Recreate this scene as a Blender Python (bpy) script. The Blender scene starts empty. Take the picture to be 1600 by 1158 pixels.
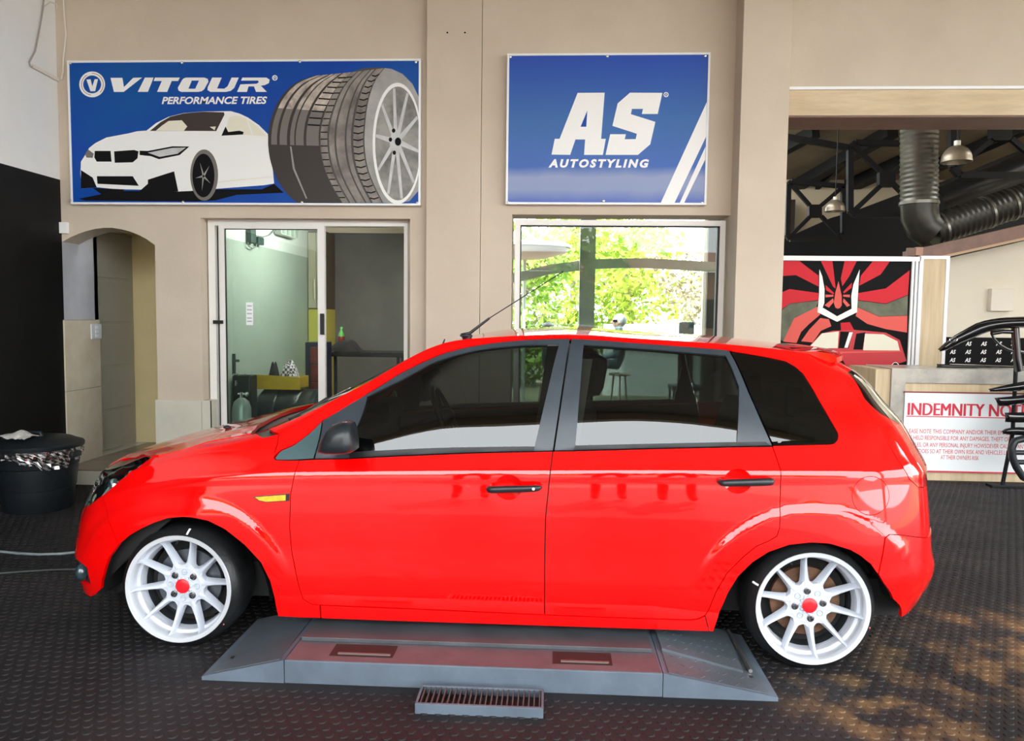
import bpy, bmesh, math, random
import numpy as np
from mathutils import Vector, Matrix

random.seed(7)
SC = bpy.context.scene
COL = SC.collection

# ------------------------------------------------------------------ camera
FPX = 1200.0
CAM_H, CAM_YAW, CAM_PITCH, CAM_ROLL = 1.349, 3.0, -4.0, 0.67
_y, _p, _r = (math.radians(a) for a in (CAM_YAW, CAM_PITCH, CAM_ROLL))
_fwd = np.array([-math.sin(_y) * math.cos(_p), math.cos(_y) * math.cos(_p), math.sin(_p)])
_rt = np.array([math.cos(_y), math.sin(_y), 0.0])
_up = np.cross(_rt, _fwd)
CR = _rt * math.cos(_r) + _up * math.sin(_r)
CU = -_rt * math.sin(_r) + _up * math.cos(_r)
CF = _fwd
CPOS = np.array([0.0, 0.0, CAM_H])
cam_data = bpy.data.cameras.new('camera')
cam_data.sensor_fit = 'HORIZONTAL'
cam_data.sensor_width = 36.0
cam_data.lens = 36.0 * FPX / 1600.0
cam_data.clip_start = 0.05
cam_data.clip_end = 200.0
cam = bpy.data.objects.new('camera', cam_data)
COL.objects.link(cam)
cam.matrix_world = Matrix(((CR[0], CU[0], -CF[0], 0), (CR[1], CU[1], -CF[1], 0),
                           (CR[2], CU[2], -CF[2], CAM_H), (0, 0, 0, 1)))
SC.camera = cam

# ------------------------------------------------------------------ view, sky, sun
SC.view_settings.view_transform = 'Standard'
SC.view_settings.look = 'None'
SC.view_settings.gamma = 1.0
SC.view_settings.use_curve_mapping = False
SC.view_settings.exposure = 0.1
world = bpy.data.worlds.new('sky')
SC.world = world
world.use_nodes = True
_bg = world.node_tree.nodes['Background']
_bg.inputs['Color'].default_value = (0.92, 0.97, 1.0, 1)
_bg.inputs['Strength'].default_value = 8.0
sun_d = bpy.data.lights.new('sun', 'SUN')
sun_d.energy = 14.0
sun_d.angle = math.radians(0.6)
sun_d.color = (1.0, 0.93, 0.8)
sun = bpy.data.objects.new('sun', sun_d)
COL.objects.link(sun)
sun.rotation_euler = (math.radians(28), math.radians(14), 0)

# ------------------------------------------------------------------ pixel helpers (photograph frame 1600 x 1158)
def ray(px, py):
    return CF + (px - 800.0) / FPX * CR + (579.0 - py) / FPX * CU
def at_y(px, py, y):
    d = ray(px, py); return CPOS + d * (y / d[1])
def at_z(px, py, z=0.0):
    d = ray(px, py); return CPOS + d * ((z - CAM_H) / d[2])
def at_x(px, py, x):
    d = ray(px, py); return CPOS + d * (x / d[0])
def project(P):
    d = np.asarray(P, float) - CPOS
    zz = d @ CF
    return np.stack([800 + FPX * (d @ CR) / zz, 579 - FPX * (d @ CU) / zz], -1)

# ------------------------------------------------------------------ materials
MATS = {}
def M(name, base, rough=0.5, metal=0.0, var=0.0, scale=8.0, bump=0.0, bscale=None, coat=0.0, spec=0.5,
      emit=None, estr=0.0, stretch=(1, 1, 1), trans=0.0, ior=1.45, second=None, coat_ior=1.5):
    """procedural principled material; var mixes towards a darker / second tone with noise"""
    if name in MATS:
        return MATS[name]
    m = bpy.data.materials.new(name)
    m.use_nodes = True
    nt = m.node_tree
    b = nt.nodes['Principled BSDF']
    b.inputs['Base Color'].default_value = (*base, 1)
    b.inputs['Roughness'].default_value = rough
    b.inputs['Metallic'].default_value = metal
    b.inputs['Coat Weight'].default_value = coat
    b.inputs['Coat Roughness'].default_value = 0.03
    b.inputs['Coat IOR'].default_value = coat_ior
    b.inputs['Specular IOR Level'].default_value = spec
    b.inputs['Transmission Weight'].default_value = trans
    b.inputs['IOR'].default_value = ior
    if emit:
        b.inputs['Emission Color'].default_value = (*emit, 1)
        b.inputs['Emission Strength'].default_value = estr
    if var > 0 or bump > 0:
        tc = nt.nodes.new('ShaderNodeTexCoord')
        mp = nt.nodes.new('ShaderNodeMapping')
        mp.inputs['Scale'].default_value = stretch
        nt.links.new(tc.outputs['Object'], mp.inputs['Vector'])
    if var > 0:
        n = nt.nodes.new('ShaderNodeTexNoise')
        n.inputs['Scale'].default_value = scale
        n.inputs['Detail'].default_value = 6
        n.inputs['Roughness'].default_value = 0.6
        nt.links.new(mp.outputs['Vector'], n.inputs['Vector'])
        cr = nt.nodes.new('ShaderNodeValToRGB')
        s2 = second if second else tuple(c * (1 - var) for c in base)
        cr.color_ramp.elements[0].position = 0.33
        cr.color_ramp.elements[0].color = (*s2, 1)
        cr.color_ramp.elements[1].position = 0.67
        cr.color_ramp.elements[1].color = (*base, 1)
        nt.links.new(n.outputs['Fac'], cr.inputs['Fac'])
        nt.links.new(cr.outputs['Color'], b.inputs['Base Color'])
    if bump > 0:
        n2 = nt.nodes.new('ShaderNodeTexNoise')
        n2.inputs['Scale'].default_value = bscale or scale * 3
        n2.inputs['Detail'].default_value = 4
        nt.links.new(mp.outputs['Vector'], n2.inputs['Vector'])
        bp = nt.nodes.new('ShaderNodeBump')
        bp.inputs['Strength'].default_value = bump
        bp.inputs['Distance'].default_value = 0.01
        nt.links.new(n2.outputs['Fac'], bp.inputs['Height'])
        nt.links.new(bp.outputs['Normal'], b.inputs['Normal'])
    MATS[name] = m
    return m

def glass_mat(name, tint, refl=1.0, rough=0.0, ior=1.5, base=0.0):
    """thin pane: tinted transparency with Fresnel mirror on top"""
    if name in MATS:
        return MATS[name]
    m = bpy.data.materials.new(name)
    m.use_nodes = True
    nt = m.node_tree
    for n in list(nt.nodes):
        nt.nodes.remove(n)
    out = nt.nodes.new('ShaderNodeOutputMaterial')
    tr = nt.nodes.new('ShaderNodeBsdfTransparent')
    tr.inputs['Color'].default_value = (*tint, 1)
    gl = nt.nodes.new('ShaderNodeBsdfGlossy')
    gl.inputs['Roughness'].default_value = rough
    fr = nt.nodes.new('ShaderNodeFresnel')
    fr.inputs['IOR'].default_value = ior
    mu = nt.nodes.new('ShaderNodeMath')
    mu.operation = 'MULTIPLY_ADD'
    mu.inputs[1].default_value = refl
    mu.inputs[2].default_value = base
    mix = nt.nodes.new('ShaderNodeMixShader')
    nt.links.new(fr.outputs['Fac'], mu.inputs[0])
    nt.links.new(mu.outputs[0], mix.inputs['Fac'])
    nt.links.new(tr.outputs[0], mix.inputs[1])
    nt.links.new(gl.outputs[0], mix.inputs[2])
    nt.links.new(mix.outputs[0], out.inputs['Surface'])
    MATS[name] = m
    return m

def wood_mat(name, c1, c2, scale=3.0, stretch=(1, 1, 12), rough=0.45):
    if name in MATS:
        return MATS[name]
    m = M(name, c1, rough, var=0.5, scale=scale, second=c2, stretch=stretch)
    return m

# ------------------------------------------------------------------ mesh helpers
class MB:
    """collects shapes and links them as ONE mesh object"""
    def __init__(self):
        self.bm = bmesh.new()
    def quad(self, pts):
        return self.bm.faces.new([self.bm.verts.new(Vector(p)) for p in pts])
    def poly(self, pts):
        return self.quad(pts)
    def box(self, x0, x1, y0, y1, z0, z1, bevel=0.0, mat=None):
        r = bmesh.ops.create_cube(self.bm, size=1.0)
        vs = r['verts']
        for v in vs:
            v.co = Vector((x0 + (v.co.x + .5) * (x1 - x0), y0 + (v.co.y + .5) * (y1 - y0), z0 + (v.co.z + .5) * (z1 - z0)))
        if mat is not None:
            for v in vs:
                v.co = mat @ v.co
        if bevel > 0:
            es = list({e for v in vs for e in v.link_edges})
            bmesh.ops.bevel(self.bm, geom=es, offset=bevel, segments=2, affect='EDGES', profile=0.6)
        return self
    def cyl(self, a, b, r0, r1=None, seg=16, caps=True):
        a, b = Vector(a), Vector(b)
        r1 = r0 if r1 is None else r1
        d = (b - a)
        q = d.to_track_quat('Z', 'Y').to_matrix()
        ra, rb = [], []
        for i in range(seg):
            t = 2 * math.pi * i / seg
            o = q @ Vector((math.cos(t), math.sin(t), 0))
            ra.append(self.bm.verts.new(a + o * r0)); rb.append(self.bm.verts.new(b + o * r1))
        for i in range(seg):
            j = (i + 1) % seg
            self.bm.faces.new((ra[i], ra[j], rb[j], rb[i]))
        if caps:
            self.bm.faces.new(ra[::-1]); self.bm.faces.new(rb)
        return self
    def tube(self, pts, r, seg=8, closed=False, radii=None):
        pts = [Vector(p) for p in pts]
        n = len(pts); rings = []
        up = Vector((0, 0, 1)); prev = None
        for i, p in enumerate(pts):
            if closed:
                d = pts[(i + 1) % n] - pts[i - 1]
            else:
                d = pts[min(i + 1, n - 1)] - pts[max(i - 1, 0)]
            d.normalize()
            if prev is None:
                x = d.cross(up)
                if x.length < 1e-4: x = d.cross(Vector((1, 0, 0)))
            else:
                x = prev - d * prev.dot(d)
            x.normalize(); prev = x; yv = d.cross(x)
            rr = radii[i] if radii else r
            rings.append([self.bm.verts.new(p + (x * math.cos(2 * math.pi * k / seg) + yv * math.sin(2 * math.pi * k / seg)) * rr) for k in range(seg)])
        m = n if closed else n - 1
        for i in range(m):
            A, B = rings[i], rings[(i + 1) % n]
            for k in range(seg):
                l = (k + 1) % seg
                self.bm.faces.new((A[k], A[l], B[l], B[k]))
        if not closed:
            self.bm.faces.new(rings[0][::-1]); self.bm.faces.new(rings[-1])
        return self
    def lathe(self, prof, seg=48, origin=(0, 0, 0), mtx=None, closed=False):
        """prof: list of (radius, height) about local Z; mtx places it"""
        o = Vector(origin); rings = []
        for (r, h) in prof:
            ring = []
            for i in range(seg):
                t = 2 * math.pi * i / seg
                p = Vector((r * math.cos(t), r * math.sin(t), h))
                p = (mtx @ p) if mtx is not None else p + o
                ring.append(self.bm.verts.new(p))
            rings.append(ring)
        k = len(rings)
        for a in range(k if closed else k - 1):
            A, B = rings[a], rings[(a + 1) % k]
            for i in range(seg):
                j = (i + 1) % seg
                self.bm.faces.new((A[i], A[j], B[j], B[i]))
        return self
    def prism(self, pts, vec, mtx=None):
        """extrude a planar polygon (3D points) along vec"""
        vec = Vector(vec)
        a = [self.bm.verts.new(Vector(p)) for p in pts]
        b = [self.bm.verts.new(Vector(p) + vec) for p in pts]
        n = len(pts)
        self.bm.faces.new(a[::-1]); self.bm.faces.new(b)
        for i in range(n):
            j = (i + 1) % n
            self.bm.faces.new((a[i], a[j], b[j], b[i]))
        return self
    def sphere(self, c, r, su=16, sv=10, scale=(1, 1, 1)):
        r_ = bmesh.ops.create_uvsphere(self.bm, u_segments=su, v_segments=sv, radius=r)
        for v in r_['verts']:
            v.co = Vector((v.co.x * scale[0], v.co.y * scale[1], v.co.z * scale[2])) + Vector(c)
        return self
    def grid(self, rows):
        """rows: list of lists of 3D points"""
        V = [[self.bm.verts.new(Vector(p)) for p in r] for r in rows]
        for i in range(len(V) - 1):
            for j in range(len(V[0]) - 1):
                self.bm.faces.new((V[i][j], V[i][j + 1], V[i + 1][j + 1], V[i + 1][j]))
        return self
    def transform(self, mtx):
        bmesh.ops.transform(self.bm, matrix=mtx, verts=self.bm.verts[:])
        return self
    def mesh(self, name, smooth=None, flip=True):
        bmesh.ops.recalc_face_normals(self.bm, faces=self.bm.faces[:]) if flip else None
        me = bpy.data.meshes.new(name)
        self.bm.to_mesh(me); self.bm.free()
        if smooth is not None:
            me.shade_smooth()
            try:
                me.set_sharp_from_angle(angle=math.radians(smooth))
            except Exception:
                pass
        return me
    def build(self, name, mat, parent=None, smooth=None, flip=True):
        return link(name, self.mesh(name, smooth, flip), mat, parent)

def link(name, me, mat=None, parent=None):
    o = bpy.data.objects.new(name, me)
    COL.objects.link(o)
    if mat is not None and me is not None and len(me.materials) == 0:
        me.materials.append(mat)
    if parent is not None:
        o.parent = parent
        o.matrix_parent_inverse = parent.matrix_basis.inverted() if parent.parent is None else Matrix()
    return o

def tag(o, label, cat, group=None):
    o['label'] = label; o['category'] = cat
    if group: o['group'] = group
    return o
def thing(name, label, cat, loc=(0, 0, 0), group=None):
    o = bpy.data.objects.new(name, None)
    COL.objects.link(o); o.location = loc; o.empty_display_size = 0.1
    return tag(o, label, cat, group)
def struct(o):
    o['kind'] = 'structure'; return o
def shape(name, pts2, place, mat, parent=None, depth=0.002):
    """flat printed shape: polygon(s) in 2D, place(x, y, d) -> 3D (d = height above the print)"""
    polys = pts2 if isinstance(pts2[0][0], (list, tuple)) else [pts2]
    mb = MB()
    for pl in polys:
        a = [mb.bm.verts.new(Vector(place(x, y, depth))) for x, y in pl]
        f = mb.bm.faces.new(a); f.normal_update()
        bmesh.ops.triangulate(mb.bm, faces=[f])
    return mb.build(name, mat, parent)
def text_mesh(name, body, size, mtx, mat, parent=None, shear=0.0, bold=0.0, sx=1.0, align='LEFT', spacing=1.0, extrude=0.0, width=None):
    cu = bpy.data.curves.new(name, 'FONT')
    cu.body = body; cu.size = size; cu.shear = shear; cu.offset = bold
    cu.align_x = align; cu.space_character = spacing; cu.extrude = extrude
    cu.resolution_u = 3
    t = bpy.data.objects.new(name, cu)
    me = bpy.data.meshes.new_from_object(t)
    me.name = name
    bpy.data.objects.remove(t); bpy.data.curves.remove(cu)
    if width:
        xs = [v.co.x for v in me.vertices]
        sx = width / max(1e-6, max(xs) - min(xs))
    me.shade_flat()
    me.transform(Matrix.Diagonal((sx, 1, 1, 1)))
    me.transform(mtx)
    return link(name, me, mat, parent)
# ================================================================== SETTING
WALL = M('wall_plaster', (0.62, 0.53, 0.42), 0.85, var=0.10, scale=1.6, bump=0.10, bscale=60, second=(0.56, 0.47, 0.37))
WHITEP = M('white_plaster', (0.80, 0.79, 0.77), 0.8, var=0.06, scale=2, bump=0.1, bscale=50)
BLACKP = M('black_paint', (0.006, 0.006, 0.006), 0.6, var=0.5, scale=5, spec=0.3)
RUBBER = None
def floor_mat():
    m = bpy.data.materials.new('rubber_floor'); m.use_nodes = True
    nt = m.node_tree; b = nt.nodes['Principled BSDF']
    geo = nt.nodes.new('ShaderNodeNewGeometry')
    def noise(sc, det=5):
        n = nt.nodes.new('ShaderNodeTexNoise'); n.inputs['Scale'].default_value = sc; n.inputs['Detail'].default_value = det
        nt.links.new(geo.outputs['Position'], n.inputs['Vector']); return n
    n1 = noise(1.4); cr = nt.nodes.new('ShaderNodeValToRGB')
    cr.color_ramp.elements[0].position = .35; cr.color_ramp.elements[0].color = (.011, .0105, .012, 1)
    cr.color_ramp.elements[1].position = .7; cr.color_ramp.elements[1].color = (.030, .026, .027, 1)
    nt.links.new(n1.outputs['Fac'], cr.inputs['Fac'])
    # sandy brown blotches, broken up by noise, round a few spots
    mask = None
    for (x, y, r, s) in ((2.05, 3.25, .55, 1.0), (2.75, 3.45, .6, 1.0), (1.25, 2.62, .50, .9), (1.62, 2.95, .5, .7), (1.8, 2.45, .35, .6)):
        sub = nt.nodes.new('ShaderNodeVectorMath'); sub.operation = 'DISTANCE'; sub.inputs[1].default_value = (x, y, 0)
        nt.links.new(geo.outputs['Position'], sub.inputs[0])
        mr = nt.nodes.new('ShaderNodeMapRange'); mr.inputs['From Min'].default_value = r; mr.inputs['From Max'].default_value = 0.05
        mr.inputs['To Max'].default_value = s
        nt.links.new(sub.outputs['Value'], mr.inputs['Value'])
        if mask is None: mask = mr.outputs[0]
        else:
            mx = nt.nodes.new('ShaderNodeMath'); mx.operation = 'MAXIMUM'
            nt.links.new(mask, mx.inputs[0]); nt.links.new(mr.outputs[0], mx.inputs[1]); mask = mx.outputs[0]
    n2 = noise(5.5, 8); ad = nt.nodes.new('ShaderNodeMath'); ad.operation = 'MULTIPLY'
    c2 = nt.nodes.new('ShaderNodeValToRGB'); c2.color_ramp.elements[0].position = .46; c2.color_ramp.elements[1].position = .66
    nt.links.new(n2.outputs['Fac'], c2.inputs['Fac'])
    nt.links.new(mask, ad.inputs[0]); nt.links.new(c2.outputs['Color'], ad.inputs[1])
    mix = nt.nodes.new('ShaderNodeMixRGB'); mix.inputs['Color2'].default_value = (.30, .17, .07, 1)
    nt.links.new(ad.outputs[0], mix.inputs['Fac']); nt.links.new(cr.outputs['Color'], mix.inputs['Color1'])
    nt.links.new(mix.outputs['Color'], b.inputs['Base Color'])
    n3 = noise(9); r3 = nt.nodes.new('ShaderNodeMapRange'); r3.inputs['To Min'].default_value = .45; r3.inputs['To Max'].default_value = .75
    nt.links.new(n3.outputs['Fac'], r3.inputs['Value']); nt.links.new(r3.outputs[0], b.inputs['Roughness'])
    b.inputs['Specular IOR Level'].default_value = .28
    MATS['rubber_floor'] = m
    return m
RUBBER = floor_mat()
XL = -3.84            # left wall plane
YW = 5.86             # back wall plane
ZC = 4.7              # ceiling height

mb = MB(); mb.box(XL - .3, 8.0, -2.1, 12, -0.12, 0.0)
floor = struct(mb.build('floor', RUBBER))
# coin studs of the rubber mat: real geometry, thousands of them
def studs():
    pitch = 0.047; r0, r1, h = 0.0165, 0.0135, 0.0032
    vs, fs = [], []
    seg = 10
    cs = [(math.cos(2 * math.pi * k / seg), math.sin(2 * math.pi * k / seg)) for k in range(seg)]
    j = 0; y = 2.02
    while y < 6.6:
        x = -3.8 + (pitch / 2 if j % 2 else 0)
        while x < 5.2:
            if not (y > 5.7 and x < 1.7) and abs(x) < 0.85 * y + .4 and not (-1.27 < x < .82 and (2.66 < y < 3.24 or 4.28 < y < 4.86)):
                n = len(vs)
                for (c, s) in cs: vs.append((x + r0 * c, y + r0 * s, 0.0))
                for (c, s) in cs: vs.append((x + r1 * c, y + r1 * s, h))
                for k in range(seg):
                    l = (k + 1) % seg
                    fs.append((n + k, n + l, n + seg + l, n + seg + k))
                fs.append(tuple(range(n + seg, n + 2 * seg)))
            x += pitch
        y += pitch * 0.866; j += 1
    me = bpy.data.meshes.new('coin_studs'); me.from_pydata(vs, [], fs); me.update()
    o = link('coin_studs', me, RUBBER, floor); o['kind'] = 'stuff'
studs()

# ---- left wall: black below, white above
mb = MB(); mb.box(XL - .2, XL, -1.9, YW, 0, 2.37); struct(mb.build('wall_left', BLACKP))
mb = MB(); mb.box(XL - .2, XL, -1.9, YW, 2.37, ZC); struct(mb.build('wall_left_upper', WHITEP))

# ---- back wall with arch, sliding door opening and window opening
AX0, AX1 = XL, -3.095          # arch jambs
DX0, DX1, DZ1 = -2.73, -1.096, 2.083
WX0, WX1, WZ0, WZ1 = -0.318, 1.30, 0.61, 2.115
TH = 0.22
mb = MB()
arch = [(AX0, 1.892), (-3.77, 1.928), (-3.70, 1.957), (-3.64, 1.977), (-3.57, 1.994), (-3.50, 2.003), (-3.43, 2.003), (-3.358, 1.992), (-3.29, 1.975), (-3.231, 1.953), (-3.16, 1.918), (AX1, 1.872)]
pts = [(x, YW, z) for x, z in arch] + [(AX1, YW, ZC), (AX0, YW, ZC)]
mb.prism(pts, (0, TH, 0))
mb.box(AX1, DX0, YW, YW + TH, 0, ZC)
mb.box(DX0, DX1, YW, YW + TH, DZ1, ZC)
mb.box(DX1, -0.92, YW, YW + TH, 0, ZC)
struct(mb.build('wall_back', WALL))
mb = MB(); mb.box(-0.965, -0.556, YW - .06, YW + TH, 0, ZC, bevel=.004)
struct(mb.build('wall_back_pilaster', WALL))
mb = MB()
mb.box(-0.552, WX0, YW - .045, YW + TH, 0, ZC)
mb.box(WX0, WX1, YW - .045, YW + TH, WZ1, ZC)
mb.box(WX0, WX1, YW - .045, YW + TH, 0, WZ0)
struct(mb.build('wall_back_window_bay', WALL))
mb = MB(); mb.box(1.298, 1.632, 5.60, YW + .30, 0, ZC, bevel=.004)
struct(mb.build('wall_back_pillar', WALL))
# ---- right bay: wall above the wide opening, wood-clad beam
mb = MB(); mb.box(1.632, 7.8, 5.72, 6.0, 3.005, ZC); struct(mb.build('wall_right_bay', WALL))
PALEWOOD = wood_mat('pale_wood', (0.66, 0.52, 0.34), (0.52, 0.39, 0.24), scale=2.2, stretch=(1.2, 1, 9))
WOODSIDE = wood_mat('pale_wood_upright', (0.66, 0.52, 0.34), (0.50, 0.38, 0.23), scale=2.2, stretch=(9, 9, .7))
BROWN = M('brown_soffit', (0.20, 0.11, 0.08), 0.5, var=.3, scale=6)
mb = MB(); mb.box(1.632, 8, 5.70, 6.07, 2.808, 2.985); beam = struct(mb.build('trim_1', PALEWOOD))
mb = MB(); mb.box(1.632, 8, 5.705, 6.07, 2.795, 2.808); mb.build('soffit_board', BROWN, beam)
mb = MB(); mb.box(1.632, 8, 5.685, 5.72, 2.985, 3.005); mb.build('white_bead', M('white_bead', (.85, .85, .85), .4), beam)
# ---- workshop roof over the car and the open front behind the camera
CEIL = M('ceiling_board', (0.30, 0.29, 0.27), 0.8, var=.15, scale=1.5)
mb = MB(); mb.box(XL - .2, 7.8, -1.9, 6.0, ZC, ZC + .1); struct(mb.build('ceiling', CEIL))
mb = MB(); mb.box(XL - .2, 7.8, -1.9, -1.7, 4.25, ZC)
mb.box(XL - .2, XL + .25, -1.9, -1.7, 0, 4.25)
mb.box(7.3, 7.8, -1.9, -1.7, 0, 4.25)
struct(mb.build('wall_front', WALL))
# the right-hand side of the workshop stands open to daylight below a lintel
mb = MB(); mb.box(7.6, 7.8, -1.7, 5.7, 4.1, ZC); mb.box(7.6, 7.8, 3.6, 5.7, 0, 4.1); struct(mb.build('wall_right', WALL))
# ---- arched passage with the panelled door
GREYP = M('grey_plaster', (0.42, 0.42, 0.44), 0.7, var=.15, scale=4)
TILE = M('cream_tile', (0.62, 0.55, 0.43), 0.25, var=.12, scale=5, second=(.52, .45, .33))
CREAM = M('cream_frame', (0.72, 0.60, 0.33), 0.45, var=.08, scale=4)
DOORM = M('grey_door', (0.46, 0.44, 0.36), 0.45, var=.08, scale=3)
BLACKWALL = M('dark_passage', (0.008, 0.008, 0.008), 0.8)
ZS = 0.117
mb = MB(); mb.box(XL - .12, XL, YW, 6.32, 1.285, 2.3); struct(mb.build('wall_passage_left', GREYP))
mb = MB(); mb.box(XL - .1, XL + .008, YW - .012, 6.31, ZS, 1.285)
dado = struct(mb.build('trim_2', M('tile_core', (.3, .27, .22), .8)))
z = ZS
for k, hh in enumerate((0.60, 0.565)):
    mb = MB(); mb.box(XL - .1, XL + .012, YW - .016, 6.315, z + .0025, z + hh - .0025, bevel=.002); mb.build('tile', TILE, dado); z += hh
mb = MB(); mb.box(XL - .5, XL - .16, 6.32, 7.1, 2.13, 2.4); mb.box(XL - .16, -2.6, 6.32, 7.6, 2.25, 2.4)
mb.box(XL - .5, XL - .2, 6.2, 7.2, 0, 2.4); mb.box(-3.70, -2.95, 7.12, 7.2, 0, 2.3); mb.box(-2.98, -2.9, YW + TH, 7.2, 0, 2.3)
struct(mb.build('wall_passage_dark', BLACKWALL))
# the door itself is set in the left side of the passage
door = MB(); door.box(XL - .15, XL - .11, 6.30, 7.08, ZS + .012, 2.06)
door = struct(door.build('door_1', DOORM))
door['label'] = 'pale grey panelled door standing in the arched passage'
zz = [ZS + .05, .47, .86, 1.25, 1.64, 1.98]
for a in range(5):
    mb = MB(); mb.box(XL - .112, XL - .102, 6.40, 6.98, zz[a] + .012, zz[a + 1] - .012, bevel=.004); mb.build('panel', DOORM, door)
mb = MB(); mb.box(XL - .16, XL + .0, 6.27, 6.32, ZS, 2.12); mb.box(XL - .16, XL + .0, 6.32, 7.08, 2.06, 2.12)
mb.box(XL - .16, -3.70, 7.06, 7.12, ZS, 2.12, bevel=.004)
mb.build('door_frame', CREAM, door)
mb = MB(); mb.box(-3.70, -3.68, 7.05, 7.12, ZS, 1.27); mb.build('tile_edge', TILE, door)
# step
STEPTOP = M('brown_floor_tile', (0.30, 0.24, 0.17), 0.28, var=.3, scale=6)
STEPF = M('cream_step', (0.70, 0.66, 0.54), 0.5, var=.08, scale=5)
mb = MB(); mb.box(XL, -2.45, 5.745, 7.3, 0, ZS - .006); mb.box(XL - .5, XL, 6.25, 7.3, 0, ZS - .004); step = struct(mb.build('floor_step', STEPF))
xx = XL
while xx < -2.5:
    for yy in (5.742, 6.142, 6.542, 6.942):
        mb = MB(); mb.box(xx + .002, min(xx + .398, -2.45), yy + .002, min(yy + .398, 7.3), ZS - .008, ZS, bevel=.0015); mb.build('tile', STEPTOP, step)
    xx += .4
# tiled plinth between arch and sliding door
mb = MB(); mb.box(-3.10, -2.665, YW - .02, YW, ZS, .665); pl = struct(mb.build('trim_3', M('tile_core', (.3, .27, .22), .8)))
TILE2 = M('pale_green_tile', (0.66, 0.63, 0.52), 0.22, var=.1, scale=4)
mb = MB(); mb.box(-3.105, -2.735, YW - .028, YW - .004, ZS + .002, .668, bevel=.002); mb.build('tile', TILE2, pl)
mb = MB(); mb.box(-2.731, -2.665, YW - .028, YW + .11, ZS + .002, .668, bevel=.002); mb.build('tile', TILE2, pl)
mb = MB(); mb.box(-3.105, -3.093, YW - .02, YW + .2, ZS, .668, bevel=.002); mb.build('tile', TILE2, pl)
# ================================================================== CAR BODY SURFACE
# one smooth patch S(t, v) per side: t runs from the middle of the nose round the side to the middle of the tail,
# v from the lower edge up to the middle of the roof.  Knots are (u along the car, w from the centre line, z).
YC = 3.76                        # centre line of the car
def side(st, w, z): return [(u, ww, zz) for u, ww, zz in zip(st, w, z)]
KN = [None] * 9
US = [-1.47, -1.25, -1.10, -.75, -.40, -.20, 0.0, .40, .75, 1.05]     # side stations 5..14
KN[0] = [(-2.16, 0, .165), (-2.125, .35, .165), (-2.028, .60, .165), (-1.90, .736, .165), (-1.70, .79, .155)] + \
    side(US, [.80, .805, .81, .815, .815, .815, .815, .815, .815, .81], [.14, .138, .138, .138, .138, .138, .138, .138, .138, .14]) + \
    [(1.27, .795, .17), (1.40, .72, .19), (1.51, .58, .19), (1.56, .3, .19), (1.575, 0, .19)]
KN[1] = [(-2.175, 0, .24), (-2.14, .35, .24), (-2.04, .61, .24), (-1.92, .748, .235), (-1.72, .81, .22)] + \
    side(US, [.825, .83, .83, .83, .83, .83, .83, .83, .83, .83], [.205, .2, .2, .197, .195, .194, .193, .192, .192, .205]) + \
    [(1.28, .818, .25), (1.435, .735, .27), (1.545, .595, .27), (1.585, .3, .27), (1.60, 0, .27)]
KN[2] = [(-2.165, 0, .42), (-2.13, .35, .42), (-2.028, .61, .42), (-1.912, .748, .43), (-1.73, .822, .44)] + \
    side(US, [.84] * 10, [.45] * 10) + \
    [(1.285, .828, .45), (1.455, .745, .45), (1.55, .60, .45), (1.60, .3, .45), (1.615, 0, .45)]
KN[3] = [(-2.15, 0, .53), (-2.11, .35, .53), (-1.998, .60, .53), (-1.882, .732, .57), (-1.72, .805, .63)] + \
    side(US, [.828, .832, .833, .834, .834, .834, .834, .834, .832, .824], [.69, .712, .72, .735, .745, .75, .755, .765, .77, .775]) + \
    [(1.28, .79, .775), (1.44, .715, .775), (1.525, .58, .775), (1.58, .3, .775), (1.595, 0, .775)]
KN[4] = [(-2.135, 0, .57), (-2.092, .35, .572), (-1.978, .585, .575), (-1.862, .712, .615), (-1.71, .775, .68)] + \
    side(US, [.797, .802, .804, .80, .797, .795, .793, .788, .782, .77], [.75, .77, .778, .797, .815, .824, .832, .85, .865, .878]) + \
    [(1.265, .735, .885), (1.39, .665, .885), (1.47, .545, .885), (1.52, .28, .885), (1.535, 0, .885)]
KN[5] = [(-2.125, 0, .59), (-2.08, .35, .60), (-1.96, .57, .605), (-1.848, .692, .645), (-1.70, .745, .71)] + \
    side([-1.47, -1.25, -1.10, -.76, -.42, -.21, 0, .40, .75, 1.02], [.765, .765, .765, .748, .724, .716, .712, .710, .702, .685], [.778, .812, .83, .905, 1.0, 1.025, 1.04, 1.05, 1.045, 1.03]) + \
    [(1.19, .64, 1.02), (1.31, .575, 1.02), (1.385, .47, 1.02), (1.43, .24, 1.02), (1.44, 0, 1.02)]
KN[6] = [(-2.118, 0, .60), (-2.07, .35, .615), (-1.948, .555, .635), (-1.832, .668, .675), (-1.69, .715, .735)] + \
    side([-1.47, -1.25, -1.11, -.78, -.43, -.22, 0, .40, .75, .99], [.735, .732, .725, .68, .635, .622, .617, .613, .605, .59], [.795, .838, .868, .99, 1.15, 1.19, 1.205, 1.20, 1.185, 1.165]) + \
    [(1.13, .56, 1.145), (1.23, .50, 1.14), (1.285, .41, 1.14), (1.32, .20, 1.14), (1.33, 0, 1.14)]
KN[7] = [(-2.11, 0, .61), (-2.055, .35, .63), (-1.932, .54, .66), (-1.815, .638, .70), (-1.68, .69, .752)] + \
    side([-1.47, -1.24, -1.12, -.803, -.45, -.23, 0, .40, .75, .98], [.705, .69, .68, .62, .552, .543, .54, .535, .53, .515], [.804, .852, .892, 1.05, 1.237, 1.264, 1.275, 1.262, 1.243, 1.222]) + \
    [(1.09, .485, 1.209), (1.15, .43, 1.205), (1.185, .34, 1.205), (1.205, .18, 1.207), (1.21, 0, 1.208)]
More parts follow.
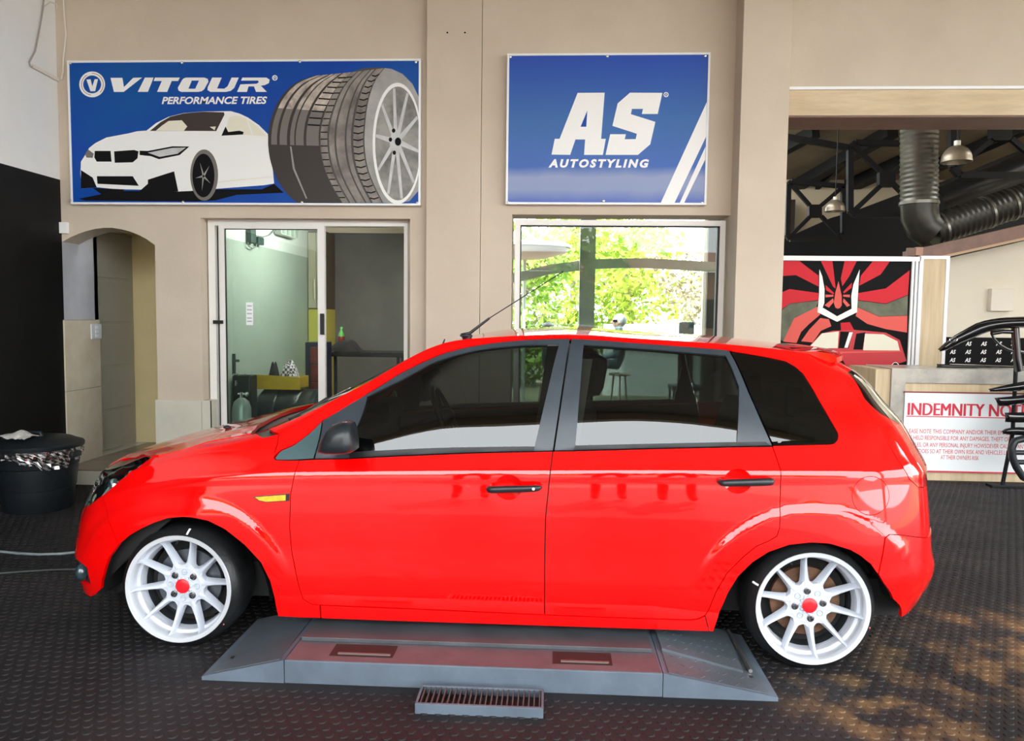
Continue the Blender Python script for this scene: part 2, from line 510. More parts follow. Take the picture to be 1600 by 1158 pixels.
KN[8] = [(-2.10, 0, .63), (-2.05, 0, .66), (-1.96, 0, .69), (-1.84, 0, .725), (-1.69, 0, .772)] + \
    side([-1.47, -1.33, -1.20, -.90, -.55, -.28, -.02, .40, .75, 1.02], [0] * 10, [.826, .866, .92, 1.07, 1.213, 1.278, 1.302, 1.287, 1.270, 1.245]) + \
    [(1.13, 0, 1.232), (1.17, 0, 1.226), (1.195, 0, 1.221), (1.21, 0, 1.219), (1.215, 0, 1.218)]
KA = np.array(KN, float)
# two extra rows keep the sides flat up to the shoulder crease
KA = np.stack([KA[0], KA[1], KA[2], KA[2] + (KA[3] - KA[2]) * .84 + [0, .0015, 0], KA[3], KA[3] + (KA[4] - KA[3]) * .36, KA[4], KA[5], KA[6], KA[7], KA[8]])
ISH, IRL = 4, 9
NST = KA.shape[1]
TK = np.concatenate([[0], np.cumsum(np.linalg.norm(np.diff(KA[ISH], axis=0), axis=1))])
VK = np.array([0, .06, .31, .562, .61, .6424, .70, .94, 1.13, 1.23, 1.76])
V7 = 1.23
def _tan(k, P):
    """non-uniform Catmull-Rom tangents along axis 0"""
    h = np.diff(k).reshape((-1,) + (1,) * (P.ndim - 1))
    d = np.diff(P, axis=0) / h
    m = np.empty_like(P)
    m[1:-1] = (d[:-1] * h[1:] + d[1:] * h[:-1]) / (h[:-1] + h[1:])
    m[0] = d[0]; m[-1] = d[-1]
    return m
_Pt = np.swapaxes(KA, 0, 1)                               # (n, 9, 3)
_Mt = _tan(TK, _Pt)
for e in (0, -1):
    _Mt[e, :, 0] = 0; _Mt[e, :, 2] = 0
def _herm(k, P, Mm, q):
    i = np.clip(np.searchsorted(k, q, side='right') - 1, 0, len(k) - 2)
    h = (k[i + 1] - k[i]); s = (q - k[i]) / h
    sh = (len(q),) + (1,) * (P.ndim - 1)
    s = s.reshape(sh); h = h.reshape(sh)
    return ((2 * s**3 - 3 * s**2 + 1) * P[i] + (s**3 - 2 * s**2 + s) * h * Mm[i] + (-2 * s**3 + 3 * s**2) * P[i + 1] + (s**3 - s**2) * h * Mm[i + 1])
def _smooth(a, b, x):
    s = np.clip((x - a) / (b - a), 0, 1); return s * s * (3 - 2 * s)
AXF, AXR = -1.478, 1.010          # axle positions along the car
def S0(t, v):
    t = np.clip(np.atleast_1d(np.asarray(t, float)), 0, TK[-1]); v = np.clip(np.atleast_1d(np.asarray(v, float)), 0, VK[-1])
    C = _herm(TK, _Pt, _Mt, t)                            # (N, 9, 3)
    P = np.swapaxes(C, 0, 1)                              # (9, N, 3)
    h = np.diff(VK)[:, None, None]; d = np.diff(P, axis=0) / h
    m = np.empty_like(P); m[1:-1] = (d[:-1] * h[1:] + d[1:] * h[:-1]) / (h[:-1] + h[1:]); m[0] = d[0]; m[-1] = d[-1]; m[-1, :, 2] *= .15
    i = np.clip(np.searchsorted(VK, v, side='right') - 1, 0, IRL)
    m7 = m[IRL].copy(); m7[:, 2] = 1.9 * d[IRL][:, 2]           # the roof sheet starts flat from the rail
    # the glass starts steeper than the shoulder below it: a break at the waist line
    uw = P[6][:, 0]; kb = (_smooth(-1.12, -.98, uw) * (1 - _smooth(1.12, 1.25, uw)))[:, None]
    m6 = d[6].copy(); m6[:, 1] *= .74; m6 = m[6] * (1 - kb) + m6 * kb
    m6b = m[6] * (1 - kb) + d[5] * kb
    n = np.arange(len(v)); hh = (VK[i + 1] - VK[i])[:, None]; s = ((v - VK[i]) / (VK[i + 1] - VK[i]))[:, None]
    R = ((2 * s**3 - 3 * s**2 + 1) * P[i, n] + (s**3 - 2 * s**2 + s) * hh * np.where((i == IRL)[:, None], m7, np.where((i == 6)[:, None], m6, m[i, n])) + (-2 * s**3 + 3 * s**2) * P[i + 1, n] + (s**3 - s**2) * hh * np.where((i == 5)[:, None], m6b, m[i + 1, n]))
    # wheel arch flares: a raised band round each arch with a crisp outer edge
    u, w, z = R[:, 0], R[:, 1], R[:, 2]
    rr = np.hypot(u - AXR + .01, z - .17)
    fl = (1 - _smooth(.452, .492, rr)) * _smooth(.30, .52, z) * .011
    rf = np.hypot(u - AXF - .0, z - .15)
    fl = fl + (1 - _smooth(.462, .506, rf)) * _smooth(.25, .48, z) * (1 - _smooth(.55, .64, z)) * .011
    R[:, 1] = w + fl * (w > .3)
    return R
def S(t, v):
    """world position on the near side"""
    R = S0(t, v)
    return np.stack([R[:, 0], YC - R[:, 1], R[:, 2]], -1)
def SN(t, v, e=2e-3):
    t = np.atleast_1d(np.asarray(t, float)); v = np.atleast_1d(np.asarray(v, float))
    a = S(np.minimum(t + e, TK[-1]), v) - S(np.maximum(t - e, 0), v)
    b = S(t, np.minimum(v + e, VK[-1])) - S(t, np.maximum(v - e, 0))
    n = np.cross(a, b)
    L = np.linalg.norm(n, axis=1, keepdims=True); n = n / np.maximum(L, 1e-12)
    return n            # outward (towards -Y on the side)
_gt = np.linspace(0, TK[-1], 420); _gv = np.linspace(0, VK[-1], 150)
_GT, _GV = [a.ravel() for a in np.meshgrid(_gt, _gv, indexing='ij')]
_GP = S(_GT, _GV); _GN = SN(_GT, _GV)
_facing = np.einsum('ij,ij->i', _GN, CPOS - _GP) > 0
_GX = project(_GP)
_ok = np.where(_facing)[0]
def inv(px, py):
    """photograph pixel -> (t, v) on the near side of the body"""
    d = (_GX[_ok] - (px, py)); i = _ok[np.argmin((d**2).sum(1))]
    t, v = _GT[i], _GV[i]
    for _ in range(12):
        e = 1e-4
        p0 = project(S([t], [v]))[0]; pt = project(S([t + e], [v]))[0]; pv = project(S([t], [v + e]))[0]
        J = np.stack([(pt - p0) / e, (pv - p0) / e], 1); r = np.array([px, py]) - p0
        if (r**2).sum() < 1e-4: break
        try: dd = np.linalg.lstsq(J, r, rcond=1e-3)[0]
        except Exception: break
        dd = np.clip(dd, -.03, .03)
        t = min(max(t + dd[0], 0), TK[-1]); v = min(max(v + dd[1], 0), VK[-1])
    return float(t), float(v)
def t_of(u, v):
    """t where the row v passes the length position u"""
    ts = np.linspace(0, TK[-1], 900); R = S0(ts, np.full(900, v))
    return float(np.interp(u, R[:, 0], ts))
def v_of(z, t):
    vs = np.linspace(0, V7, 400); R = S0(np.full(400, t), vs)
    return float(np.interp(z, R[:, 2], vs))
class TV(tuple): pass
def tv(t, v): return TV((t, v))
def to_tv(poly):
    return [tuple(p) if isinstance(p, TV) else inv(*p) for p in poly]
def inset(poly, d):
    n = len(poly); P = np.array(poly); area = 0
    for i in range(n):
        a, b = P[i], P[(i + 1) % n]; area += a[0] * b[1] - b[0] * a[1]
    s = 1 if area > 0 else -1; out = []
    for i in range(n):
        a, b, c = P[i - 1], P[i], P[(i + 1) % n]
        n1 = np.array([-(b - a)[1], (b - a)[0]]) * s; n2 = np.array([-(c - b)[1], (c - b)[0]]) * s
        n1 /= max(np.linalg.norm(n1), 1e-9); n2 /= max(np.linalg.norm(n2), 1e-9)
        m = n1 + n2; L = np.linalg.norm(m)
        m = m / L if L > .2 else n1
        k = d / max(.5, float(m @ n1))
        out.append(tuple(b + m * k))
    return out
_FLAT = {}
def _flat(poly, gap, step, holes, cuts):
    key = (id(poly), gap, step, id(holes[0]) if holes else 0, id(cuts[0]) if cuts else 0)
    if key in _FLAT: return _FLAT[key][0]
    q = to_tv(poly)
    if gap: q = inset(q, gap)
    b = bmesh.new()
    vs = [b.verts.new((t, v, 0)) for t, v in q]
    if holes:
        loops = [vs] + [[b.verts.new((t, v, 0)) for t, v in to_tv(hp)] for hp in holes]
        es = [b.edges.new((lp[i], lp[(i + 1) % len(lp)])) for lp in loops for i in range(len(lp))]
        bmesh.ops.triangle_fill(b, edges=es, use_beauty=True, use_dissolve=False)
    else:
        f = b.faces.new(vs)
        bmesh.ops.triangulate(b, faces=[f])
    t0, t1 = min(p[0] for p in q), max(p[0] for p in q); v0, v1 = min(p[1] for p in q), max(p[1] for p in q)
    for axis, lo, hi in ((0, t0, t1), (1, v0, v1)):
        x = (math.floor(lo / step) + 1) * step
        no = (1, 0, 0) if axis == 0 else (0, 1, 0)
        while x < hi:
            sel = [f for f in b.faces if min(v.co[axis] for v in f.verts) < x < max(v.co[axis] for v in f.verts)]
            if sel:
                es = {e for f in sel for e in f.edges}; vv = {v for f in sel for v in f.verts}
                bmesh.ops.bisect_plane(b, geom=list(vv) + list(es) + sel, plane_co=(x * (axis == 0), x * (axis == 1), 0), plane_no=no, dist=1e-6)
            x += step
    for cp in (cuts or []):                        # convex holes
        cq = to_tv(cp); n = len(cq); cx = sum(p[0] for p in cq) / n; cy = sum(p[1] for p in cq) / n
        R = max(math.hypot(p[0] - cx, p[1] - cy) for p in cq) * 1.02
        for i in range(n):
            p0, p1 = cq[i], cq[(i + 1) % n]
            sel = [f for f in b.faces if min(v.co.x for v in f.verts) < cx + R and max(v.co.x for v in f.verts) > cx - R and min(v.co.y for v in f.verts) < cy + R and max(v.co.y for v in f.verts) > cy - R]
            es = {e for f in sel for e in f.edges}; vv = {v for f in sel for v in f.verts}
            bmesh.ops.bisect_plane(b, geom=list(vv) + list(es) + sel, plane_co=(p0[0], p0[1], 0), plane_no=(-(p1[1] - p0[1]), p1[0] - p0[0], 0), dist=1e-7)
        kill = []
        sg = sum(cq[i][0] * cq[(i + 1) % n][1] - cq[(i + 1) % n][0] * cq[i][1] for i in range(n))
        for f in b.faces:
            c = f.calc_center_median()
            if math.hypot(c.x - cx, c.y - cy) > R: continue
            ins = all(((cq[(i + 1) % n][0] - cq[i][0]) * (c.y - cq[i][1]) - (cq[(i + 1) % n][1] - cq[i][1]) * (c.x - cq[i][0])) * sg > -1e-12 for i in range(n))
            if ins: kill.append(f)
        bmesh.ops.delete(b, geom=kill, context='FACES')
    b.verts.index_update(); b.faces.ensure_lookup_table()
    C = np.array([v.co[:2] for v in b.verts])
    F = [[v.index for v in f.verts] for f in b.faces]
    E = [(e.verts[0].index, e.verts[1].index, *e.link_faces[0].calc_center_median()[:2]) for e in b.edges if len(e.link_faces) == 1]
    b.free()
    _FLAT[key] = ((C, F, E), poly, holes, cuts)     # the polygons are kept so that their ids stay unique
    return C, F, E
def panel_mesh(name, polys, gap=.002, off=0.0, flange=.014, step=.03, sides=(1,), holes=None, cuts=None):
    """cut polygons out of the body surface; sides: 1 near, -1 far; each gets true surface normals"""
    flat = [_flat(polys, gap, step, holes, cuts)]
    V, FA, LN = [], [], []
    for sgn in sides:
        for C, F, E in flat:
            N = SN(C[:, 0], C[:, 1]); P = S(C[:, 0], C[:, 1]) + N * off
            Q = P - N * flange
            if sgn < 0:
                P = P.copy(); Q = Q.copy(); N = N.copy()
                P[:, 1] = 2 * YC - P[:, 1]; Q[:, 1] = 2 * YC - Q[:, 1]; N[:, 1] *= -1
            base = len(V); V += P.tolist()
            for f in F:
                A_ = P[f]; nn = np.cross(A_, np.roll(A_, -1, axis=0)).sum(0)
                ff = f if nn @ N[f[0]] > 0 else f[::-1]
                FA.append([base + i for i in ff]); LN += [N[i].tolist() for i in ff]
            if flange > 0:
                qb = len(V); ids = {}
                for a, c, fx, fy in E:
                    for i in (a, c):
                        if i not in ids:
                            ids[i] = len(V); V.append(Q[i].tolist())
                    fc = [base + a, base + c, ids[c], ids[a]]
                    nn = np.cross(P[c] - P[a], Q[a] - P[a]); L = np.linalg.norm(nn)
                    nn = (nn / L) if L > 1e-9 else np.array([0, 0, 1.])
                    d_ = np.array([C[a][0] - fx, C[a][1] - fy]); tx = (C[c] - C[a]); tx = tx / max(np.linalg.norm(tx), 1e-9)
                    d_ = d_ - tx * (d_ @ tx)
                    W_ = S([C[a][0] + d_[0] * .2], [C[a][1] + d_[1] * .2])[0] - S([C[a][0]], [C[a][1]])[0]
                    if sgn < 0: W_[1] *= -1
                    if nn @ W_ < 0: nn = -nn; fc = fc[::-1]
                    nn = nn.tolist()
                    FA.append(fc); LN += [nn] * 4
    me = bpy.data.meshes.new(name)
    me.from_pydata(V, [], FA); me.update()
    me.shade_smooth()
    me.normals_split_custom_set(LN)
    return me
def panel(name, poly, mat, parent, **k):
    return link(name, panel_mesh(name, poly, **k), mat, parent)
# ================================================================== THE RED HATCHBACK
RED = M('red_paint', (0.80, 0.0, 0.0), 0.5, coat=1.0, spec=0.04, coat_ior=1.65)
BLKPL = M('black_trim', (0.018, 0.022, 0.026), 0.35, var=.3, scale=30)
SLATE = M('slate_frame', (0.045, 0.055, 0.068), 0.32, var=.25, scale=9)
CARGL = glass_mat('tinted_glass', (0.26, 0.30, 0.29), 2.1)
DARKGL = glass_mat('dark_glass', (0.10, 0.13, 0.13), 2.0)
CABIN = M('cabin_plastic', (0.012, 0.012, 0.013), 0.6)
UNDER = M('underbody', (0.010, 0.010, 0.010), 0.8)
CHROME = M('chrome', (0.8, 0.82, 0.84), 0.12, metal=1.0)
AMBER = M('amber_lens', (0.85, 0.52, 0.02), 0.12, coat=1, var=.3, scale=60)
REDLENS = M('red_lens', (0.55, 0.0, 0.0), 0.08, coat=1)
car = thing('car', 'bright red five-door hatchback on wide white wheels, standing over the grey lift', 'car', (-.23, YC, 0))
BOTH = (1, -1)
Te = float(TK[-1])
def two(name, poly, mat, parent, near_label=None, **k):
    """the same panel on both sides of the car, each an object of its own"""
    a = panel(name, poly, mat, parent, sides=(1,), **k)
    b = panel(name, poly, mat, parent, sides=(-1,), **k)
    return a, b

# ---- traced outlines (photograph pixels, projected on to the body surface)
ARCHF = [(434.3, 963.4), (428.5, 933), (422, 908.5), (407.8, 879.5), (383, 852.5), (351.8, 827.7), (325, 814), (300, 809), (286.5, 808), (261.7, 810), (241, 817), (222, 825.6), (203.6, 836), (185, 851.5)]
DOORCUT = [(467.5, 719.3), (459.4, 744.8), (454, 771), (452.4, 825), (455.6, 861.4), (466, 913), (473.7, 936.6), (486.7, 944.4), (499.6, 945.7)]
FENDER = [(238, 713.5), (262, 710), (300, 699.4), (327.5, 691), (365, 684), (401, 677.8), (411.5, 684), (435.5, 678), (431, 700), (428, 716), (431, 719), (451.8, 719.6)] + DOORCUT + [(501.2, 966)] + [(470, 965.5)] + ARCHF + [(162, 773), (196.7, 744.2), (234, 717)]
BELT1 = [(492, 717.8), (541, 717), (620, 713), (743, 708), (833, 706), (864, 705)]
BGAP = [(859, 745), (852.4, 809.6), (851, 887), (851, 960.7)]
FDOOR = [DOORCUT[0]] + BELT1 + BGAP + [(680, 953), (560, 948)] + DOORCUT[::-1][:-1]
RCUT = [(1207, 697.5), (1215, 720), (1220, 734.5), (1219.5, 768), (1219, 797), (1218, 826), (1214, 838), (1201, 845.7), (1181.5, 854), (1162, 870), (1135.6, 896.4), (1118.7, 925.4), (1106.6, 954.4), (1101.8, 961.7), (1092, 966.5), (1080, 968.5)]
RDOOR = [(864, 705), (896, 704.7), (993, 702), (1140, 698.5)] + RCUT + [(1000, 966.5)] + BGAP[::-1]
SILL = [(500.5, 946.2), (560, 948.5), (680, 953.5), (851, 961.2), (1000, 967), (1080, 969.3), (1092, 967.3), (1101.8, 962.5), (1108, 988.6), (900, 981), (700, 974), (502, 967)]
ARCHR = [(1372, 897), (1361, 882), (1345, 869), (1329, 859.7), (1297, 850), (1268.5, 848), (1233, 851.8), (1201, 863), (1176, 879), (1153.5, 901), (1137.5, 927), (1124.7, 955.6), (1116.7, 981), (1114.5, 989)]
QWIN = [(1209, 696.5), (1266, 695), (1298, 694.3), (1304, 692.8), (1308.5, 688), (1310, 682), (1309, 675.8), (1290, 642.5), (1271, 609), (1254.4, 583), (1242.5, 572.4), (1228, 564), (1195, 557), (1145, 548.7), (1140, 547)]
TOPLINE = [(1031, 538), (955, 532.3), (892, 528.7), (876, 528.7), (818.6, 530.7), (769, 535.7), (719, 544.6), (669.6, 561.5), (640, 575.6), (620, 586), (574, 615), (503.6, 656.5), (441.5, 702), (428, 714.5)]
tA = t_of(-1.16, V7); tG = t_of(1.045, V7)
tLamp = t_of(1.50, v_of(.75, Te * .96))
ts = None
GAPLINE = [(1302.5, 566.5), (1320, 592), (1340, 622), (1371, 667)]
LAMPIN = [(1379.5, 680), (1410.5, 731), (1420, 748), (1434, 761)]
t_ls = inv(1443, 762)[0]
BODYSIDE = [(435.5, 678), tv(tA, V7), tv(tG, V7)] + GAPLINE + LAMPIN + [(1443, 762), tv(t_ls, v_of(.505, t_ls)), (1409, 836), (1389, 835.4), (1382.6, 840)] + ARCHR + [(1108, 988.8)] + RCUT[::-1][2:] + QWIN + TOPLINE
# handle recesses and the fuel flap are real holes
def circ(cx, cy, rx, ry=None, n=24):
    return [(cx + rx * math.cos(2 * math.pi * k / n), cy + (ry or rx) * math.sin(2 * math.pi * k / n)) for k in range(n)]
H1, H2, FUEL = circ(794.5, 761.5, 21.5, 20), circ(1153, 752, 22, 19.5), circ(1360.3, 774.8, 29.5, 31)
def dish(name, cx, cy, rx, ry, depth, mat, parent, sgn):
    rows = []
    for k in range(7):
        f = k / 6
        q = [inv(cx + rx * f * math.cos(2 * math.pi * a / 28), cy + ry * f * math.sin(2 * math.pi * a / 28)) for a in range(29)] if k else [inv(cx, cy)] * 29
        T = [p[0] for p in q]; V = [p[1] for p in q]
        P = S(T, V) - SN(T, V) * (depth * (1 - f**2))
        if sgn < 0: P[:, 1] = 2 * YC - P[:, 1]
        rows.append(P.tolist())
    mb = MB(); mb.grid(rows); bmesh.ops.remove_doubles(mb.bm, verts=mb.bm.verts[:], dist=1e-5)
    return mb.build(name, mat, parent, smooth=60)
def handle(x0, x1, y0, y1, ydrop, parent, sgn):
    """bar handle standing proud of the door, with a lock cap"""
    n = 22; mb = MB(); rows = []
    for i in range(n + 1):
        f = i / n; x = x0 + (x1 - x0) * f
        e = math.sqrt(max(0, 1 - abs(2 * f - 1)**8))
        cy = y0 + ydrop * f; hy = (y1 - y0) / 2 * (.35 + .65 * e)
        lift = .012 + .026 * e
        ring = []
        for a in range(12):
            th = 2 * math.pi * a / 12
            t_, v_ = inv(x, cy - hy * math.cos(th) * 0.98)
            P = S([t_], [v_])[0] + SN([t_], [v_])[0] * (lift + .011 * math.sin(th))
            if sgn < 0: P[1] = 2 * YC - P[1]
            ring.append(P.tolist())
        ring.append(ring[0]); rows.append(ring)
    mb.grid(rows)
    bmesh.ops.remove_doubles(mb.bm, verts=mb.bm.verts[:], dist=1e-5)
    bmesh.ops.holes_fill(mb.bm, edges=[e for e in mb.bm.edges if e.is_boundary])
    # feet that carry the bar
    for fx in (x0 + 6, x1 - 10):
        t_, v_ = inv(fx, y0 + ydrop * .5)
        a = S([t_], [v_])[0] - SN([t_], [v_])[0] * .004; b = a + SN([t_], [v_])[0] * .03
        if sgn < 0: a[1] = 2 * YC - a[1]; b[1] = 2 * YC - b[1]
        mb.cyl(a, b, .008, seg=10)
    return mb.build('door_handle', BLKPL, parent, smooth=50)

fenders = two('front_fender', FENDER, RED, car, gap=.0012, step=.014)
fdoors = two('front_door', FDOOR, RED, car, cuts=[H1], step=.022)
rdoors = two('rear_door', RDOOR, RED, car, cuts=[H2], step=.014)
sills = two('sill', SILL, RED, car, gap=.0015)
bsides = two('body_side', BODYSIDE, RED, car, gap=.0012, cuts=[FUEL], step=.014)
for i, sgn in enumerate((1, -1)):
    dish('handle_recess', 794.5, 761.5, 21.5, 20, .022, RED, fdoors[i], sgn)
    dish('handle_recess', 1153, 752, 22, 19.5, .022, RED, rdoors[i], sgn)
    handle(760, 847, 763, 774, -3, fdoors[i], sgn)
    handle(1120, 1208, 752, 763, -2, rdoors[i], sgn)
    fl = panel('fuel_flap', FUEL, RED, bsides[i], gap=.002, flange=.006, sides=(sgn,))
    mk = panel('side_marker', [(396.5, 775.7), (452.5, 771), (452, 782.5), (416, 784.7), (404, 781.7)], BLKPL, fenders[i], gap=0, off=.005, flange=.006, sides=(sgn,))
    panel('marker_lens', [(399.5, 776.2), (447.5, 772.6), (447.5, 781.5), (417, 783.4), (406, 781)], AMBER, mk, gap=0, off=.0095, flange=.005, sides=(sgn,)) if False else \
        panel('marker_lens', [(399.5, 776.2), (447.5, 772.6), (447.5, 781.5), (417, 783.4), (406, 781)], AMBER, fenders[i], gap=0, off=.0095, flange=.005, sides=(sgn,))
    # lock cylinder on the front handle
    t_, v_ = inv(834, 760.5); a = S([t_], [v_])[0] + SN([t_], [v_])[0] * .044; b = a + SN([t_], [v_])[0] * .006
    if sgn < 0: a[1] = 2 * YC - a[1]; b[1] = 2 * YC - b[1]
    MB().cyl(a, b, .006, seg=14).build('lock_cylinder', CHROME, fdoors[i], smooth=40)

# ---- window frames and glass
GLF = [(573, 619), (595, 607.8), (620, 596), (645, 582.5), (669.6, 568.5), (695, 559), (719, 552), (745, 546), (769, 542.5), (818.6, 538), (874, 537.3), (835.5, 697.5), (729, 698.8), (620, 702.5), (546, 706.5), (556, 670)]
FRF = [(504.5, 657), (540, 635.5), (574, 615.5), (620, 586.8), (640, 576.4), (669.6, 562.3), (695, 552), (719, 545.4), (769, 536.4), (818.6, 531.4), (876, 529.4), (891, 529.4), (864, 704.3), (833, 705.3), (743, 707.3), (620, 712.2), (541, 716.2), (491.5, 717)]
GLR = [(912, 537.5), (1020, 544.5), (1133.6, 554.5), (1155, 604.5), (1151.5, 690.5), (1020, 693.2), (899, 696)]
FRR = [(893, 529.4), (955, 533), (1031, 538.7), (1138.5, 547.5), (1206.5, 696.7), (1140, 697.8), (993, 701.2), (896, 703.9), (866, 704.2)]
QL = [(429.5, 716.5), (433, 711), (441.5, 703.2), (502.5, 657.8), (490, 716.6), (452, 718.8), (432, 718.6)]
for i, sgn in enumerate((1, -1)):
    panel('window_frame', FRF, SLATE, fdoors[i], gap=.001, holes=[GLF], flange=.02, sides=(sgn,))
    panel('door_window', GLF, CARGL, fdoors[i], gap=-.004, off=-.007, flange=.003, sides=(sgn,))
    panel('window_frame', FRR, SLATE, rdoors[i], gap=.001, holes=[GLR], flange=.02, sides=(sgn,))
    panel('door_window', GLR, CARGL, rdoors[i], gap=-.004, off=-.007, flange=.003, sides=(sgn,))
    panel('quarter_window', QWIN, DARKGL, bsides[i], gap=.001, off=-.002, flange=.006, sides=(sgn,))
    panel('quarter_light', QL, M('dummy_glass', (.07, .12, .13), .12, coat=1), fenders[i], gap=.0015, off=-.001, flange=.008, sides=(sgn,))
    # black rubber strip at the foot of the glass
    panel('waist_seal', [(546, 707), (620, 703), (729, 699.3), (835.5, 698), (834, 704.8), (743, 707), (620, 712), (546, 716)], M('rubber_seal', (.006, .006, .007), .45), fdoors[i], gap=0, off=.003, flange=.006, sides=(sgn,))
    panel('waist_seal', [(899, 696.5), (1020, 693.7), (1151.5, 691), (1196, 690.5), (1203, 696.6), (1140, 697.8), (993, 701.2), (896, 703.7)], MATS['rubber_seal'], rdoors[i], gap=0, off=.003, flange=.006, sides=(sgn,))
    # inner door skins
    panel('door_trim', FDOOR, CABIN, fdoors[i], gap=.0, off=-.022, flange=.0, step=.06, sides=(sgn,))
    panel('door_trim', RDOOR, CABIN, rdoors[i], gap=.0, off=-.022, flange=.0, step=.06, sides=(sgn,))

# ---- front bumper, grille, headlights
tb, vb = inv(144.6, 939.6)
tg = inv(135, 880)[0]
v315 = v_of(.315, tg); v215 = v_of(.222, tg)
th = None
ts_ = np.linspace(0, 1.2, 200); _R = S0(ts_, np.full(200, .7)); tH = float(np.interp(.42, _R[:, 1], ts_))   # inner end of the lamp
HLLOW = [(134.5, 792.5), (141.4, 789), (162, 773)]
BUMP = [(162, 773), (185, 851.5), (170.5, 871), (162, 898), (158, 921), (149.7, 929), (144.6, 939.6), tv(tb - .04, .0), tv(0, 0), tv(0, v215), tv(tg - .03, v215), tv(tg, v215 + .012), tv(tg + .004, v315 - .012), tv(tg - .03, v315), tv(0, v315), tv(0, .61), tv(tH, .61)] + HLLOW[:-1]
fb = link('front_bumper', panel_mesh('front_bumper', BUMP, gap=.0008, sides=BOTH), RED, car)
panel('lower_grille', [tv(0, v215), tv(tg, v215), tv(tg + .004, v315), tv(0, v315)], BLKPL, fb, gap=-.004, off=-.012, flange=0, sides=BOTH)
def blob(name, c, r, scale, mat, parent):
    return MB().sphere(c, r, 20, 14, scale).build(name, mat, parent, smooth=60)
for sgn in (1, -1):
    P = S([tg - .07], [(v215 + v315) / 2])[0] + [.022, .0, 0]; P[1] = P[1] if sgn > 0 else 2 * YC - P[1]
    blob('fog_lamp', P, .046, (.62, .95, .9), M('fog_housing', (.02, .04, .05), .2, coat=1), fb)
panel('grille', [tv(0, .613), tv(tH, .613), tv(tH, .70), tv(0, .70)], BLKPL, fb, gap=.001, off=-.008, flange=0, sides=BOTH)
HEAD = [(134.5, 792.2), (141.4, 788.4), (162, 772.2), (196.7, 743.4), (234.5, 716.4), (236.5, 713.2), (212, 716), (189, 719.5), tv(tH, 1.12), tv(tH, .614)]
LENS = glass_mat('lamp_lens', (.75, .9, .9), 1.3)
for sgn in (1, -1):
    hl = panel('headlight', HEAD, M('lamp_bowl', (.05, .085, .095), .25, metal=.6), car, gap=.002, off=-.035, flange=.0, sides=(sgn,))
    panel('lamp_lens', HEAD, LENS, hl, gap=.0015, off=.0, flange=.03, sides=(sgn,))
    for (x, y, r, sc) in ((167, 752, .045, (1, .8, 1)), (196, 733, .034, (1, .8, .9))):
        t_, v_ = inv(x, y); P = S([t_], [v_])[0] - SN([t_], [v_])[0] * .045
        if sgn < 0: P[1] = 2 * YC - P[1]
        blob('reflector', P, r, sc, CHROME, hl)
    for (x0, y0, x1, y1) in ((152, 778, 172, 748), (212, 728, 230, 716)):
        a, b = [S([q[0]], [q[1]])[0] - SN([q[0]], [q[1]])[0] * .02 for q in (inv(x0, y0), inv(x1, y1))]
        if sgn < 0: a[1] = 2 * YC - a[1]; b[1] = 2 * YC - b[1]
        MB().cyl(a, b, .010, .006, seg=8).build('lamp_blade', M('pale_blade', (.6, .75, .78), .2), hl, smooth=40)

# ---- bonnet: crowned sheet between the two fender edges
EDGE = [(189, 719), (212, 715.5), (238, 712.7), (262, 709), (300, 698.6), (327.5, 690.2), (365, 683.2), (392, 677.5)]
EP = [S0(*[[a] for a in inv(*p)])[0] for p in EDGE]
EP = [np.array([-1.995, .44, .648])] + EP
CP = [(-2.105, .628), (-2.07, .655), (-2.00, .684), (-1.93, .707), (-1.86, .73), (-1.71, .766), (-1.60, .796), (-1.48, .828), (-1.325, .863)]
rows = []
for e, c in zip(EP, CP):
    row = []
    for k in range(25):
        f = k / 12 - 1                                   # -1 .. 1
        w = f * e[1]; a = abs(f)
        uu = c[0] + (e[0] - c[0]) * (a**2.0)
        zz = c[1] + (e[2] + .002 - c[1]) * (a**2.2) + .006 * max(0, 1 - ((a - .72) / .1)**2)
        row.append((uu, YC - w, zz))
    rows.append(row)
# refine along the length
R = np.array(rows); kk = np.concatenate([[0], np.cumsum(np.linalg.norm(np.diff(R[:, 12], axis=0), axis=1))])
q = np.linspace(0, kk[-1], 34); R2 = _herm(kk, R, _tan(kk, R), q)
mb = MB(); mb.grid(R2.tolist())
g = bmesh.ops.extrude_edge_only(mb.bm, edges=[e for e in mb.bm.edges if e.is_boundary])
for v in g['geom']:
    if isinstance(v, bmesh.types.BMVert): v.co.z -= .018
bonnet = mb.build('bonnet', RED, car, smooth=35)
NZ = at_y(355, 667.5, YC - .30)
blob('washer_nozzle', (NZ[0], NZ[1], NZ[2]), .018, (1.0, .9, .5), BLKPL, bonnet)

# ---- windscreen, roof, tailgate
tW = [t_of(u, V7) for u in np.linspace(-1.235, -.47, 14)]
WE = [S0([t], [V7])[0] for t in tW]
cu, cz = np.linspace(-1.215, -.572, 14), np.linspace(.862, 1.200, 14)
rows = []
for i, e in enumerate(WE):
    b = .006 * math.sin(math.pi * i / 13)
    rows.append([(cu[i] + (e[0] - cu[i]) * abs(f)**2.2, YC - f * (e[1] - .004), (cz[i] + b) + (e[2] - .006 - cz[i] - b) * abs(f)**2.2) for f in np.linspace(-1, 1, 25)])
mb = MB(); mb.grid(rows); ws = mb.build('windscreen', CARGL, car, smooth=60)
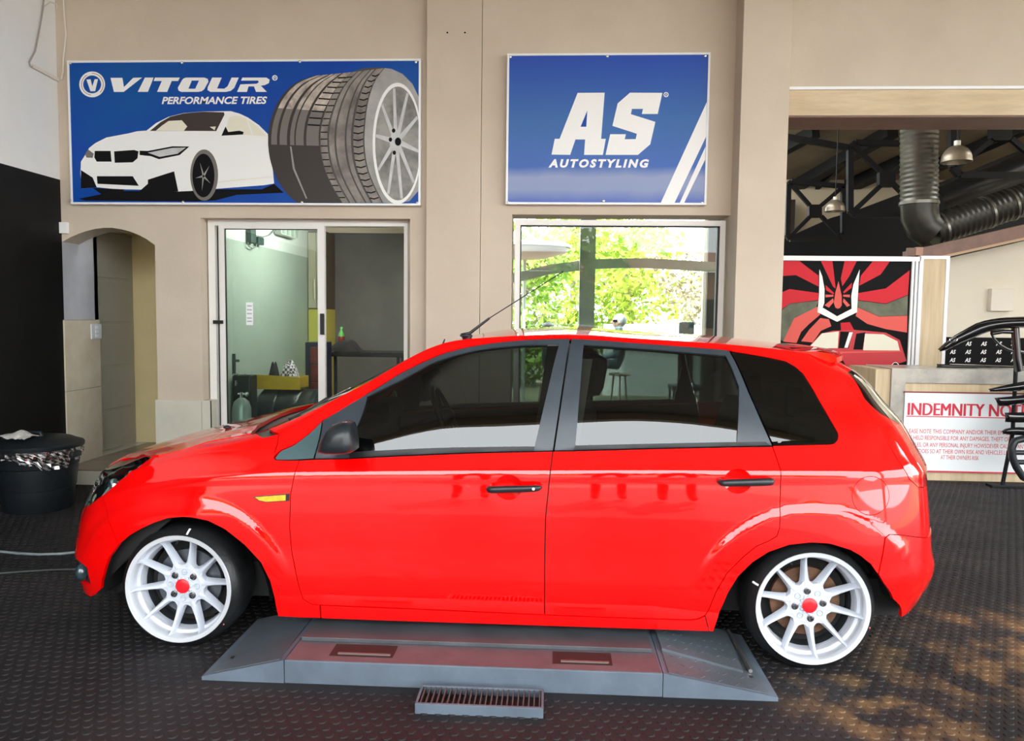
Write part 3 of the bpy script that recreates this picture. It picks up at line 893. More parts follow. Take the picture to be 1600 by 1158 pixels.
# black scuttle between bonnet and glass, with wipers
rows = []
for f in np.linspace(-1, 1, 21):
    e = EP[-1]; a = abs(f); w = f * .69
    u0 = CP[-1][0] + (e[0] - CP[-1][0]) * a**2
    z0 = CP[-1][1] + (e[2] - CP[-1][1]) * a**2.2
    rows.append([(u0 - .01, YC - w, z0 - .02), (u0 + .05, YC - w * .99, z0 - .03), (u0 + .16, YC - w * .97, z0 - .01)])
mb = MB(); mb.grid(rows); scut = mb.build('scuttle', BLKPL, car, smooth=40)
for (a, b) in (((-1.19, .50), (-1.09, .10)), ((-1.20, .05), (-1.13, -.42))):
    def wz(u, w):
        f = abs(w) / .66; i = (u + 1.215) / .643; return .862 + .338 * i + .004 + .0 * f - .045 * f * f
    mb = MB(); mb.tube([(a[0] - .03, YC - a[1], wz(*a) - .02), ((a[0] * .6 + b[0] * .4), YC - (a[1] * .6 + b[1] * .4), wz(*a) + .03), (b[0], YC - b[1], wz(*b) + .012)], .008, seg=6)
    mb.tube([(a[0] + .06, YC - a[1] - .02, wz(a[0] + .06, a[1]) + .012), (b[0] + .05, YC - b[1] + .25, wz(b[0] + .05, b[1] - .2) + .012)], .006, seg=6)
    mb.build('wiper', BLKPL, ws, smooth=40)
tR0 = t_of(-.465, V7)
roof = link('roof', panel_mesh('roof', [tv(tR0, V7), tv(tG, V7), tv(t_of(1.10, 1.75), 1.76), tv(t_of(-.54, 1.7), 1.76)], gap=0, step=.04, sides=BOTH), RED, car)
link('headlining', panel_mesh('headlining', [tv(tR0, V7 + .02), tv(tG, V7 + .02), tv(t_of(1.10, 1.75), 1.76), tv(t_of(-.54, 1.7), 1.76)], gap=0, off=-.025, step=.08, flange=0, sides=BOTH), M('headlining', (.16, .16, .16), .9), roof)
A0 = at_y(724.5, 522.5, YC); A0[2] -= .004; A1 = at_y(765, 497, YC); A2 = at_y(879, 425, YC)
mb = MB(); mb.tube([A0 - [.01, 0, .004], A0 + [.03, 0, .01], A1], .006, seg=8, radii=[.013, .008, .0055]); mb.tube([A1, A2], .0028, seg=6)
mb.sphere(A2, .0045, 8, 6); mb.sphere(A0 + [.012, 0, -.002], .02, 12, 8, (1.6, .8, .5))
mb.build('aerial', BLKPL, roof, smooth=50)
A3 = at_y(693, 535, YC - .1); MB().cyl(A3 - [0.004, 0, .012], A3 + [.006, 0, .016], .005, .003, seg=8).build('washer_jet', BLKPL, roof)

v50 = v_of(.505, Te); v86 = v_of(.865, Te); v116 = v_of(1.165, Te)
tL, vL = t_of(1.46, v_of(.88, Te * .965)), inv(1371, 667)[1]
tLi = None
ts_ = np.linspace(Te - 1.0, Te, 300); _R = S0(ts_, np.full(300, .62)); tLi = float(np.interp(-.46, -_R[:, 1], ts_))
WINL = [(1325, 582), (1352, 624), (1375.5, 646), (1392, 655.4), (1404, 662)]
vLB = inv(1443, 762)[1]
GATE = [tv(tG, V7)] + GAPLINE + [tv(tLi, vL), tv(tLi, vLB), tv(t_ls, vLB), tv(t_ls, v_of(.505, t_ls)), tv(Te, v50), tv(Te, v86)] + WINL[::-1] + [tv(Te, v116), tv(Te, V7)]
gate = link('tailgate', panel_mesh('tailgate', GATE, gap=.0007, flange=.005, sides=BOTH), RED, car)
panel('rear_window', WINL + [tv(Te, v86), tv(Te, v116)], DARKGL, gate, gap=-.003, off=.001, flange=.004, sides=BOTH)
TAIL = [(1371.5, 668)] + LAMPIN + [(1443, 761), tv(tLi, inv(1443, 761)[1]), tv(tLi, vL)]
for sgn in (1, -1):
    panel('tail_light', TAIL, REDLENS, car, gap=.0006, off=.002, flange=.02, sides=(sgn,))
tr0, vr0 = inv(1402.5, 971)
RBUMP = [(1382.6, 840), (1389, 835.4), (1409, 836), tv(t_ls, v_of(.505, t_ls)), tv(Te, v50), tv(Te, 0), tv(tr0 + .03, 0), (1402.5, 971), (1394.7, 936), (1380, 911), (1372, 897)]
rb = link('rear_bumper', panel_mesh('rear_bumper', RBUMP, gap=.0012, off=.004, sides=BOTH), RED, car)
# roof spoiler
prof = [(-.10, .012), (.02, .012), (.10, .002), (.135, -.012), (.138, -.032), (.10, -.034), (0, -.028), (-.10, -.03)]
rows = []
for f in np.linspace(-1, 1, 25):
    w = f * .50; a = abs(f)
    u0 = 1.155 - .075 * a**3; z0 = 1.222 - .014 * a**2; k = 1 - .25 * a**6
    rows.append([(u0 + p[0] * k, YC - w, z0 + p[1]) for p in prof + prof[:1]])
mb = MB(); mb.grid(rows); bmesh.ops.remove_doubles(mb.bm, verts=mb.bm.verts[:], dist=1e-6)
bmesh.ops.holes_fill(mb.bm, edges=[e for e in mb.bm.edges if e.is_boundary])
mb.build('spoiler', RED, gate, smooth=35)

# ---- door mirrors
OUT = [(498, 706), (503, 690), (511, 673), (520, 664), (531, 659.5), (543, 658.5), (550, 661), (554, 672), (556.5, 690), (556.5, 703), (548, 708), (530, 709.5), (510, 709)]
MOUT = [at_y(x, y, YC - .92) for x, y in OUT]
mc = np.mean(MOUT, axis=0)
for i, sgn in enumerate((1, -1)):
    rows = []
    for (w, k, du) in ((.79, .45, -.03), (.83, .70, -.012), (.87, .97, 0), (.92, 1.0, 0), (.955, .93, .0), (.98, .72, .002), (.99, .30, .004)):
        ring = []
        for p in MOUT:
            d = p - mc
            ring.append((mc[0] + du + d[0] * k, (YC - w) if sgn > 0 else (YC + w), mc[2] - .01 * (1 - k) + d[2] * k))
        ring.append(ring[0]); rows.append(ring)
    mb = MB(); mb.grid(rows); bmesh.ops.remove_doubles(mb.bm, verts=mb.bm.verts[:], dist=1e-6)
    bmesh.ops.holes_fill(mb.bm, edges=[e for e in mb.bm.edges if e.is_boundary])
    mb.build('door_mirror', BLKPL, fdoors[i], smooth=50)

# ---- under the skin: floor, wheel housings, cabin
mb = MB(); mb.box(-1.95, 1.45, YC - .62, YC + .62, .15, .30); mb.box(-1.06, .62, YC - .79, YC + .79, .15, .24)
mb.box(-1.95, -1.25, YC - .60, YC + .60, .30, .60); mb.box(1.0, 1.5, YC - .55, YC + .55, .30, .60)
mb.build('floor_pan', UNDER, car)
for ax in (AXF, AXR):
    for sgn in (1, -1):
        rows = []
        for a in np.linspace(.06 if ax < 0 else .22, math.pi - .06, 21):
            x = ax + .355 * math.cos(a); z = .17 + .365 * math.sin(a) if ax < 0 else .165 + .345 * math.sin(a)
            rows.append([(x, YC - sgn * .785, z), (x, YC - sgn * .55, z), (x * .999, YC - sgn * .50, z - .02)])
        mb = MB(); mb.grid(rows); mb.build('wheel_housing', UNDER, car, smooth=60)
        MB().box(ax - .40, ax + .40, YC - sgn * .52 - .01, YC - sgn * .52 + .01, .12, .55).build('inner_wing', UNDER, car)
for sgn in (1, -1):                                   # dark skin behind the shut lines
    link('inner_shell', panel_mesh('inner_shell', [tv(t_of(-1.10, .6), .66), tv(t_of(.60, .6), .66), tv(t_of(.60, .1), .03), tv(t_of(-1.06, .1), .03)], gap=0, off=-.03, flange=0, step=.08, sides=(sgn,)), UNDER, car)
    link('inner_hatch', panel_mesh('inner_hatch', [tv(t_of(1.0, 1.15), 1.2), tv(Te, 1.2), tv(Te, 1.12), tv(tLi, .86), tv(Te, .70), tv(Te, .4), tv(t_of(1.30, .6), .4), tv(t_of(1.18, .7), .72)], gap=0, off=-.016, flange=0, step=.05, sides=(sgn,)), M('inner_red', (.25, .0, .0), .6), car)
    link('inner_corner', panel_mesh('inner_corner', [tv(t_of(1.12, .6), .90), tv(Te - .02, .90), tv(Te - .02, .35), tv(t_of(1.34, .4), .35), tv(t_of(1.12, .5), .52)], gap=0, off=-.05, flange=0, step=.08, sides=(sgn,)), UNDER, car)
    link('inner_nose', panel_mesh('inner_nose', [tv(0.02, .05), tv(t_of(-1.86, .2), .05), tv(t_of(-1.80, .5), .55), tv(t_of(-1.15, .9), .80), tv(t_of(-1.2, .9), .92), tv(.02, .70)], gap=0, off=-.055, flange=0, step=.08, sides=(sgn,)), UNDER, car)
dash = MB(); dash.box(-1.20, -.88, YC - .68, YC + .68, .45, .84, bevel=.05); dash.box(-.98, -.84, YC + .18, YC + .55, .78, .89, bevel=.03)
dash.build('dashboard', CABIN, car, smooth=40)
SEATM = M('seat_cloth', (.02, .02, .022), .8, var=.3, scale=40)
def seat(cy, x, parent=car):
    mb = MB(); mb.box(-.26, .26, -.24, .24, -.08, .08, bevel=.05); mb.transform(Matrix.Translation((x - .28, cy, .44)))
    st = mb.build('seat', SEATM, parent, smooth=50)
    mb = MB(); mb.box(-.07, .07, -.24, .24, -.02, .56, bevel=.05); mb.transform(Matrix.Translation((x, cy, .45)) @ Matrix.Rotation(math.radians(16), 4, 'Y')); mb.build('backrest', SEATM, st, smooth=50)
    mb = MB(); mb.box(-.05, .05, -.13, .13, -.09, .09, bevel=.045); mb.transform(Matrix.Translation((x + .20, cy, 1.10)) @ Matrix.Rotation(math.radians(10), 4, 'Y')); mb.build('headrest', SEATM, st, smooth=50)
    for dy in (-.06, .06): MB().cyl((x + .17, cy + dy, .96), (x + .19, cy + dy, 1.06), .006, seg=8).build('headrest_post', CHROME, st)
seat(YC - .36, -.02); seat(YC + .36, -.02)
mb = MB(); mb.box(.42, .90, YC - .60, YC + .60, .36, .52, bevel=.05); bench = mb.build('rear_bench', SEATM, car, smooth=50)
mb = MB(); mb.box(-.07, .07, -.60, .60, 0, .50, bevel=.05); mb.transform(Matrix.Translation((.88, YC, .45)) @ Matrix.Rotation(math.radians(18), 4, 'Y')); mb.build('backrest', SEATM, bench, smooth=50)
for cy in (YC - .32, YC + .32):
    mb = MB(); mb.box(-.04, .04, -.12, .12, -.07, .07, bevel=.035); mb.transform(Matrix.Translation((1.04, cy, 1.0))); mb.build('headrest', SEATM, bench, smooth=50)
MB().box(1.02, 1.40, YC - .58, YC + .58, .84, .86).build('parcel_shelf', CABIN, car)
c_ = at_y(697, 652, YC + .36); mb = MB()
mt = Matrix.Translation(c_) @ Matrix.Rotation(math.radians(66), 4, 'Y')
mb.tube([mt @ Vector((.175 * math.cos(a), .175 * math.sin(a), 0)) for a in np.linspace(0, 2 * math.pi, 33)[:-1]], .015, seg=8, closed=True)
for a in (0.2, math.pi - .2, -math.pi / 2): mb.tube([mt @ Vector((.17 * math.cos(a), .17 * math.sin(a), 0)), mt @ Vector((0, 0, -.02))], .014, seg=6)
mb.sphere(c_, .05, 12, 8); mb.tube([mt @ Vector((0, 0, -.02)), mt @ Vector((0, 0, -.25))], .03, seg=8)
mb.build('steering_wheel', M('wheel_rim_black', (.03, .03, .03), .3), car, smooth=50)
BELT = M('seat_belt', (.35, .30, .24), .7)
for sgn in (1, -1):
    mb = MB(); x0 = .02
    mb.prism([(x0 + .10, YC - sgn * .60, 1.18), (x0 + .145, YC - sgn * .60, 1.18), (x0 + .06, YC - sgn * .70, .60), (x0 + .015, YC - sgn * .70, .60)], (0, .003, 0)); mb.build('seat_belt', BELT, car)
    mb = MB(); mb.prism([(-.02, YC - sgn * .58, 1.24), (.10, YC - sgn * .58, 1.24), (.02, YC - sgn * .74, .62), (-.10, YC - sgn * .74, .62)], (0, sgn * .04, 0)); mb.build('pillar_trim', CABIN, car)
mir = at_y(835, 560, YC); MB().box(-.58, -.55, YC - .13, YC + .13, 1.12, 1.18, bevel=.012).build('rear_view_mirror', CABIN, car)

# ---- wheels
TYRE = M('tyre_rubber', (.012, .013, .014), .38, var=.4, scale=20, bump=.15, bscale=80)
RIMW = M('rim_white', (.56, .59, .66), .35, metal=.1, coat=.3)
LIP = M('rim_lip', (.72, .74, .78), .30, metal=.4, coat=.3)
RUST = M('rusty_disc', (.16, .08, .045), .55, metal=.5, var=.5, scale=25)
STEEL = M('brake_steel', (.10, .11, .13), .4, metal=.7)
NUT = M('gunmetal', (.16, .15, .16), .25, metal=.9)
CAPR = M('cap_red', (.75, .01, .02), .35)
def wheel(ax, sgn, camber, phase, nphase, disc, steer=0.0):
    ctr = Vector((ax, YC - sgn * .838, .2485))
    base = Matrix(((1, 0, 0), (0, 0, -1), (0, 1, 0))).to_4x4() if sgn > 0 else Matrix(((-1, 0, 0), (0, 0, 1), (0, 1, 0))).to_4x4()
    T = Matrix.Translation(ctr) @ Matrix.Rotation(math.radians(steer), 4, 'Z') @ Matrix.Rotation(math.radians(-camber * sgn), 4, 'X') @ base
    mb = MB(); mb.lathe([(.2165, -.006), (.2168, 0), (.2155, .002), (.200, .0), (.1975, -.004), (.195, -.05), (.184, -.056), (.178, -.075), (.176, -.17), (.19, -.19), (.21, -.195), (.2165, -.19)], 72, mtx=T)
    rim = mb.build('wheel', LIP, car, smooth=30)
    mb = MB(); mb.lathe([(.1985, -.003), (.196, -.05), (.1852, -.054), (.1785, -.074), (.1772, -.092)], 72, mtx=T @ Matrix.Scale(.9985, 4)); mb.build('barrel', RIMW, rim, smooth=30)
    mb = MB(); mb.lathe([(.1770, -.092), (.1764, -.165)], 72, mtx=T @ Matrix.Scale(.9985, 4)); mb.build('inner_barrel', M('barrel_dark', (.05, .055, .06), .5, metal=.4), rim, smooth=30)  # deeper part of the barrel in a darker grey
    mb = MB(); mb.lathe([(.2120, -.004), (.2175, -.001), (.222, -.006), (.2335, -.018), (.242, -.031), (.2465, -.045), (.2485, -.062), (.2485, -.155), (.245, -.172), (.232, -.19), (.2165, -.195)], 72, mtx=T)
    ty = mb.build('tyre', TYRE, rim, smooth=30)
    # hub disc
    mb = MB(); mb.lathe([(.030, -.046), (.034, -.050), (.046, -.051), (.070, -.050), (.078, -.056), (.078, -.085)], 48, mtx=T); mb.build('hub', RIMW, rim, smooth=35)
    for k in range(10):
        a = math.radians(phase + 36 * k)
        R_ = T @ Matrix.Rotation(a, 4, 'Z')
        st = [(.058, .0235, -.052, -.085), (.078, .0165, -.0515, -.085), (.10, .0125, -.049, -.082), (.13, .010, -.044, -.078), (.165, .0082, -.035, -.07), (.188, .0072, -.026, -.062), (.199, .0066, -.004, -.05)]
        rows = []
        for (r, hw, zt, zb) in st:
            rows.append([R_ @ Vector(p) for p in ((r, -hw * 1.25, zb), (r, -hw, zt - .010), (r, -hw * .45, zt), (r, hw * .45, zt), (r, hw, zt - .010), (r, hw * 1.25, zb))])
        mb = MB(); mb.grid(rows); mb.build('spoke', RIMW, rim, smooth=50)
        # web that rounds the window off towards the hub
        a2 = a + math.radians(18); rows = []
        for j in range(9):
            an = a2 + math.radians(-14 + 28 * j / 8); rr = .083 + .016 * abs(2 * j / 8 - 1)**1.7
            rows.append([T @ Vector((.06 * math.cos(an), .06 * math.sin(an), -.052)), T @ Vector((rr * .97 * math.cos(an), rr * .97 * math.sin(an), -.0535)), T @ Vector((rr * math.cos(an), rr * math.sin(an), -.060)), T @ Vector((rr * math.cos(an), rr * math.sin(an), -.085))])
        mb = MB(); mb.grid(rows); mb.build('hub_web', RIMW, rim, smooth=50)
    for k in range(4):
        a = math.radians(nphase + 90 * k); c = Vector((.054 * math.cos(a), .054 * math.sin(a), 0))
        mb = MB(); mb.lathe([(.0135, -.052), (.0135, -.047), (.010, -.046), (.009, -.040), (.0075, -.036), (.0035, -.036), (.003, -.040)], 16, mtx=T @ Matrix.Translation(c)); mb.build('lug_nut', NUT, rim, smooth=40)
        a += math.radians(45); c = Vector((.054 * math.cos(a), .054 * math.sin(a), 0))
        mb = MB(); mb.lathe([(.0125, -.0495), (.011, -.0475), (.0095, -.0495), (.009, -.0505), (.0, -.0506)], 16, mtx=T @ Matrix.Translation(c)); mb.build('bolt_recess', M('recess_grey', (.42, .46, .52), .5), rim, smooth=40)
    mb = MB(); mb.lathe([(.031, -.050), (.031, -.042), (.0295, -.0385)], 24, mtx=T)
    for k in range(12):
        a = 2 * math.pi * k / 12; mb.sphere(T @ Vector((.0335 * math.cos(a), .0335 * math.sin(a), -.047)), .0055, 8, 6)
    mb.build('cap_ring', RIMW, rim, smooth=40)
    mb = MB(); mb.lathe([(.0295, -.0385), (.026, -.0355), (.012, -.0345), (.0, -.0342)], 24, mtx=T); mb.build('centre_cap', CAPR, rim, smooth=40)
    mb = MB(); mb.lathe([(.04, -.10), (.135, -.10), (.137, -.115), (.05, -.118)], 40, mtx=T); mb.lathe([(.0, -.088), (.06, -.088), (.065, -.10)], 32, mtx=T); mb.build('brake_disc', disc, rim, smooth=30)
    mb = MB(); mb.lathe([(.17, -.135), (.10, -.137), (.04, -.137)], 40, mtx=T); mb.build('backing_plate', UNDER, rim, smooth=30)
    mb = MB(); a = math.radians(phase + 18); mb.cyl(T @ Vector((.186 * math.cos(a), .186 * math.sin(a), -.055)), T @ Vector((.178 * math.cos(a), .178 * math.sin(a), -.022)), .0035, seg=8); mb.build('valve', BLKPL, rim)
    if sgn > 0:
        CH = M('white_chalk', (.85, .85, .85), .8)
        for a0, a1, r0, r1 in (((104 if ax < 0 else 158) - 1.0, (104 if ax < 0 else 158) + 1.0, .2225, .241) if ax > 0 else (80, 82, .2225, .2415),):
            def tp(r):  # follow the sidewall
                return np.interp(r, [.2175, .222, .2335, .242, .2465], [-.001, -.006, -.018, -.031, -.045]) + .0008
            pts = [(r0, a0), (r0, a1), ((r0 + r1) / 2, a1), (r1, a1), (r1, a0), ((r0 + r1) / 2, a0)]
            mb = MB(); f = mb.poly([T @ Vector((r * math.cos(math.radians(a)), r * math.sin(math.radians(a)), tp(r))) for r, a in pts]); bmesh.ops.triangulate(mb.bm, faces=[f])
            mb.build('chalk_mark', CH, rim)
        a = math.radians(-38 if ax < 0 else -18); mb = MB(); mb.lathe([(.0035, -.0115), (.0015, -.0105)], 12, mtx=T @ Matrix.Translation((.2285 * math.cos(a), .2285 * math.sin(a), 0))); mb.build('paint_dot', M('dot_red', (.6, .15, .12), .6), rim)
    return rim
wheel(AXF, 1, 1.5, 77.5, 42, STEEL); wheel(AXR, 1, 2.0, 97, 98, RUST)
wheel(AXF, -1, 1.5, 40, 42, STEEL); wheel(AXR, -1, 2.0, 10, 98, RUST)
for ax in (AXF, AXR): MB().cyl((ax, YC - .6, .25), (ax, YC + .6, .25), .03, seg=10).build('axle', UNDER, car)
# ================================================================== LIFT PLATFORM, STEP GRATE, BIN, HOSES
LGREY = M('lift_grey', (.12, .15, .19), .42, var=.25, scale=7, bump=.05)
LTOP = M('lift_top', (.085, .09, .10), .35, var=.35, scale=6)
LFLAP = M('lift_tread', (.10, .12, .14), .38, var=.3, scale=5)
lift = thing('car_lift', 'low grey steel scissor lift platform with sloping ramps under the red car', 'car lift', (-.27, 3.7, 0))
Y0 = 2.68
for (ya, yb, front) in ((Y0, 3.22, True), (4.30, 4.84, False)):
    mb = MB(); mb.box(-.962, .411, ya, yb, .0, .087, bevel=.003)
    body = mb.build('platform', LGREY, lift)
    mb = MB(); mb.box(-.955, .404, ya + .004, ya + .162, .0865, .0885); top = mb.build('edge_strip', M('edge_strip', (.13, .10, .11), .4, var=.3, scale=9), lift)
    mb = MB(); mb.box(-.952, .392, ya + .166, yb - .01, .088, .104, bevel=.002); mb.build('deck_plate', LTOP, lift)
    for (xa, xb) in ((-.81, -.572), (.018, .236)):
        mb = MB(); mb.box(xa, xb, ya + .045, ya + .148, .0875, .0895); sl = mb.build('lifting_pad_slot', M('slot_dark', (.02, .013, .012), .5), lift)
        mb = MB(); mb.box(xa + .03, xb - .012, ya + .058, ya + .068, .089, .094); mb.build('slot_lip', M('slot_lip', (.16, .12, .11), .4), sl)
    for sgn, xa, xt in ((-1, -.964, -1.272), (1, .413, .818)):
        pts = [(xa, ya, 0), (xt, ya, 0), (xt, ya, .014), (xa, ya, .087)]
        mb = MB(); mb.prism(pts, (0, yb - ya, 0)); ramp = mb.build('ramp', LGREY, lift)
        k = .073 / abs(xa - xt)
        def rz(x): return .087 - abs(x - xa) * k
        xs = [xa + sgn * .02, xa + sgn * (abs(xt - xa) - .03)]
        mb = MB(); mb.prism([(xs[0], ya + .01, rz(xs[0]) + .001), (xs[1], ya + .01, rz(xs[1]) + .001), (xs[1], yb - .02, rz(xs[1]) + .001), (xs[0], yb - .02, rz(xs[0]) + .001)], (0, 0, .003)); mb.build('tread_skin', LFLAP, ramp)
        if sgn > 0:
            xe = xs[1] - .06
            mb = MB(); mb.prism([(xs[0], ya + .19, rz(xs[0]) + .004), (xe, ya + .14, rz(xe) + .004), (xe + .02, yb - .03, rz(xe) + .004), (xs[0], yb - .03, rz(xs[0]) + .004)], (0, 0, .010)); fl = mb.build('flap', LFLAP, ramp)
            mb = MB(); mb.cyl((xe + .03, ya + .15, rz(xe) + .008), (xe + .03, yb - .02, rz(xe) + .008), .008, seg=8); mb.build('hinge_pin', M('pin_steel', (.3, .3, .3), .3, metal=.8), fl if False else ramp)
            # raised tread bars on the flap and the ramp
            mb = MB(); rnd = random.Random(3)
            for i in range(11):
                for j in range(8):
                    x = xs[0] + .03 + i * .031; y = ya + .03 + j * .065
                    if x > xs[1] - .02: continue
                    a = .7 if (i + j) % 2 else -.7
                    zz = rz(x) + (.014 if (y > ya + .2 and x < xe - .01) else .004)
                    dx, dy = .011 * math.cos(a), .011 * math.sin(a); nx, ny = -.003 * math.sin(a), .003 * math.cos(a)
                    mb.prism([(x - dx - nx, y - dy - ny, zz), (x + dx - nx, y + dy - ny, zz), (x + dx + nx, y + dy + ny, zz), (x - dx + nx, y - dy + ny, zz)], (0, 0, .0018))
            o = mb.build('tread_bars', LFLAP, ramp); o['kind'] = 'stuff'
        mb = MB(); mb.lathe([(.0, .0), (.012, .0)], 14, mtx=Matrix.Translation((xt - sgn * .07, ya + .12, rz(xt - sgn * .07) + .0046))); mb.build('fixing_hole', MATS['slot_dark'], ramp)
# step grate in front of the lift
gr = thing('step_grate', 'small slotted steel step grate on the floor against the lift', 'grate', (-.23, 2.57, 0))
GX0, GX1, GY0, GY1, GZ = -.448, -.012, 2.50, 2.64, .036
mb = MB(); mb.box(GX0, GX1, GY0, GY0 + .012, 0, GZ, bevel=.002); mb.build('front_rail', LGREY, gr)
mb = MB(); mb.box(GX0, GX1, GY1 - .012, GY1, 0, GZ, bevel=.002); mb.build('back_rail', LGREY, gr)
for x in (GX0, GX1 - .008):
    mb = MB(); mb.box(x, x + .008, GY0 + .012, GY1 - .012, 0, GZ); mb.build('end_plate', LGREY, gr)
mb = MB(); mb.box(GX0 + .008, GX1 - .008, GY0 + .012, GY1 - .012, 0, .008); mb.build('tray', MATS['slot_dark'], gr)
n = 23
for k in range(n):
    x = GX0 + .014 + k * (GX1 - GX0 - .03) / (n - 1)
    mb = MB(); mb.box(x, x + .0045, GY0 + .012, GY1 - .012, .010, GZ - .002); mb.build('grate_bar', M('grate_bar', (.10, .085, .08), .45, metal=.3), gr)

# ---- rubbish bin
BINM = M('bin_plastic', (.009, .013, .017), .45, var=.2, scale=8)
bx, by = -3.515, 5.03
bn = thing('rubbish_bin', 'black plastic rubbish bin with a clear liner hanging over its rim', 'bin', (bx, by, 0))
mb = MB(); mb.lathe([(0, .004), (.205, .0), (.212, .01), (.228, .15), (.231, .152), (.233, .16), (.248, .30), (.252, .303), (.254, .31), (.268, .435), (.272, .44), (.272, .45), (.255, .45), (.20, .03), (0, .03)], 48, origin=(bx, by, 0))
mb.build('body', BINM, bn, smooth=40)
mb = MB(); mb.lathe([(.262, .425), (.287, .427), (.290, .447), (.284, .456), (.262, .462), (.215, .485), (.11, .502), (.0, .506)], 48, origin=(bx, by, 0)); lid = mb.build('lid', BINM, bn, smooth=40)
mb = MB(); mb.tube([(bx - .05, by - .02, .50), (bx - .045, by - .02, .525), (bx + .045, by - .02, .525), (bx + .05, by - .02, .50)], .012, seg=8); mb.build('lid_handle', BINM, lid, smooth=40)
for s in (-1, 1):
    mb = MB(); mb.box(bx + s * .268 - .02, bx + s * .268 + .02, by - .05, by + .05, .36, .40, bevel=.012); mb.build('grip', BINM, bn, smooth=40)
# clear liner: wrinkled skirt under the lid
CLEARF = glass_mat('clear_film', (.86, .9, .93), 2.0, rough=.22, base=.32)
rnd = random.Random(11); rows = []
nA = 72
drop = [0.045 + .055 * max(0, math.sin(a * 2 * math.pi / nA * 2.2 + 2.2)) + .012 * rnd.random() for a in range(nA)]
drop = [max(drop[a], .13 if nA * .86 < a < nA * .97 else 0) for a in range(nA)]
for j in range(7):
    ring = []
    for a in range(nA + 1):
        th = 2 * math.pi * a / nA; d = drop[a % nA]; f = j / 6
        zz = .432 - d * f; rb = np.interp(zz, [.15, .30, .435], [.232, .254, .272]) + .006 + .010 * math.sin(a * 2.7 + j) * f + .008 * rnd.random() * f + (.018 * f if nA * .86 < a < nA * .97 else 0)
        ring.append((bx + rb * math.cos(th), by + rb * math.sin(th), zz))
    ring[-1] = ring[0]; rows.append(ring)
mb = MB(); mb.grid(rows); mb.build('liner', CLEARF, bn)
th = math.radians(-72)
def onbin(deg, z, e=.003):
    a = math.radians(deg); r = np.interp(z, [.16, .30, .31, .435], [.233, .248, .254, .268]) + e
    return (bx + r * math.cos(a), by + r * math.sin(a), z)
STW = M('sticker_white', (.85, .85, .85), .5); STR = M('sticker_red', (.8, .02, .06), .4)
st = MB(); pts = [onbin(-67 + 3.6 * math.cos(t), .375 + .0165 * math.sin(t)) for t in np.linspace(0, 2 * math.pi, 20)[:-1]]; st.poly(pts); st.build('round_sticker', STR, bn)
st = MB(); pts = [onbin(-66 + 1.8 * math.cos(t), .378 + .011 * math.sin(t), .0045) for t in np.linspace(0, 2 * math.pi, 8)[:-1]]; st.poly(pts); st.build('sticker_mark', STW, bn)
st = MB(); st.poly([onbin(-78, .347), onbin(-64, .351), onbin(-64, .359), onbin(-71, .357), onbin(-72, .362), onbin(-78, .361)]); st.build('label_strip', STW, bn)
st = MB(); st.poly([onbin(-60 + 1.4 * math.cos(t), .357 + .006 * math.sin(t)) for t in np.linspace(0, 2 * math.pi, 14)[:-1]]); st.build('label_dot', STW, bn)
# crumpled film left on the lid
mb = MB(); rnd = random.Random(5); rows = []
for i in range(15):
    f = i / 14; row = []
    for j in range(7):
        g = j / 6 - .5
        hgt = .488 + .045 * math.exp(-((f - .62) / .22)**2) * (1 - (2 * g)**2) + .016 * math.exp(-((f - .2) / .15)**2) + rnd.uniform(-.004, .004) + .026
        row.append((bx - .155 + .21 * f + rnd.uniform(-.004, .004), by - .12 + g * .16, hgt - .006 * abs(g) * 2))
    rows.append(row)
mb.grid(rows)
fo = mb.build('plastic_film', M('grey_film', (.62, .60, .57), .35, var=.3, scale=30), None)
tag(fo, 'crumpled grey plastic film lying on the lid of the rubbish bin', 'plastic film')
# ---- hoses on the floor by the bin
mb = MB(); P = [at_z(x, y, .008) for x, y in ((-60, 856), (0, 862), (30, 865), (60, 866.5), (95, 865.5), (128, 862), (170, 856))]
mb.tube(P, .008, seg=8); h1 = mb.build('air_hose', M('hose_grey', (.20, .23, .25), .35), None, smooth=60)
tag(h1, 'thin grey air hose running behind the front bumper from the bin side', 'hose')
mb = MB(); P = [at_z(x, y, .006) for x, y in ((-60, 902), (0, 896), (40, 893), (80, 890.5), (128, 889.5), (170, 890))]
mb.tube(P, .006, seg=8); h2 = mb.build('power_cable', M('cable_black', (.035, .04, .04), .4), None, smooth=60)
tag(h2, 'dark cable lying on the floor under the front bumper', 'cable')
# ================================================================== SIGNS
def placer(ys):
    return lambda x, y, d: at_y(x, y, ys - d)
def poly_set(name, polys, mat, parent, ys, layer, conv=None):
    """one flat printed piece; polys in photograph pixels (or crop units turned by conv)"""
    pl = placer(ys); out = []
    if not isinstance(polys[0][0], (list, tuple)): polys = [polys]
    mb = MB()
    for p in polys:
        q = [conv(*a) if conv else a for a in p]
        vs = [mb.bm.verts.new(Vector(pl(x, y, .0006 * layer))) for x, y in q]
        try:
            f = mb.bm.faces.new(vs); f.normal_update(); bmesh.ops.triangulate(mb.bm, faces=[f])
        except Exception:
            pass
    return mb.build(name, mat, parent)
def ell(cx, cy, rx, ry=None, n=32, a0=0, a1=2 * math.pi, xmax=None):
    q = [(cx + rx * math.cos(a0 + (a1 - a0) * k / n), cy + (ry or rx) * math.sin(a0 + (a1 - a0) * k / n)) for k in range(n + (0 if abs(a1 - a0 - 2 * math.pi) < 1e-6 else 1))]
    return [(min(x, xmax), y) for x, y in q] if xmax else q
def ringp(cx, cy, r0, r1, a0, a1, n=20):
    return ell(cx, cy, r1, r1, n, a0, a1) + ell(cx, cy, r0, r0, n, a0, a1)[::-1]
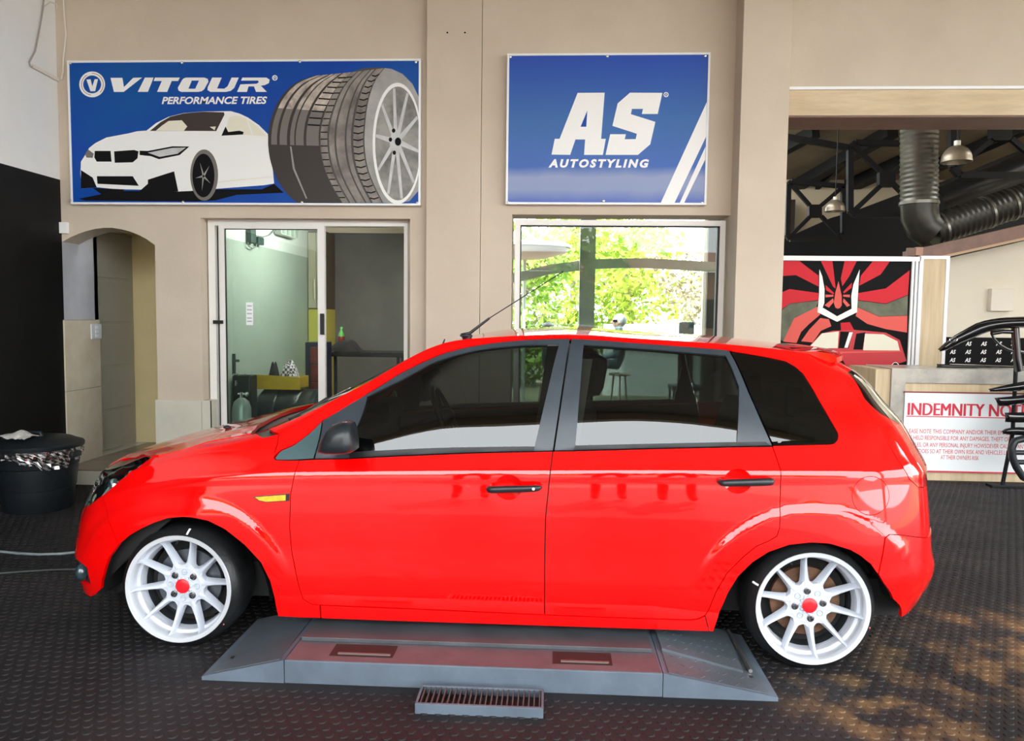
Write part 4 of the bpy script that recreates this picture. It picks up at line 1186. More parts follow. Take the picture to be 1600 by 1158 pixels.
TXT = Matrix(((1, 0, 0, 0), (0, 0, -1, 0), (0, 1, 0, 0), (0, 0, 0, 1)))
def write(name, body, x0, x1, ybase, ycap, mat, parent, ys, layer, **k):
    """lettering between two pixel columns, baseline and cap line given as pixel rows"""
    a = at_y(x0, ybase, ys - .0006 * layer); b = at_y(x1, ybase, ys - .0006 * layer); c = at_y(x0, ycap, ys - .0006 * layer)
    size = (c[2] - a[2]) / .70
    return text_mesh(name, body, size, Matrix.Translation(a) @ TXT, mat, parent, width=abs(b[0] - a[0]), **k)
PWHITE = M('print_white', (.86, .86, .84), .45)
PCREAM = M('print_cream', (.80, .76, .62), .45)
PBLACK = M('print_black', (.006, .006, .007), .6, spec=.12)
PGREY = M('print_grey', (.16, .145, .13), .45)
PMID = M('print_mid_grey', (.36, .35, .34), .45, var=.35, scale=9)
PLIGHT = M('print_light_grey', (.62, .62, .62), .4, var=.25, scale=10)
ALU = M('sign_frame', (.82, .83, .84), .3)
SCREW = M('screw_steel', (.72, .72, .70), .25, metal=.6)
BLUE = M('sign_blue', (0.0, .045, .36), .45, var=.35, scale=1.1, second=(0.0, .08, .33), spec=.3)
def sign(name, label, corners, ys, mat, screws, thick=.025):
    (xa, ya), (xb, yb) = corners
    p, q = at_y(xa, ya, ys), at_y(xb, yb, ys)
    x0, x1, z1, z0 = p[0], q[0], p[2], q[2]
    t = thing(name, label, 'sign', ((x0 + x1) / 2, ys, z0))
    mb = MB(); mb.box(x0 + .012, x1 - .012, ys, ys + thick, z0 + .012, z1 - .012); mb.build('panel', mat, t)
    for (a, b, c, d) in ((x0, x1, z1 - .016, z1), (x0, x1, z0, z0 + .016), (x0, x0 + .016, z0 + .016, z1 - .016), (x1 - .016, x1, z0 + .016, z1 - .016)):
        mb = MB(); mb.box(a, b, ys - .006, ys + thick + .02, c, d, bevel=.002); mb.build('frame_bar', ALU, t)
    for (sx, sy) in screws:
        c = at_y(sx, sy, ys); mb = MB(); mb.lathe([(.011, .004), (.011, -.003), (.008, -.008), (.0, -.010)], 14, mtx=Matrix.Translation(c) @ Matrix(((1, 0, 0, 0), (0, 0, 1, 0), (0, 1, 0, 0), (0, 0, 0, 1)))); mb.build('screw', SCREW, t, smooth=40)
    return t
# ---- tyre banner
YS1 = YW - .045
ban = sign('tyre_banner', 'wide blue banner with a white car, two tyres and the word VITOUR', ((105, 95), (657, 321.5)), YS1, BLUE,
           ((110, 99), (284.5, 98), (468.5, 96.5), (650, 97), (110.5, 313.5), (286, 316), (472, 316.5), (652, 317)))
c2 = lambda x, y: (80 + x / 4.633, 80 + y / 4.633)
c3 = lambda x, y: (370 + x / 4.633, 80 + y / 4.633)
c6 = lambda x, y: (110 + x / 4.706, 100 + y / 4.706)
W6 = lambda nm, p, m=PWHITE, l=3: poly_set(nm, p, m, ban, YS1, l, c6)
W6('letter_v', [(295, 102), (382, 102), (394, 170), (462, 102), (527, 100), (392, 205), (320, 205)])
W6('letter_i', [(548, 100), (612, 100), (570, 205), (495, 205)])
W6('letter_t', [(622, 100), (805, 100), (792, 125), (745, 125), (712, 205), (637, 205), (672, 125), (612, 125)])
lo = W6('letter_o', [(850, 100), (985, 100), (1010, 110), (1015, 130), (985, 185), (965, 200), (940, 205), (815, 205), (795, 195), (790, 175), (820, 120), (832, 106)])
W6('letter_counter', [(893, 122), (945, 122), (918, 182), (868, 182)], BLUE, 4)
W6('letter_u', [(1043, 100), (1113, 100), (1078, 180), (1130, 182), (1155, 165), (1185, 100), (1238, 100), (1205, 175), (1180, 197), (1145, 205), (1030, 205), (1008, 192), (1010, 170)])
W6('letter_r', [(1265, 100), (1440, 100), (1465, 115), (1460, 140), (1430, 155), (1400, 160), (1445, 205), (1365, 205), (1350, 165), (1310, 165), (1298, 205), (1225, 205), (1250, 150), (1370, 145), (1385, 135), (1380, 122), (1255, 122)])
W6('registered_ring', ell(1503, 102, 20, n=20)); W6('registered_disc', ell(1503, 102, 14, n=16), BLUE, 4); write('registered_letter', 'R', 426.5, 432, 124, 119.5, PWHITE, ban, YS1, 5)
W6('emblem_ring', ell(160, 150, 95)); W6('emblem_disc', ell(160, 150, 66), BLUE, 4)
W6('emblem_letter', [(118, 115), (148, 112), (161, 165), (178, 112), (203, 112), (182, 200), (147, 200)], PWHITE, 5)
W6('emblem_arc', ringp(160, 150, 76, 80, 1.7, 4.2), M('arc_red', (.30, .06, .05), .5), 4); W6('emblem_arc', ringp(160, 150, 80, 84, -1.6, .8), MATS['arc_red'], 4)
write('tagline', 'PERFORMANCE TIRES', 252, 417, 162.3, 151.6, PWHITE, ban, YS1, 3, shear=.25, bold=.0022)
C2 = lambda nm, p, m, l: poly_set(nm, p, m, ban, YS1, l, c2)
C3 = lambda nm, p, m, l: poly_set(nm, p, m, ban, YS1, l, c3)
off = (370 - 80) * 4.633
def j3(pts): return [(x + off, y) for x, y in pts]          # crop-3 units written in crop-2 units
C2('shadow_print', [(200, 1068), (480, 1012), (1005, 1010), (1200, 1000)] + j3([(180, 1000), (270, 960), (340, 1025), (0, 1040)]) + [(1190, 1080), (1050, 1088), (250, 1082)], PBLACK, 1)
C2('car_print', [(212, 880), (215, 800), (250, 745), (275, 700), (320, 665), (400, 625), (560, 595), (620, 580), (690, 575), (760, 520), (850, 475), (960, 448), (1100, 437), (1300, 434)] +
   j3([(20, 452), (80, 480), (160, 535), (225, 600), (232, 700), (262, 870), (270, 958), (200, 970), (0, 985)]) + [(1200, 996), (1005, 1012), (920, 1016), (640, 1002), (480, 1000), (330, 985), (220, 995)], PWHITE, 2)
C2('windscreen_print', [(715, 577), (790, 515), (860, 475), (960, 450), (1100, 438), (1250, 442), (1255, 458), (1195, 578)], M('print_umber', (.035, .022, .018), .4), 3)
C2('seat_print', [(757, 576), (800, 540), (850, 505), (945, 500), (985, 545), (960, 577)], PCREAM, 4)
C2('seat_print', [(1148, 548), (1192, 545), (1183, 572)], PCREAM, 4)
C2('side_window_print', [(1252, 600), (1290, 478), (1325, 466)] + j3([(25, 470), (70, 488), (110, 608), (40, 605)]), PCREAM, 3)
C3('rear_window_print', [(78, 492), (150, 545), (218, 618), (118, 608)], PCREAM, 3)
C2('mirror_print', [(1232, 612), (1262, 545), (1282, 585)] + j3([(20, 575), (50, 585), (45, 603), (0, 606)]), PBLACK, 4)
C2('grille_print', [(315, 722), (430, 722), (437, 800), (330, 800), (312, 770)], PBLACK, 3)
C2('grille_print', [(455, 725), (600, 715), (632, 725), (625, 775), (590, 805), (460, 808)], PBLACK, 3)
C2('headlamp_print', [(640, 720), (700, 722), (880, 688), (1000, 690), (930, 752), (780, 782), (720, 760), (640, 752)], PBLACK, 3)
C2('headlamp_glass_print', [(700, 735), (880, 700), (975, 698), (915, 742), (785, 765)], PLIGHT, 4)
C2('headlamp_print', [(245, 745), (268, 712), (308, 742), (300, 772), (255, 770)], PGREY, 3)
C2('intake_print', [(215, 860), (300, 915), (330, 985), (215, 995)], PBLACK, 3)
C2('intake_print', [(330, 905), (590, 905), (635, 975), (335, 960)], PBLACK, 3)
C2('intake_print', [(700, 930), (850, 882), (890, 870), (920, 1015), (640, 1012), (700, 960)], PBLACK, 3)
C2('wheel_print', [(300, 990), (530, 1000), (500, 1042), (380, 1048)], PBLACK, 3)
C2('tyre_print', ell(1107, 897, 101, 186), PGREY, 3); C2('rim_print', ell(1102, 900, 80, 158), PBLACK, 4)
for k in range(5):
    a = .5 + k * 1.256; C2('rim_spoke_print', [(1102 + 8 * math.cos(a + 1.5), 905 + 10 * math.sin(a + 1.5)), (1102 + 60 * math.cos(a), 905 + 110 * math.sin(a)), (1102 - 6 * math.cos(a + 1.5), 905 - 8 * math.sin(a + 1.5))], PMID, 5)
C2('sill_line_print', [(1205, 948)] + j3([(-90, 938), (262, 905), (262, 912), (-90, 946)]) + [(1205, 955)], PCREAM, 3)
# two big tyres
def lerp_curve(A, B, f): return [(a[0] + (b[0] - a[0]) * f, a[1] + (b[1] - a[1]) * f) for a, b in zip(A, B)]
def dens(P, n=22):
    P = np.array(P, float); k = np.concatenate([[0], np.cumsum(np.linalg.norm(np.diff(P, axis=0), axis=1))]); q = np.linspace(0, k[-1], n)
    return [tuple(v) for v in _herm(k, P, _tan(k, P), q)]
L1 = dens([(560, 178), (420, 232), (320, 332), (258, 460), (230, 580), (228, 700), (250, 820), (300, 940), (380, 1050), (440, 1098)])
R1 = dens([(850, 150), (770, 230), (690, 340), (630, 460), (606, 580), (608, 700), (632, 820), (680, 930), (740, 1030), (790, 1098)])
C3('tyre_picture', L1 + R1[::-1], M('print_dark_brown', (.030, .022, .018), .45), 3)
def rib(A, B, f0, f1, i0, i1, mat, l):
    a, b = lerp_curve(A, B, f0)[i0:i1], lerp_curve(A, B, f1)[i0:i1]
    C3('tread_rib_print', a + b[::-1], mat, l)
for f0, f1 in ((.06, .17), (.22, .36), (.42, .50), (.53, .68), (.73, .97)):
    rib(L1, R1, f0, f1, 0, 8, M('print_warm_light', (.60, .52, .45), .45, var=.5, scale=14, second=(.25, .2, .17)), 4); rib(L1, R1, f0, f1, 7, 13, PGREY, 4)
C3('tread_line_print', [(385, 690), (395, 690), (420, 850), (510, 1065), (500, 1068), (405, 850)], PMID, 5)
L2 = dens([(830, 152), (730, 250), (650, 400), (605, 550), (602, 700), (632, 850), (700, 1000), (760, 1098)])
R2 = dens([(1070, 122), (1010, 200), (960, 330), (932, 500), (926, 700), (950, 850), (1000, 980), (1060, 1098)])
edge2 = dens([(830, 152), (900, 128), (1000, 118), (1070, 120)], 6)
C3('tyre_picture', L2[::-1] + edge2 + R2, M('print_dark_grey', (.06, .055, .05), .45), 5)
for f0, f1 in ((.02, .17), (.21, .33), (.37, .56), (.60, .70), (.75, .97)):
    rib(L2, R2, f0, f1, 0, 22, M('print_taupe', (.30, .265, .235), .45, var=.6, scale=7, second=(.12, .10, .09)), 6)
for k in range(1, 21):
    a = lerp_curve(L2, R2, .75)[k]; b = lerp_curve(L2, R2, .97)[k]; C3('sipe_print', [(a[0], a[1] + 4), ((a[0] + b[0]) / 2, a[1] + 10), (b[0], b[1]), (b[0], b[1] + 9), ((a[0] + b[0]) / 2, a[1] + 20), (a[0], a[1] + 13)], PBLACK, 7)
    a = lerp_curve(L2, R2, .02)[k]; b = lerp_curve(L2, R2, .17)[k]; C3('sipe_print', [a, b, (b[0], b[1] + 8), (a[0], a[1] + 8)], PBLACK, 7)
for k in range(1, 10):
    a = lerp_curve(L1, R1, .73)[k]; b = lerp_curve(L1, R1, .97)[k]; C3('sipe_print', [a, b, (b[0], b[1] + 10), (a[0], a[1] + 10)], PBLACK, 6)
C3('sidewall_picture', R2[::-1] + [(1120, 128), (1200, 165), (1270, 235), (1316, 330), (1316, 1010), (1250, 1085), (1160, 1102)], M('print_sidewall', (.44, .43, .41), .45, var=.5, scale=3, second=(.24, .235, .22)), 7)
C3('rim_picture', ell(1163, 668, 180, 440, 48, xmax=1316), PWHITE, 8)
C3('rim_well_picture', ell(1166, 668, 164, 412, 48, xmax=1316), M('print_rim_well', (.10, .095, .085), .4, var=.9, scale=5, second=(.34, .33, .30)), 9)
for k in range(10):
    a = math.radians(8 + 36 * k); ex, ey = 1166 + 160 * math.cos(a), 668 + 405 * math.sin(a); hx, hy = 1155 + 26 * math.cos(a), 655 + 46 * math.sin(a)
    nx, ny = -math.sin(a) * 13, math.cos(a) * 22
    q = [(hx + nx, hy + ny), (ex + nx * .7, ey + ny * .5), (ex - nx * .7, ey - ny * .5), (hx - nx, hy - ny)]
    C3('rim_spoke_picture', [(min(x, 1316), y) for x, y in q], PLIGHT, 10)
C3('rim_hub_picture', ell(1150, 655, 44, 75, 20), PLIGHT, 11); C3('rim_hub_hole', ell(1167, 655, 23, 30, 16), PBLACK, 12)
for (x, y) in ((1135, 575), (1112, 640), (1140, 735)): C3('lug_picture', ell(x, y, 13, 16, 10), PBLACK, 12)

# ---- square sign
def as_blue():
    m = bpy.data.materials.new('sign_blue_fade'); m.use_nodes = True; nt = m.node_tree; b = nt.nodes['Principled BSDF']
    b.inputs['Roughness'].default_value = .38
    g = nt.nodes.new('ShaderNodeNewGeometry'); sx = nt.nodes.new('ShaderNodeSeparateXYZ'); nt.links.new(g.outputs['Position'], sx.inputs[0])
    n = nt.nodes.new('ShaderNodeTexNoise'); n.inputs['Scale'].default_value = 2.6; n.inputs['Detail'].default_value = 6; nt.links.new(g.outputs['Position'], n.inputs['Vector'])
    mr = nt.nodes.new('ShaderNodeMapRange'); mr.inputs['From Min'].default_value = 2.21; mr.inputs['From Max'].default_value = 3.28; nt.links.new(sx.outputs['Z'], mr.inputs['Value'])
    ad = nt.nodes.new('ShaderNodeMath'); ad.operation = 'MULTIPLY_ADD'; ad.inputs[1].default_value = .09; nt.links.new(n.outputs['Fac'], ad.inputs[0]); nt.links.new(mr.outputs[0], ad.inputs[2])
    cr = nt.nodes.new('ShaderNodeValToRGB'); e = cr.color_ramp.elements
    e[0].position = .04; e[0].color = (.045, .10, .42, 1); e[1].position = 1.0; e[1].color = (0, .055, .40, 1)
    for p, c in ((.12, (.20, .26, .45)), (.21, (.22, .27, .46)), (.28, (0.0, .085, .40)), (.6, (0, .10, .36))):
        k = e.new(p); k.color = (*c, 1)
    nt.links.new(ad.outputs[0], cr.inputs['Fac']); nt.links.new(cr.outputs['Color'], b.inputs['Base Color'])
    return m
YS2 = YW - .09
sq = sign('square_sign', 'square blue sign with white AS letters and slanting white stripes', ((792.5, 84), (1103.5, 320.5)), YS2, as_blue(),
          ((797.5, 89), (949, 88), (1102, 87.5), (793.5, 316.5), (943, 314), (1097, 317)))
c5 = lambda x, y: (840 + x / 7.273, 130 + y / 7.273)
cS = lambda x, y: (740 + x / 3.2, 60 + y / 3.2)
poly_set('letter_a', [(455, 110), (762, 108), (722, 632), (775, 632), (742, 815), (528, 815), (540, 640), (430, 640), (370, 815), (158, 812), (195, 632), (250, 632)], PWHITE, sq, YS2, 3, c5)
poly_set('letter_counter', [(565, 310), (553, 495), (488, 495)], BLUE, sq, YS2, 4, c5)
poly_set('letter_s', [(1050, 108), (1418, 110), (1365, 350), (1185, 350), (1197, 292), (1072, 292), (1060, 352), (1338, 440), (1280, 695), (1140, 815), (772, 815), (825, 580), (1003, 580), (990, 637), (1115, 635), (1128, 575), (850, 485), (910, 230)], PWHITE, sq, YS2, 3, c5)
poly_set('registered_ring', ell(1460, 130, 29, n=20), PWHITE, sq, YS2, 3, c5); poly_set('registered_disc', ell(1460, 130, 20, n=16), BLUE, sq, YS2, 4, c5); write('registered_letter', 'R', 1038.9, 1042.6, 150, 146, PWHITE, sq, YS2, 5)
write('lettering', 'AUTOSTYLING', 858.5, 1015.5, 261, 249.3, PWHITE, sq, YS2, 3, shear=.22, bold=.004, spacing=1.35)
poly_set('stripe', [(1166, 318), (1163, 490), (1003, 826), (934, 826)], PWHITE, sq, YS2, 2, cS)
poly_set('stripe', [(1160, 540), (1158, 606), (1051, 826), (1029, 826)], PWHITE, sq, YS2, 2, cS)
# ================================================================== SLIDING DOOR AND KITCHEN
ALUW = M('white_aluminium', (.78, .76, .72), .35)
GASK = M('black_gasket', (.01, .01, .01), .5)
PANE = glass_mat('clear_pane', (.90, .95, .92), .8)
def pbox(x0, x1, y0, y1, ya, yb, bevel=0.0):
    """box whose front face fills the pixel rectangle on plane ya"""
    p, q = at_y((x0), (y0 + y1) / 2, ya), at_y((x1), (y0 + y1) / 2, ya)
    a, b = at_y((x0 + x1) / 2, y0, ya), at_y((x0 + x1) / 2, y1, ya)
    mb = MB(); mb.box(p[0], q[0], ya, yb, b[2], a[2], bevel=bevel); return mb
YD = YW + .10
ZF = ZS
d2 = MB()
xl, xr = at_y(326, 450, YD)[0], at_y(637, 450, YD)[0]; zt = at_y(480, 344, YD)[2]
d2.box(xl, xl + .055, YD, YD + .10, ZF, zt); d2.box(xr - .03, xr, YD, YD + .10, ZF, zt); d2.box(xl + .055, xr - .03, YD, YD + .10, zt - .045, zt)
door2 = struct(d2.build('door_2', ALUW))
door2['label'] = 'white aluminium sliding glass door standing half open'
# sliding leaf
x0, x1 = at_y(345, 450, YD + .01)[0], at_y(508.5, 450, YD + .01)[0]; zl = zt - .03
mb = MB(); mb.box(x0, x0 + .042, YD - .012, YD + .028, ZF, zl); mb.build('stile', ALUW, door2)
mb = MB(); mb.box(x1 - .055, x1, YD - .012, YD + .028, ZF, zl); mb.build('stile', ALUW, door2)
mb = MB(); mb.box(x0 + .042, x1 - .055, YD - .012, YD + .028, zl - .04, zl); mb.build('rail', ALUW, door2)
mb = MB(); mb.box(x0 + .042, x1 - .055, YD - .012, YD + .028, ZF, ZF + .08); mb.build('rail', ALUW, door2)
mb = MB(); mb.box(x0 + .042, x1 - .055, YD + .006, YD + .010, ZF + .08, zl - .04); mb.build('pane', PANE, door2)
for (a, b, c, d) in ((x0 + .042, x0 + .048, ZF + .08, zl - .04), (x0 + .042, x1 - .055, zl - .046, zl - .04)):
    mb = MB(); mb.box(a, b, YD - .004, YD + .012, c, d); mb.build('gasket', GASK, door2)
# fixed leaf behind it
mb = MB(); mb.box(xl + .055, xl + .085, YD + .05, YD + .09, ZF, zt - .045); mb.build('stile', ALUW, door2)
mb = MB(); mb.box(xl + .085, x1 - .06, YD + .066, YD + .070, ZF + .02, zt - .045); mb.build('pane', PANE, door2)
mb = MB(); mb.box(xl + .056, xl + .062, YD + .044, YD + .05, ZF, zt - .05); mb.build('gasket', GASK, door2)
pbox(500, 506, 490, 523, YD - .03, YD - .012, .002).build('handle', GASK, door2)
pbox(332.5, 348, 500.5, 506, YD - .025, YD - .012, .002).build('latch', GASK, door2)
nt_ = thing('notice_sheet', 'small white paper notice stuck to the sliding glass door', 'paper', tuple(at_y(390, 508, YD)))
pbox(384.5, 395, 472.5, 508, YD - .0005, YD + .004).build('sheet', M('paper', (.85, .86, .86), .7), nt_)
for yy in (477, 483, 489, 496, 501): pbox(386, 393.5, yy, yy + 2.2, YD - .0015, YD - .0005).build('printed_line', M('print_pale', (.45, .48, .50), .7), nt_)

# kitchen shell
KX0, KX1, KY1, KZ = -2.76, -.97, 8.95, 2.40
GGREEN = M('grey_green_paint', (.46, .50, .46), .45, var=.08, scale=2)
DGREY = M('dark_grey_paint', (.12, .12, .108), .6, var=.2, scale=3)
mb = MB(); mb.box(KX0 - .1, KX0, YW + TH, KY1, 0, 1.985); struct(mb.build('wall_kitchen_left', GGREEN))
mb = MB(); mb.box(KX0 - .1, KX0, YW + TH, KY1, 1.985, 2.6); struct(mb.build('wall_kitchen_left_upper', WHITEP))
mb = MB(); mb.box(KX0, KX1, KY1, KY1 + .1, 0, 2.30); struct(mb.build('wall_kitchen_back', DGREY))
mb = MB(); mb.box(KX1, KX1 + .1, YW + TH, KY1, 0, 2.6); struct(mb.build('wall_kitchen_right', DGREY))
mb = MB(); mb.box(KX0, KX1, YW + TH, KY1, KZ, KZ + .1); mb.box(KX0, KX1, KY1 - .04, KY1 + .1, 2.30, KZ); struct(mb.build('ceiling_kitchen', M('cream_ceiling', (.55, .51, .38), .7)))
mb = MB(); mb.box(KX0, KX1, YW, KY1, 0, ZF); struct(mb.build('floor_kitchen', STEPTOP))
# unseen ceiling batten, added to brighten the kitchen
lamp = thing('added_batten', 'added unseen batten light on the kitchen ceiling, put there to brighten the room', 'light', (-1.8, 7.1, KZ))
mb = MB(); mb.box(-1.85, -1.75, 6.5, 7.7, KZ - .05, KZ, bevel=.01); mb.build('added_housing', ALUW, lamp)
mb = MB(); mb.cyl((-1.8, 6.55, KZ - .07), (-1.8, 7.65, KZ - .07), .016, seg=12); mb.build('added_tube', M('added_tube_glow', (1, 1, 1), .4, emit=(1, .99, .95), estr=260), lamp)
# tall cupboard in the corner
cb = thing('tall_cupboard', 'tall pale cupboard in the kitchen corner with bar handles on its upper doors', 'cupboard', (-2.58, 8.75, ZF))
CUPW = M('cupboard_upper', (.50, .44, .33), .5, var=.1, scale=3); CUPY = M('cupboard_yellow', (.60, .52, .10), .5, var=.1, scale=3)
mb = MB(); mb.box(KX0 + .01, -2.56, 8.56, KY1 - .01, ZF, 1.41); mb.build('carcass', CUPY, cb)
mb = MB(); mb.box(KX0 + .01, -2.56, 8.56, KY1 - .01, 1.41, 2.28); mb.build('upper_carcass', M('cupboard_brown', (.10, .075, .045), .5), cb)
mb = MB(); mb.box(KX0 + .01, -2.66, 8.535, 8.56, 1.42, 2.26, bevel=.003); u1 = mb.build('door', CUPW, cb)
mb = MB(); mb.box(-2.655, -2.565, 8.535, 8.56, 1.42, 2.26, bevel=.003); u2 = mb.build('door', CUPW, cb)
mb = MB(); mb.box(KX0 + .01, -2.565, 8.535, 8.56, ZF + .05, 1.40, bevel=.003); mb.build('door', CUPY, cb)
for o, x in ((u1, -2.675), (u2, -2.635)):
    mb = MB(); mb.cyl((x, 8.515, 1.52), (x, 8.515, 1.74), .006, seg=8); mb.cyl((x, 8.515, 1.54), (x, 8.54, 1.54), .004, seg=6); mb.cyl((x, 8.515, 1.72), (x, 8.54, 1.72), .004, seg=6); mb.build('handle', CHROME, o)
# bench with black top
yb_ = 7.7
bz = at_y(570, 551, yb_)[2]; bx1 = at_y(636, 555, yb_)[0]
bench_ = thing('work_bench', 'long black-topped bench on steel legs in the kitchen', 'bench', (-1.8, 7.9, ZF))
mb = MB(); mb.box(-2.26, bx1 + .25, yb_, yb_ + .5, bz - .045, bz, bevel=.004); mb.build('top', M('granite_black', (.012, .013, .012), .25, var=.5, scale=60), bench_)
for x in (at_y(622, 565, yb_ + .05)[0], at_y(629, 565, yb_ + .05)[0], -2.22, bx1 + .2):
    mb = MB(); mb.box(x - .014, x + .014, yb_ + .04, yb_ + .068, ZF, bz - .045); mb.build('leg', BLKPL, bench_)
bt = at_y(533.5, 550, yb_ + .42); bt[2] = bz
bo = thing('bottle', 'green-necked bottle with a dark red label standing on the kitchen bench', 'bottle', tuple(bt))
r_ = .036; hB = at_y(533.5, 511, yb_ + .42)[2] - bz
mb = MB(); mb.lathe([(0, 0), (r_ * .9, 0), (r_, .01), (r_, hB * .62), (r_ * .8, hB * .74), (r_ * .42, hB * .84), (r_ * .36, hB * .93), (0, hB * .93)], 20, origin=bt); mb.build('body', M('bottle_green', (.06, .30, .05), .15, coat=1), bo, smooth=50)
mb = MB(); mb.lathe([(r_ * 1.02, hB * .30), (r_ * 1.03, hB * .32), (r_ * 1.03, hB * .58), (r_ * 1.02, hB * .60)], 20, origin=bt); mb.build('label', M('bottle_label', (.16, .02, .02), .5), bo, smooth=50)
mb = MB(); mb.cyl(tuple(bt + [0, 0, hB * .93]), tuple(bt + [0, 0, hB]), r_ * .42, seg=14); mb.build('cap', M('cap_green', (.10, .45, .08), .4), bo, smooth=50)
def heap(name, label, cat, cx, cy, z0, wx, wy, h, mat, seed=1, peaks=((.5, 1.0, .35),)):
    """draped cloth: closed lumpy mound"""
    rnd = random.Random(seed); rows = []; n = 26; m_ = 14
    ph = [rnd.uniform(0, 6.28) for _ in range(6)]
    for j in range(m_ + 1):
        g = j / m_; row = []
        for i in range(n + 1):
            f = i / n
            prof = sum(a * math.exp(-((f - c) / s)**2) for c, a, s in peaks)
            env = max(0, 1 - (2 * f - 1)**6) * max(0, 1 - (2 * g - 1)**4)
            zz = h * prof * env * (1 + .10 * math.sin(9 * f + ph[0]) + .08 * math.sin(13 * g + 7 * f + ph[1]))
            row.append((cx + (f - .5) * wx, cy + (g - .5) * wy * (1 + .12 * math.sin(8 * f + ph[2])), z0 + .003 + zz))
        rows.append(row)
    mb = MB(); mb.grid(rows)
    o = mb.build(name, mat, None, smooth=60); tag(o, label, cat); return o
p0 = at_y(512, 552, yb_ + .2); p1 = at_y(569, 552, yb_ + .2)
heap('black_jacket', 'black jacket dropped in a heap on the kitchen bench', 'jacket', (p0[0] + p1[0]) / 2 - .01, yb_ + .19, bz, p1[0] - p0[0] + .02, .26, .13, M('black_cloth', (.006, .006, .006), .9), 4, ((.40, .80, .26), (.72, .55, .20)))
# fixtures on the kitchen wall
jb = thing('junction_box', 'dark electrical junction box with a loop of wire on the kitchen wall', 'junction box', tuple(at_x(390, 372, KX0)))
P = at_x(388, 366, KX0); mb = MB(); mb.box(KX0, KX0 + .05, P[1] - .06, P[1] + .06, P[2] - .08, P[2] + .16, bevel=.006); mb.build('box', M('box_teal', (.03, .06, .055), .5), jb)
P2 = at_x(397, 375, KX0); mb = MB(); mb.box(KX0, KX0 + .05, P2[1] - .02, P2[1] + .12, P2[2] - .04, P2[2] + .03, bevel=.006); mb.build('socket', MATS['box_teal'], jb)
mb = MB(); mb.tube([at_x(x, y, KX0 + .03) for x, y in ((387, 378), (389, 385), (395, 388.5), (400, 386), (402, 378))], .005, seg=6); mb.build('wire_loop', M('wire_grey', (.25, .26, .25), .5), jb, smooth=50)
mb = MB(); mb.tube([at_x(x, y, KX0 + .02) for x, y in ((392, 362), (400, 368), (410, 370.5), (420, 368), (429, 360))], .006, seg=6); mb.build('wire', MATS['wire_grey'], jb, smooth=50)
wl = thing('wall_lamp', 'pale ribbed wall light fitting high on the kitchen wall', 'light', tuple(at_x(440, 362, KX0)))
P = at_x(440, 360, KX0); mb = MB(); mb.prism([(KX0 + .01, P[1] - .34, P[2] + .06), (KX0 + .01, P[1] + .34, P[2] + .06), (KX0 + .01, P[1] + .20, P[2] - .06), (KX0 + .01, P[1] - .22, P[2] - .06)], (.07, 0, 0)); mb.build('diffuser', M('pale_green', (.52, .56, .50), .4), wl)
for k in range(4):
    mb = MB(); mb.box(KX0 + .08, KX0 + .088, P[1] - .2 + k * .13, P[1] - .15 + k * .13, P[2] - .05, P[2] + .05); mb.build('rib', M('pale_rib', (.38, .42, .38), .4), wl)
# things stored behind the glass
DARKM = M('dark_machine', (.015, .017, .018), .4)
def floorx(px, y): return at_y(px, 600, y)[0]
yk = 6.26
gc = thing('gas_cylinder', 'slim grey-green gas cylinder with a brass valve behind the glass door', 'gas cylinder', (floorx(378, yk), yk, ZF))
gx, gz = floorx(377, yk), at_y(377, 622, yk)[2]
mb = MB(); mb.lathe([(0, 0), (.075, 0), (.078, .02), (.078, gz - ZF - .09), (.060, gz - ZF - .03), (.025, gz - ZF), (0, gz - ZF)], 24, origin=(gx, yk, ZF)); mb.build('body', M('cylinder_paint', (.30, .34, .34), .3, metal=.3), gc, smooth=40)
mb = MB(); mb.cyl((gx, yk, gz), (gx, yk, gz + .05), .014, seg=10); mb.cyl((gx - .03, yk, gz + .035), (gx + .05, yk, gz + .035), .009, seg=8); mb.sphere((gx + .05, yk - .01, gz + .035), .018, 10, 8); mb.build('valve', CHROME, gc, smooth=50)
cm = thing('compressor', 'black boxed compressor with chrome fittings beside the gas cylinder', 'compressor', (floorx(377, 6.44), 6.5, ZF))
ca, cbx = floorx(363, 6.42), floorx(391, 6.42); cz = at_y(372, 587, 6.42)[2]
mb = MB(); mb.box(ca, cbx, 6.42, 6.58, ZF, cz, bevel=.012); mb.build('case', DARKM, cm)
for px in (366.5, 378.5, 387): mb = MB(); c = at_y(px, 587, 6.42); mb.cyl((c[0] - .02, 6.44, cz + .008), (c[0] + .02, 6.44, cz + .008), .009, seg=8); mb.build('fitting', CHROME, cm)
c = at_y(369.5, 599, 6.42); mb = MB(); mb.cyl((c[0], 6.415, c[2] - .02), (c[0], 6.415, c[2] + .025), .010, seg=8); mb.build('gauge', CHROME, cm)
c = at_y(365, 560, 6.5); mb = MB(); mb.cyl((c[0], 6.5, cz), (c[0], 6.5, c[2] + .04), .018, seg=10); mb.cyl((c[0] - .01, 6.5, c[2] - .02), (c[0] + .05, 6.5, c[2] - .02), .012, seg=8); mb.build('pressure_pipe', M('pipe_grey', (.06, .08, .085), .3), cm, smooth=40)
dr = thing('storage_drum', 'big black plastic drum lying behind the glass door', 'drum', (floorx(440, 6.7), 6.9, ZF))
da, db = floorx(393, 6.63), floorx(484, 6.63); dz = at_y(440, 608, 6.85)[2]; rr = (dz - ZF) / 2
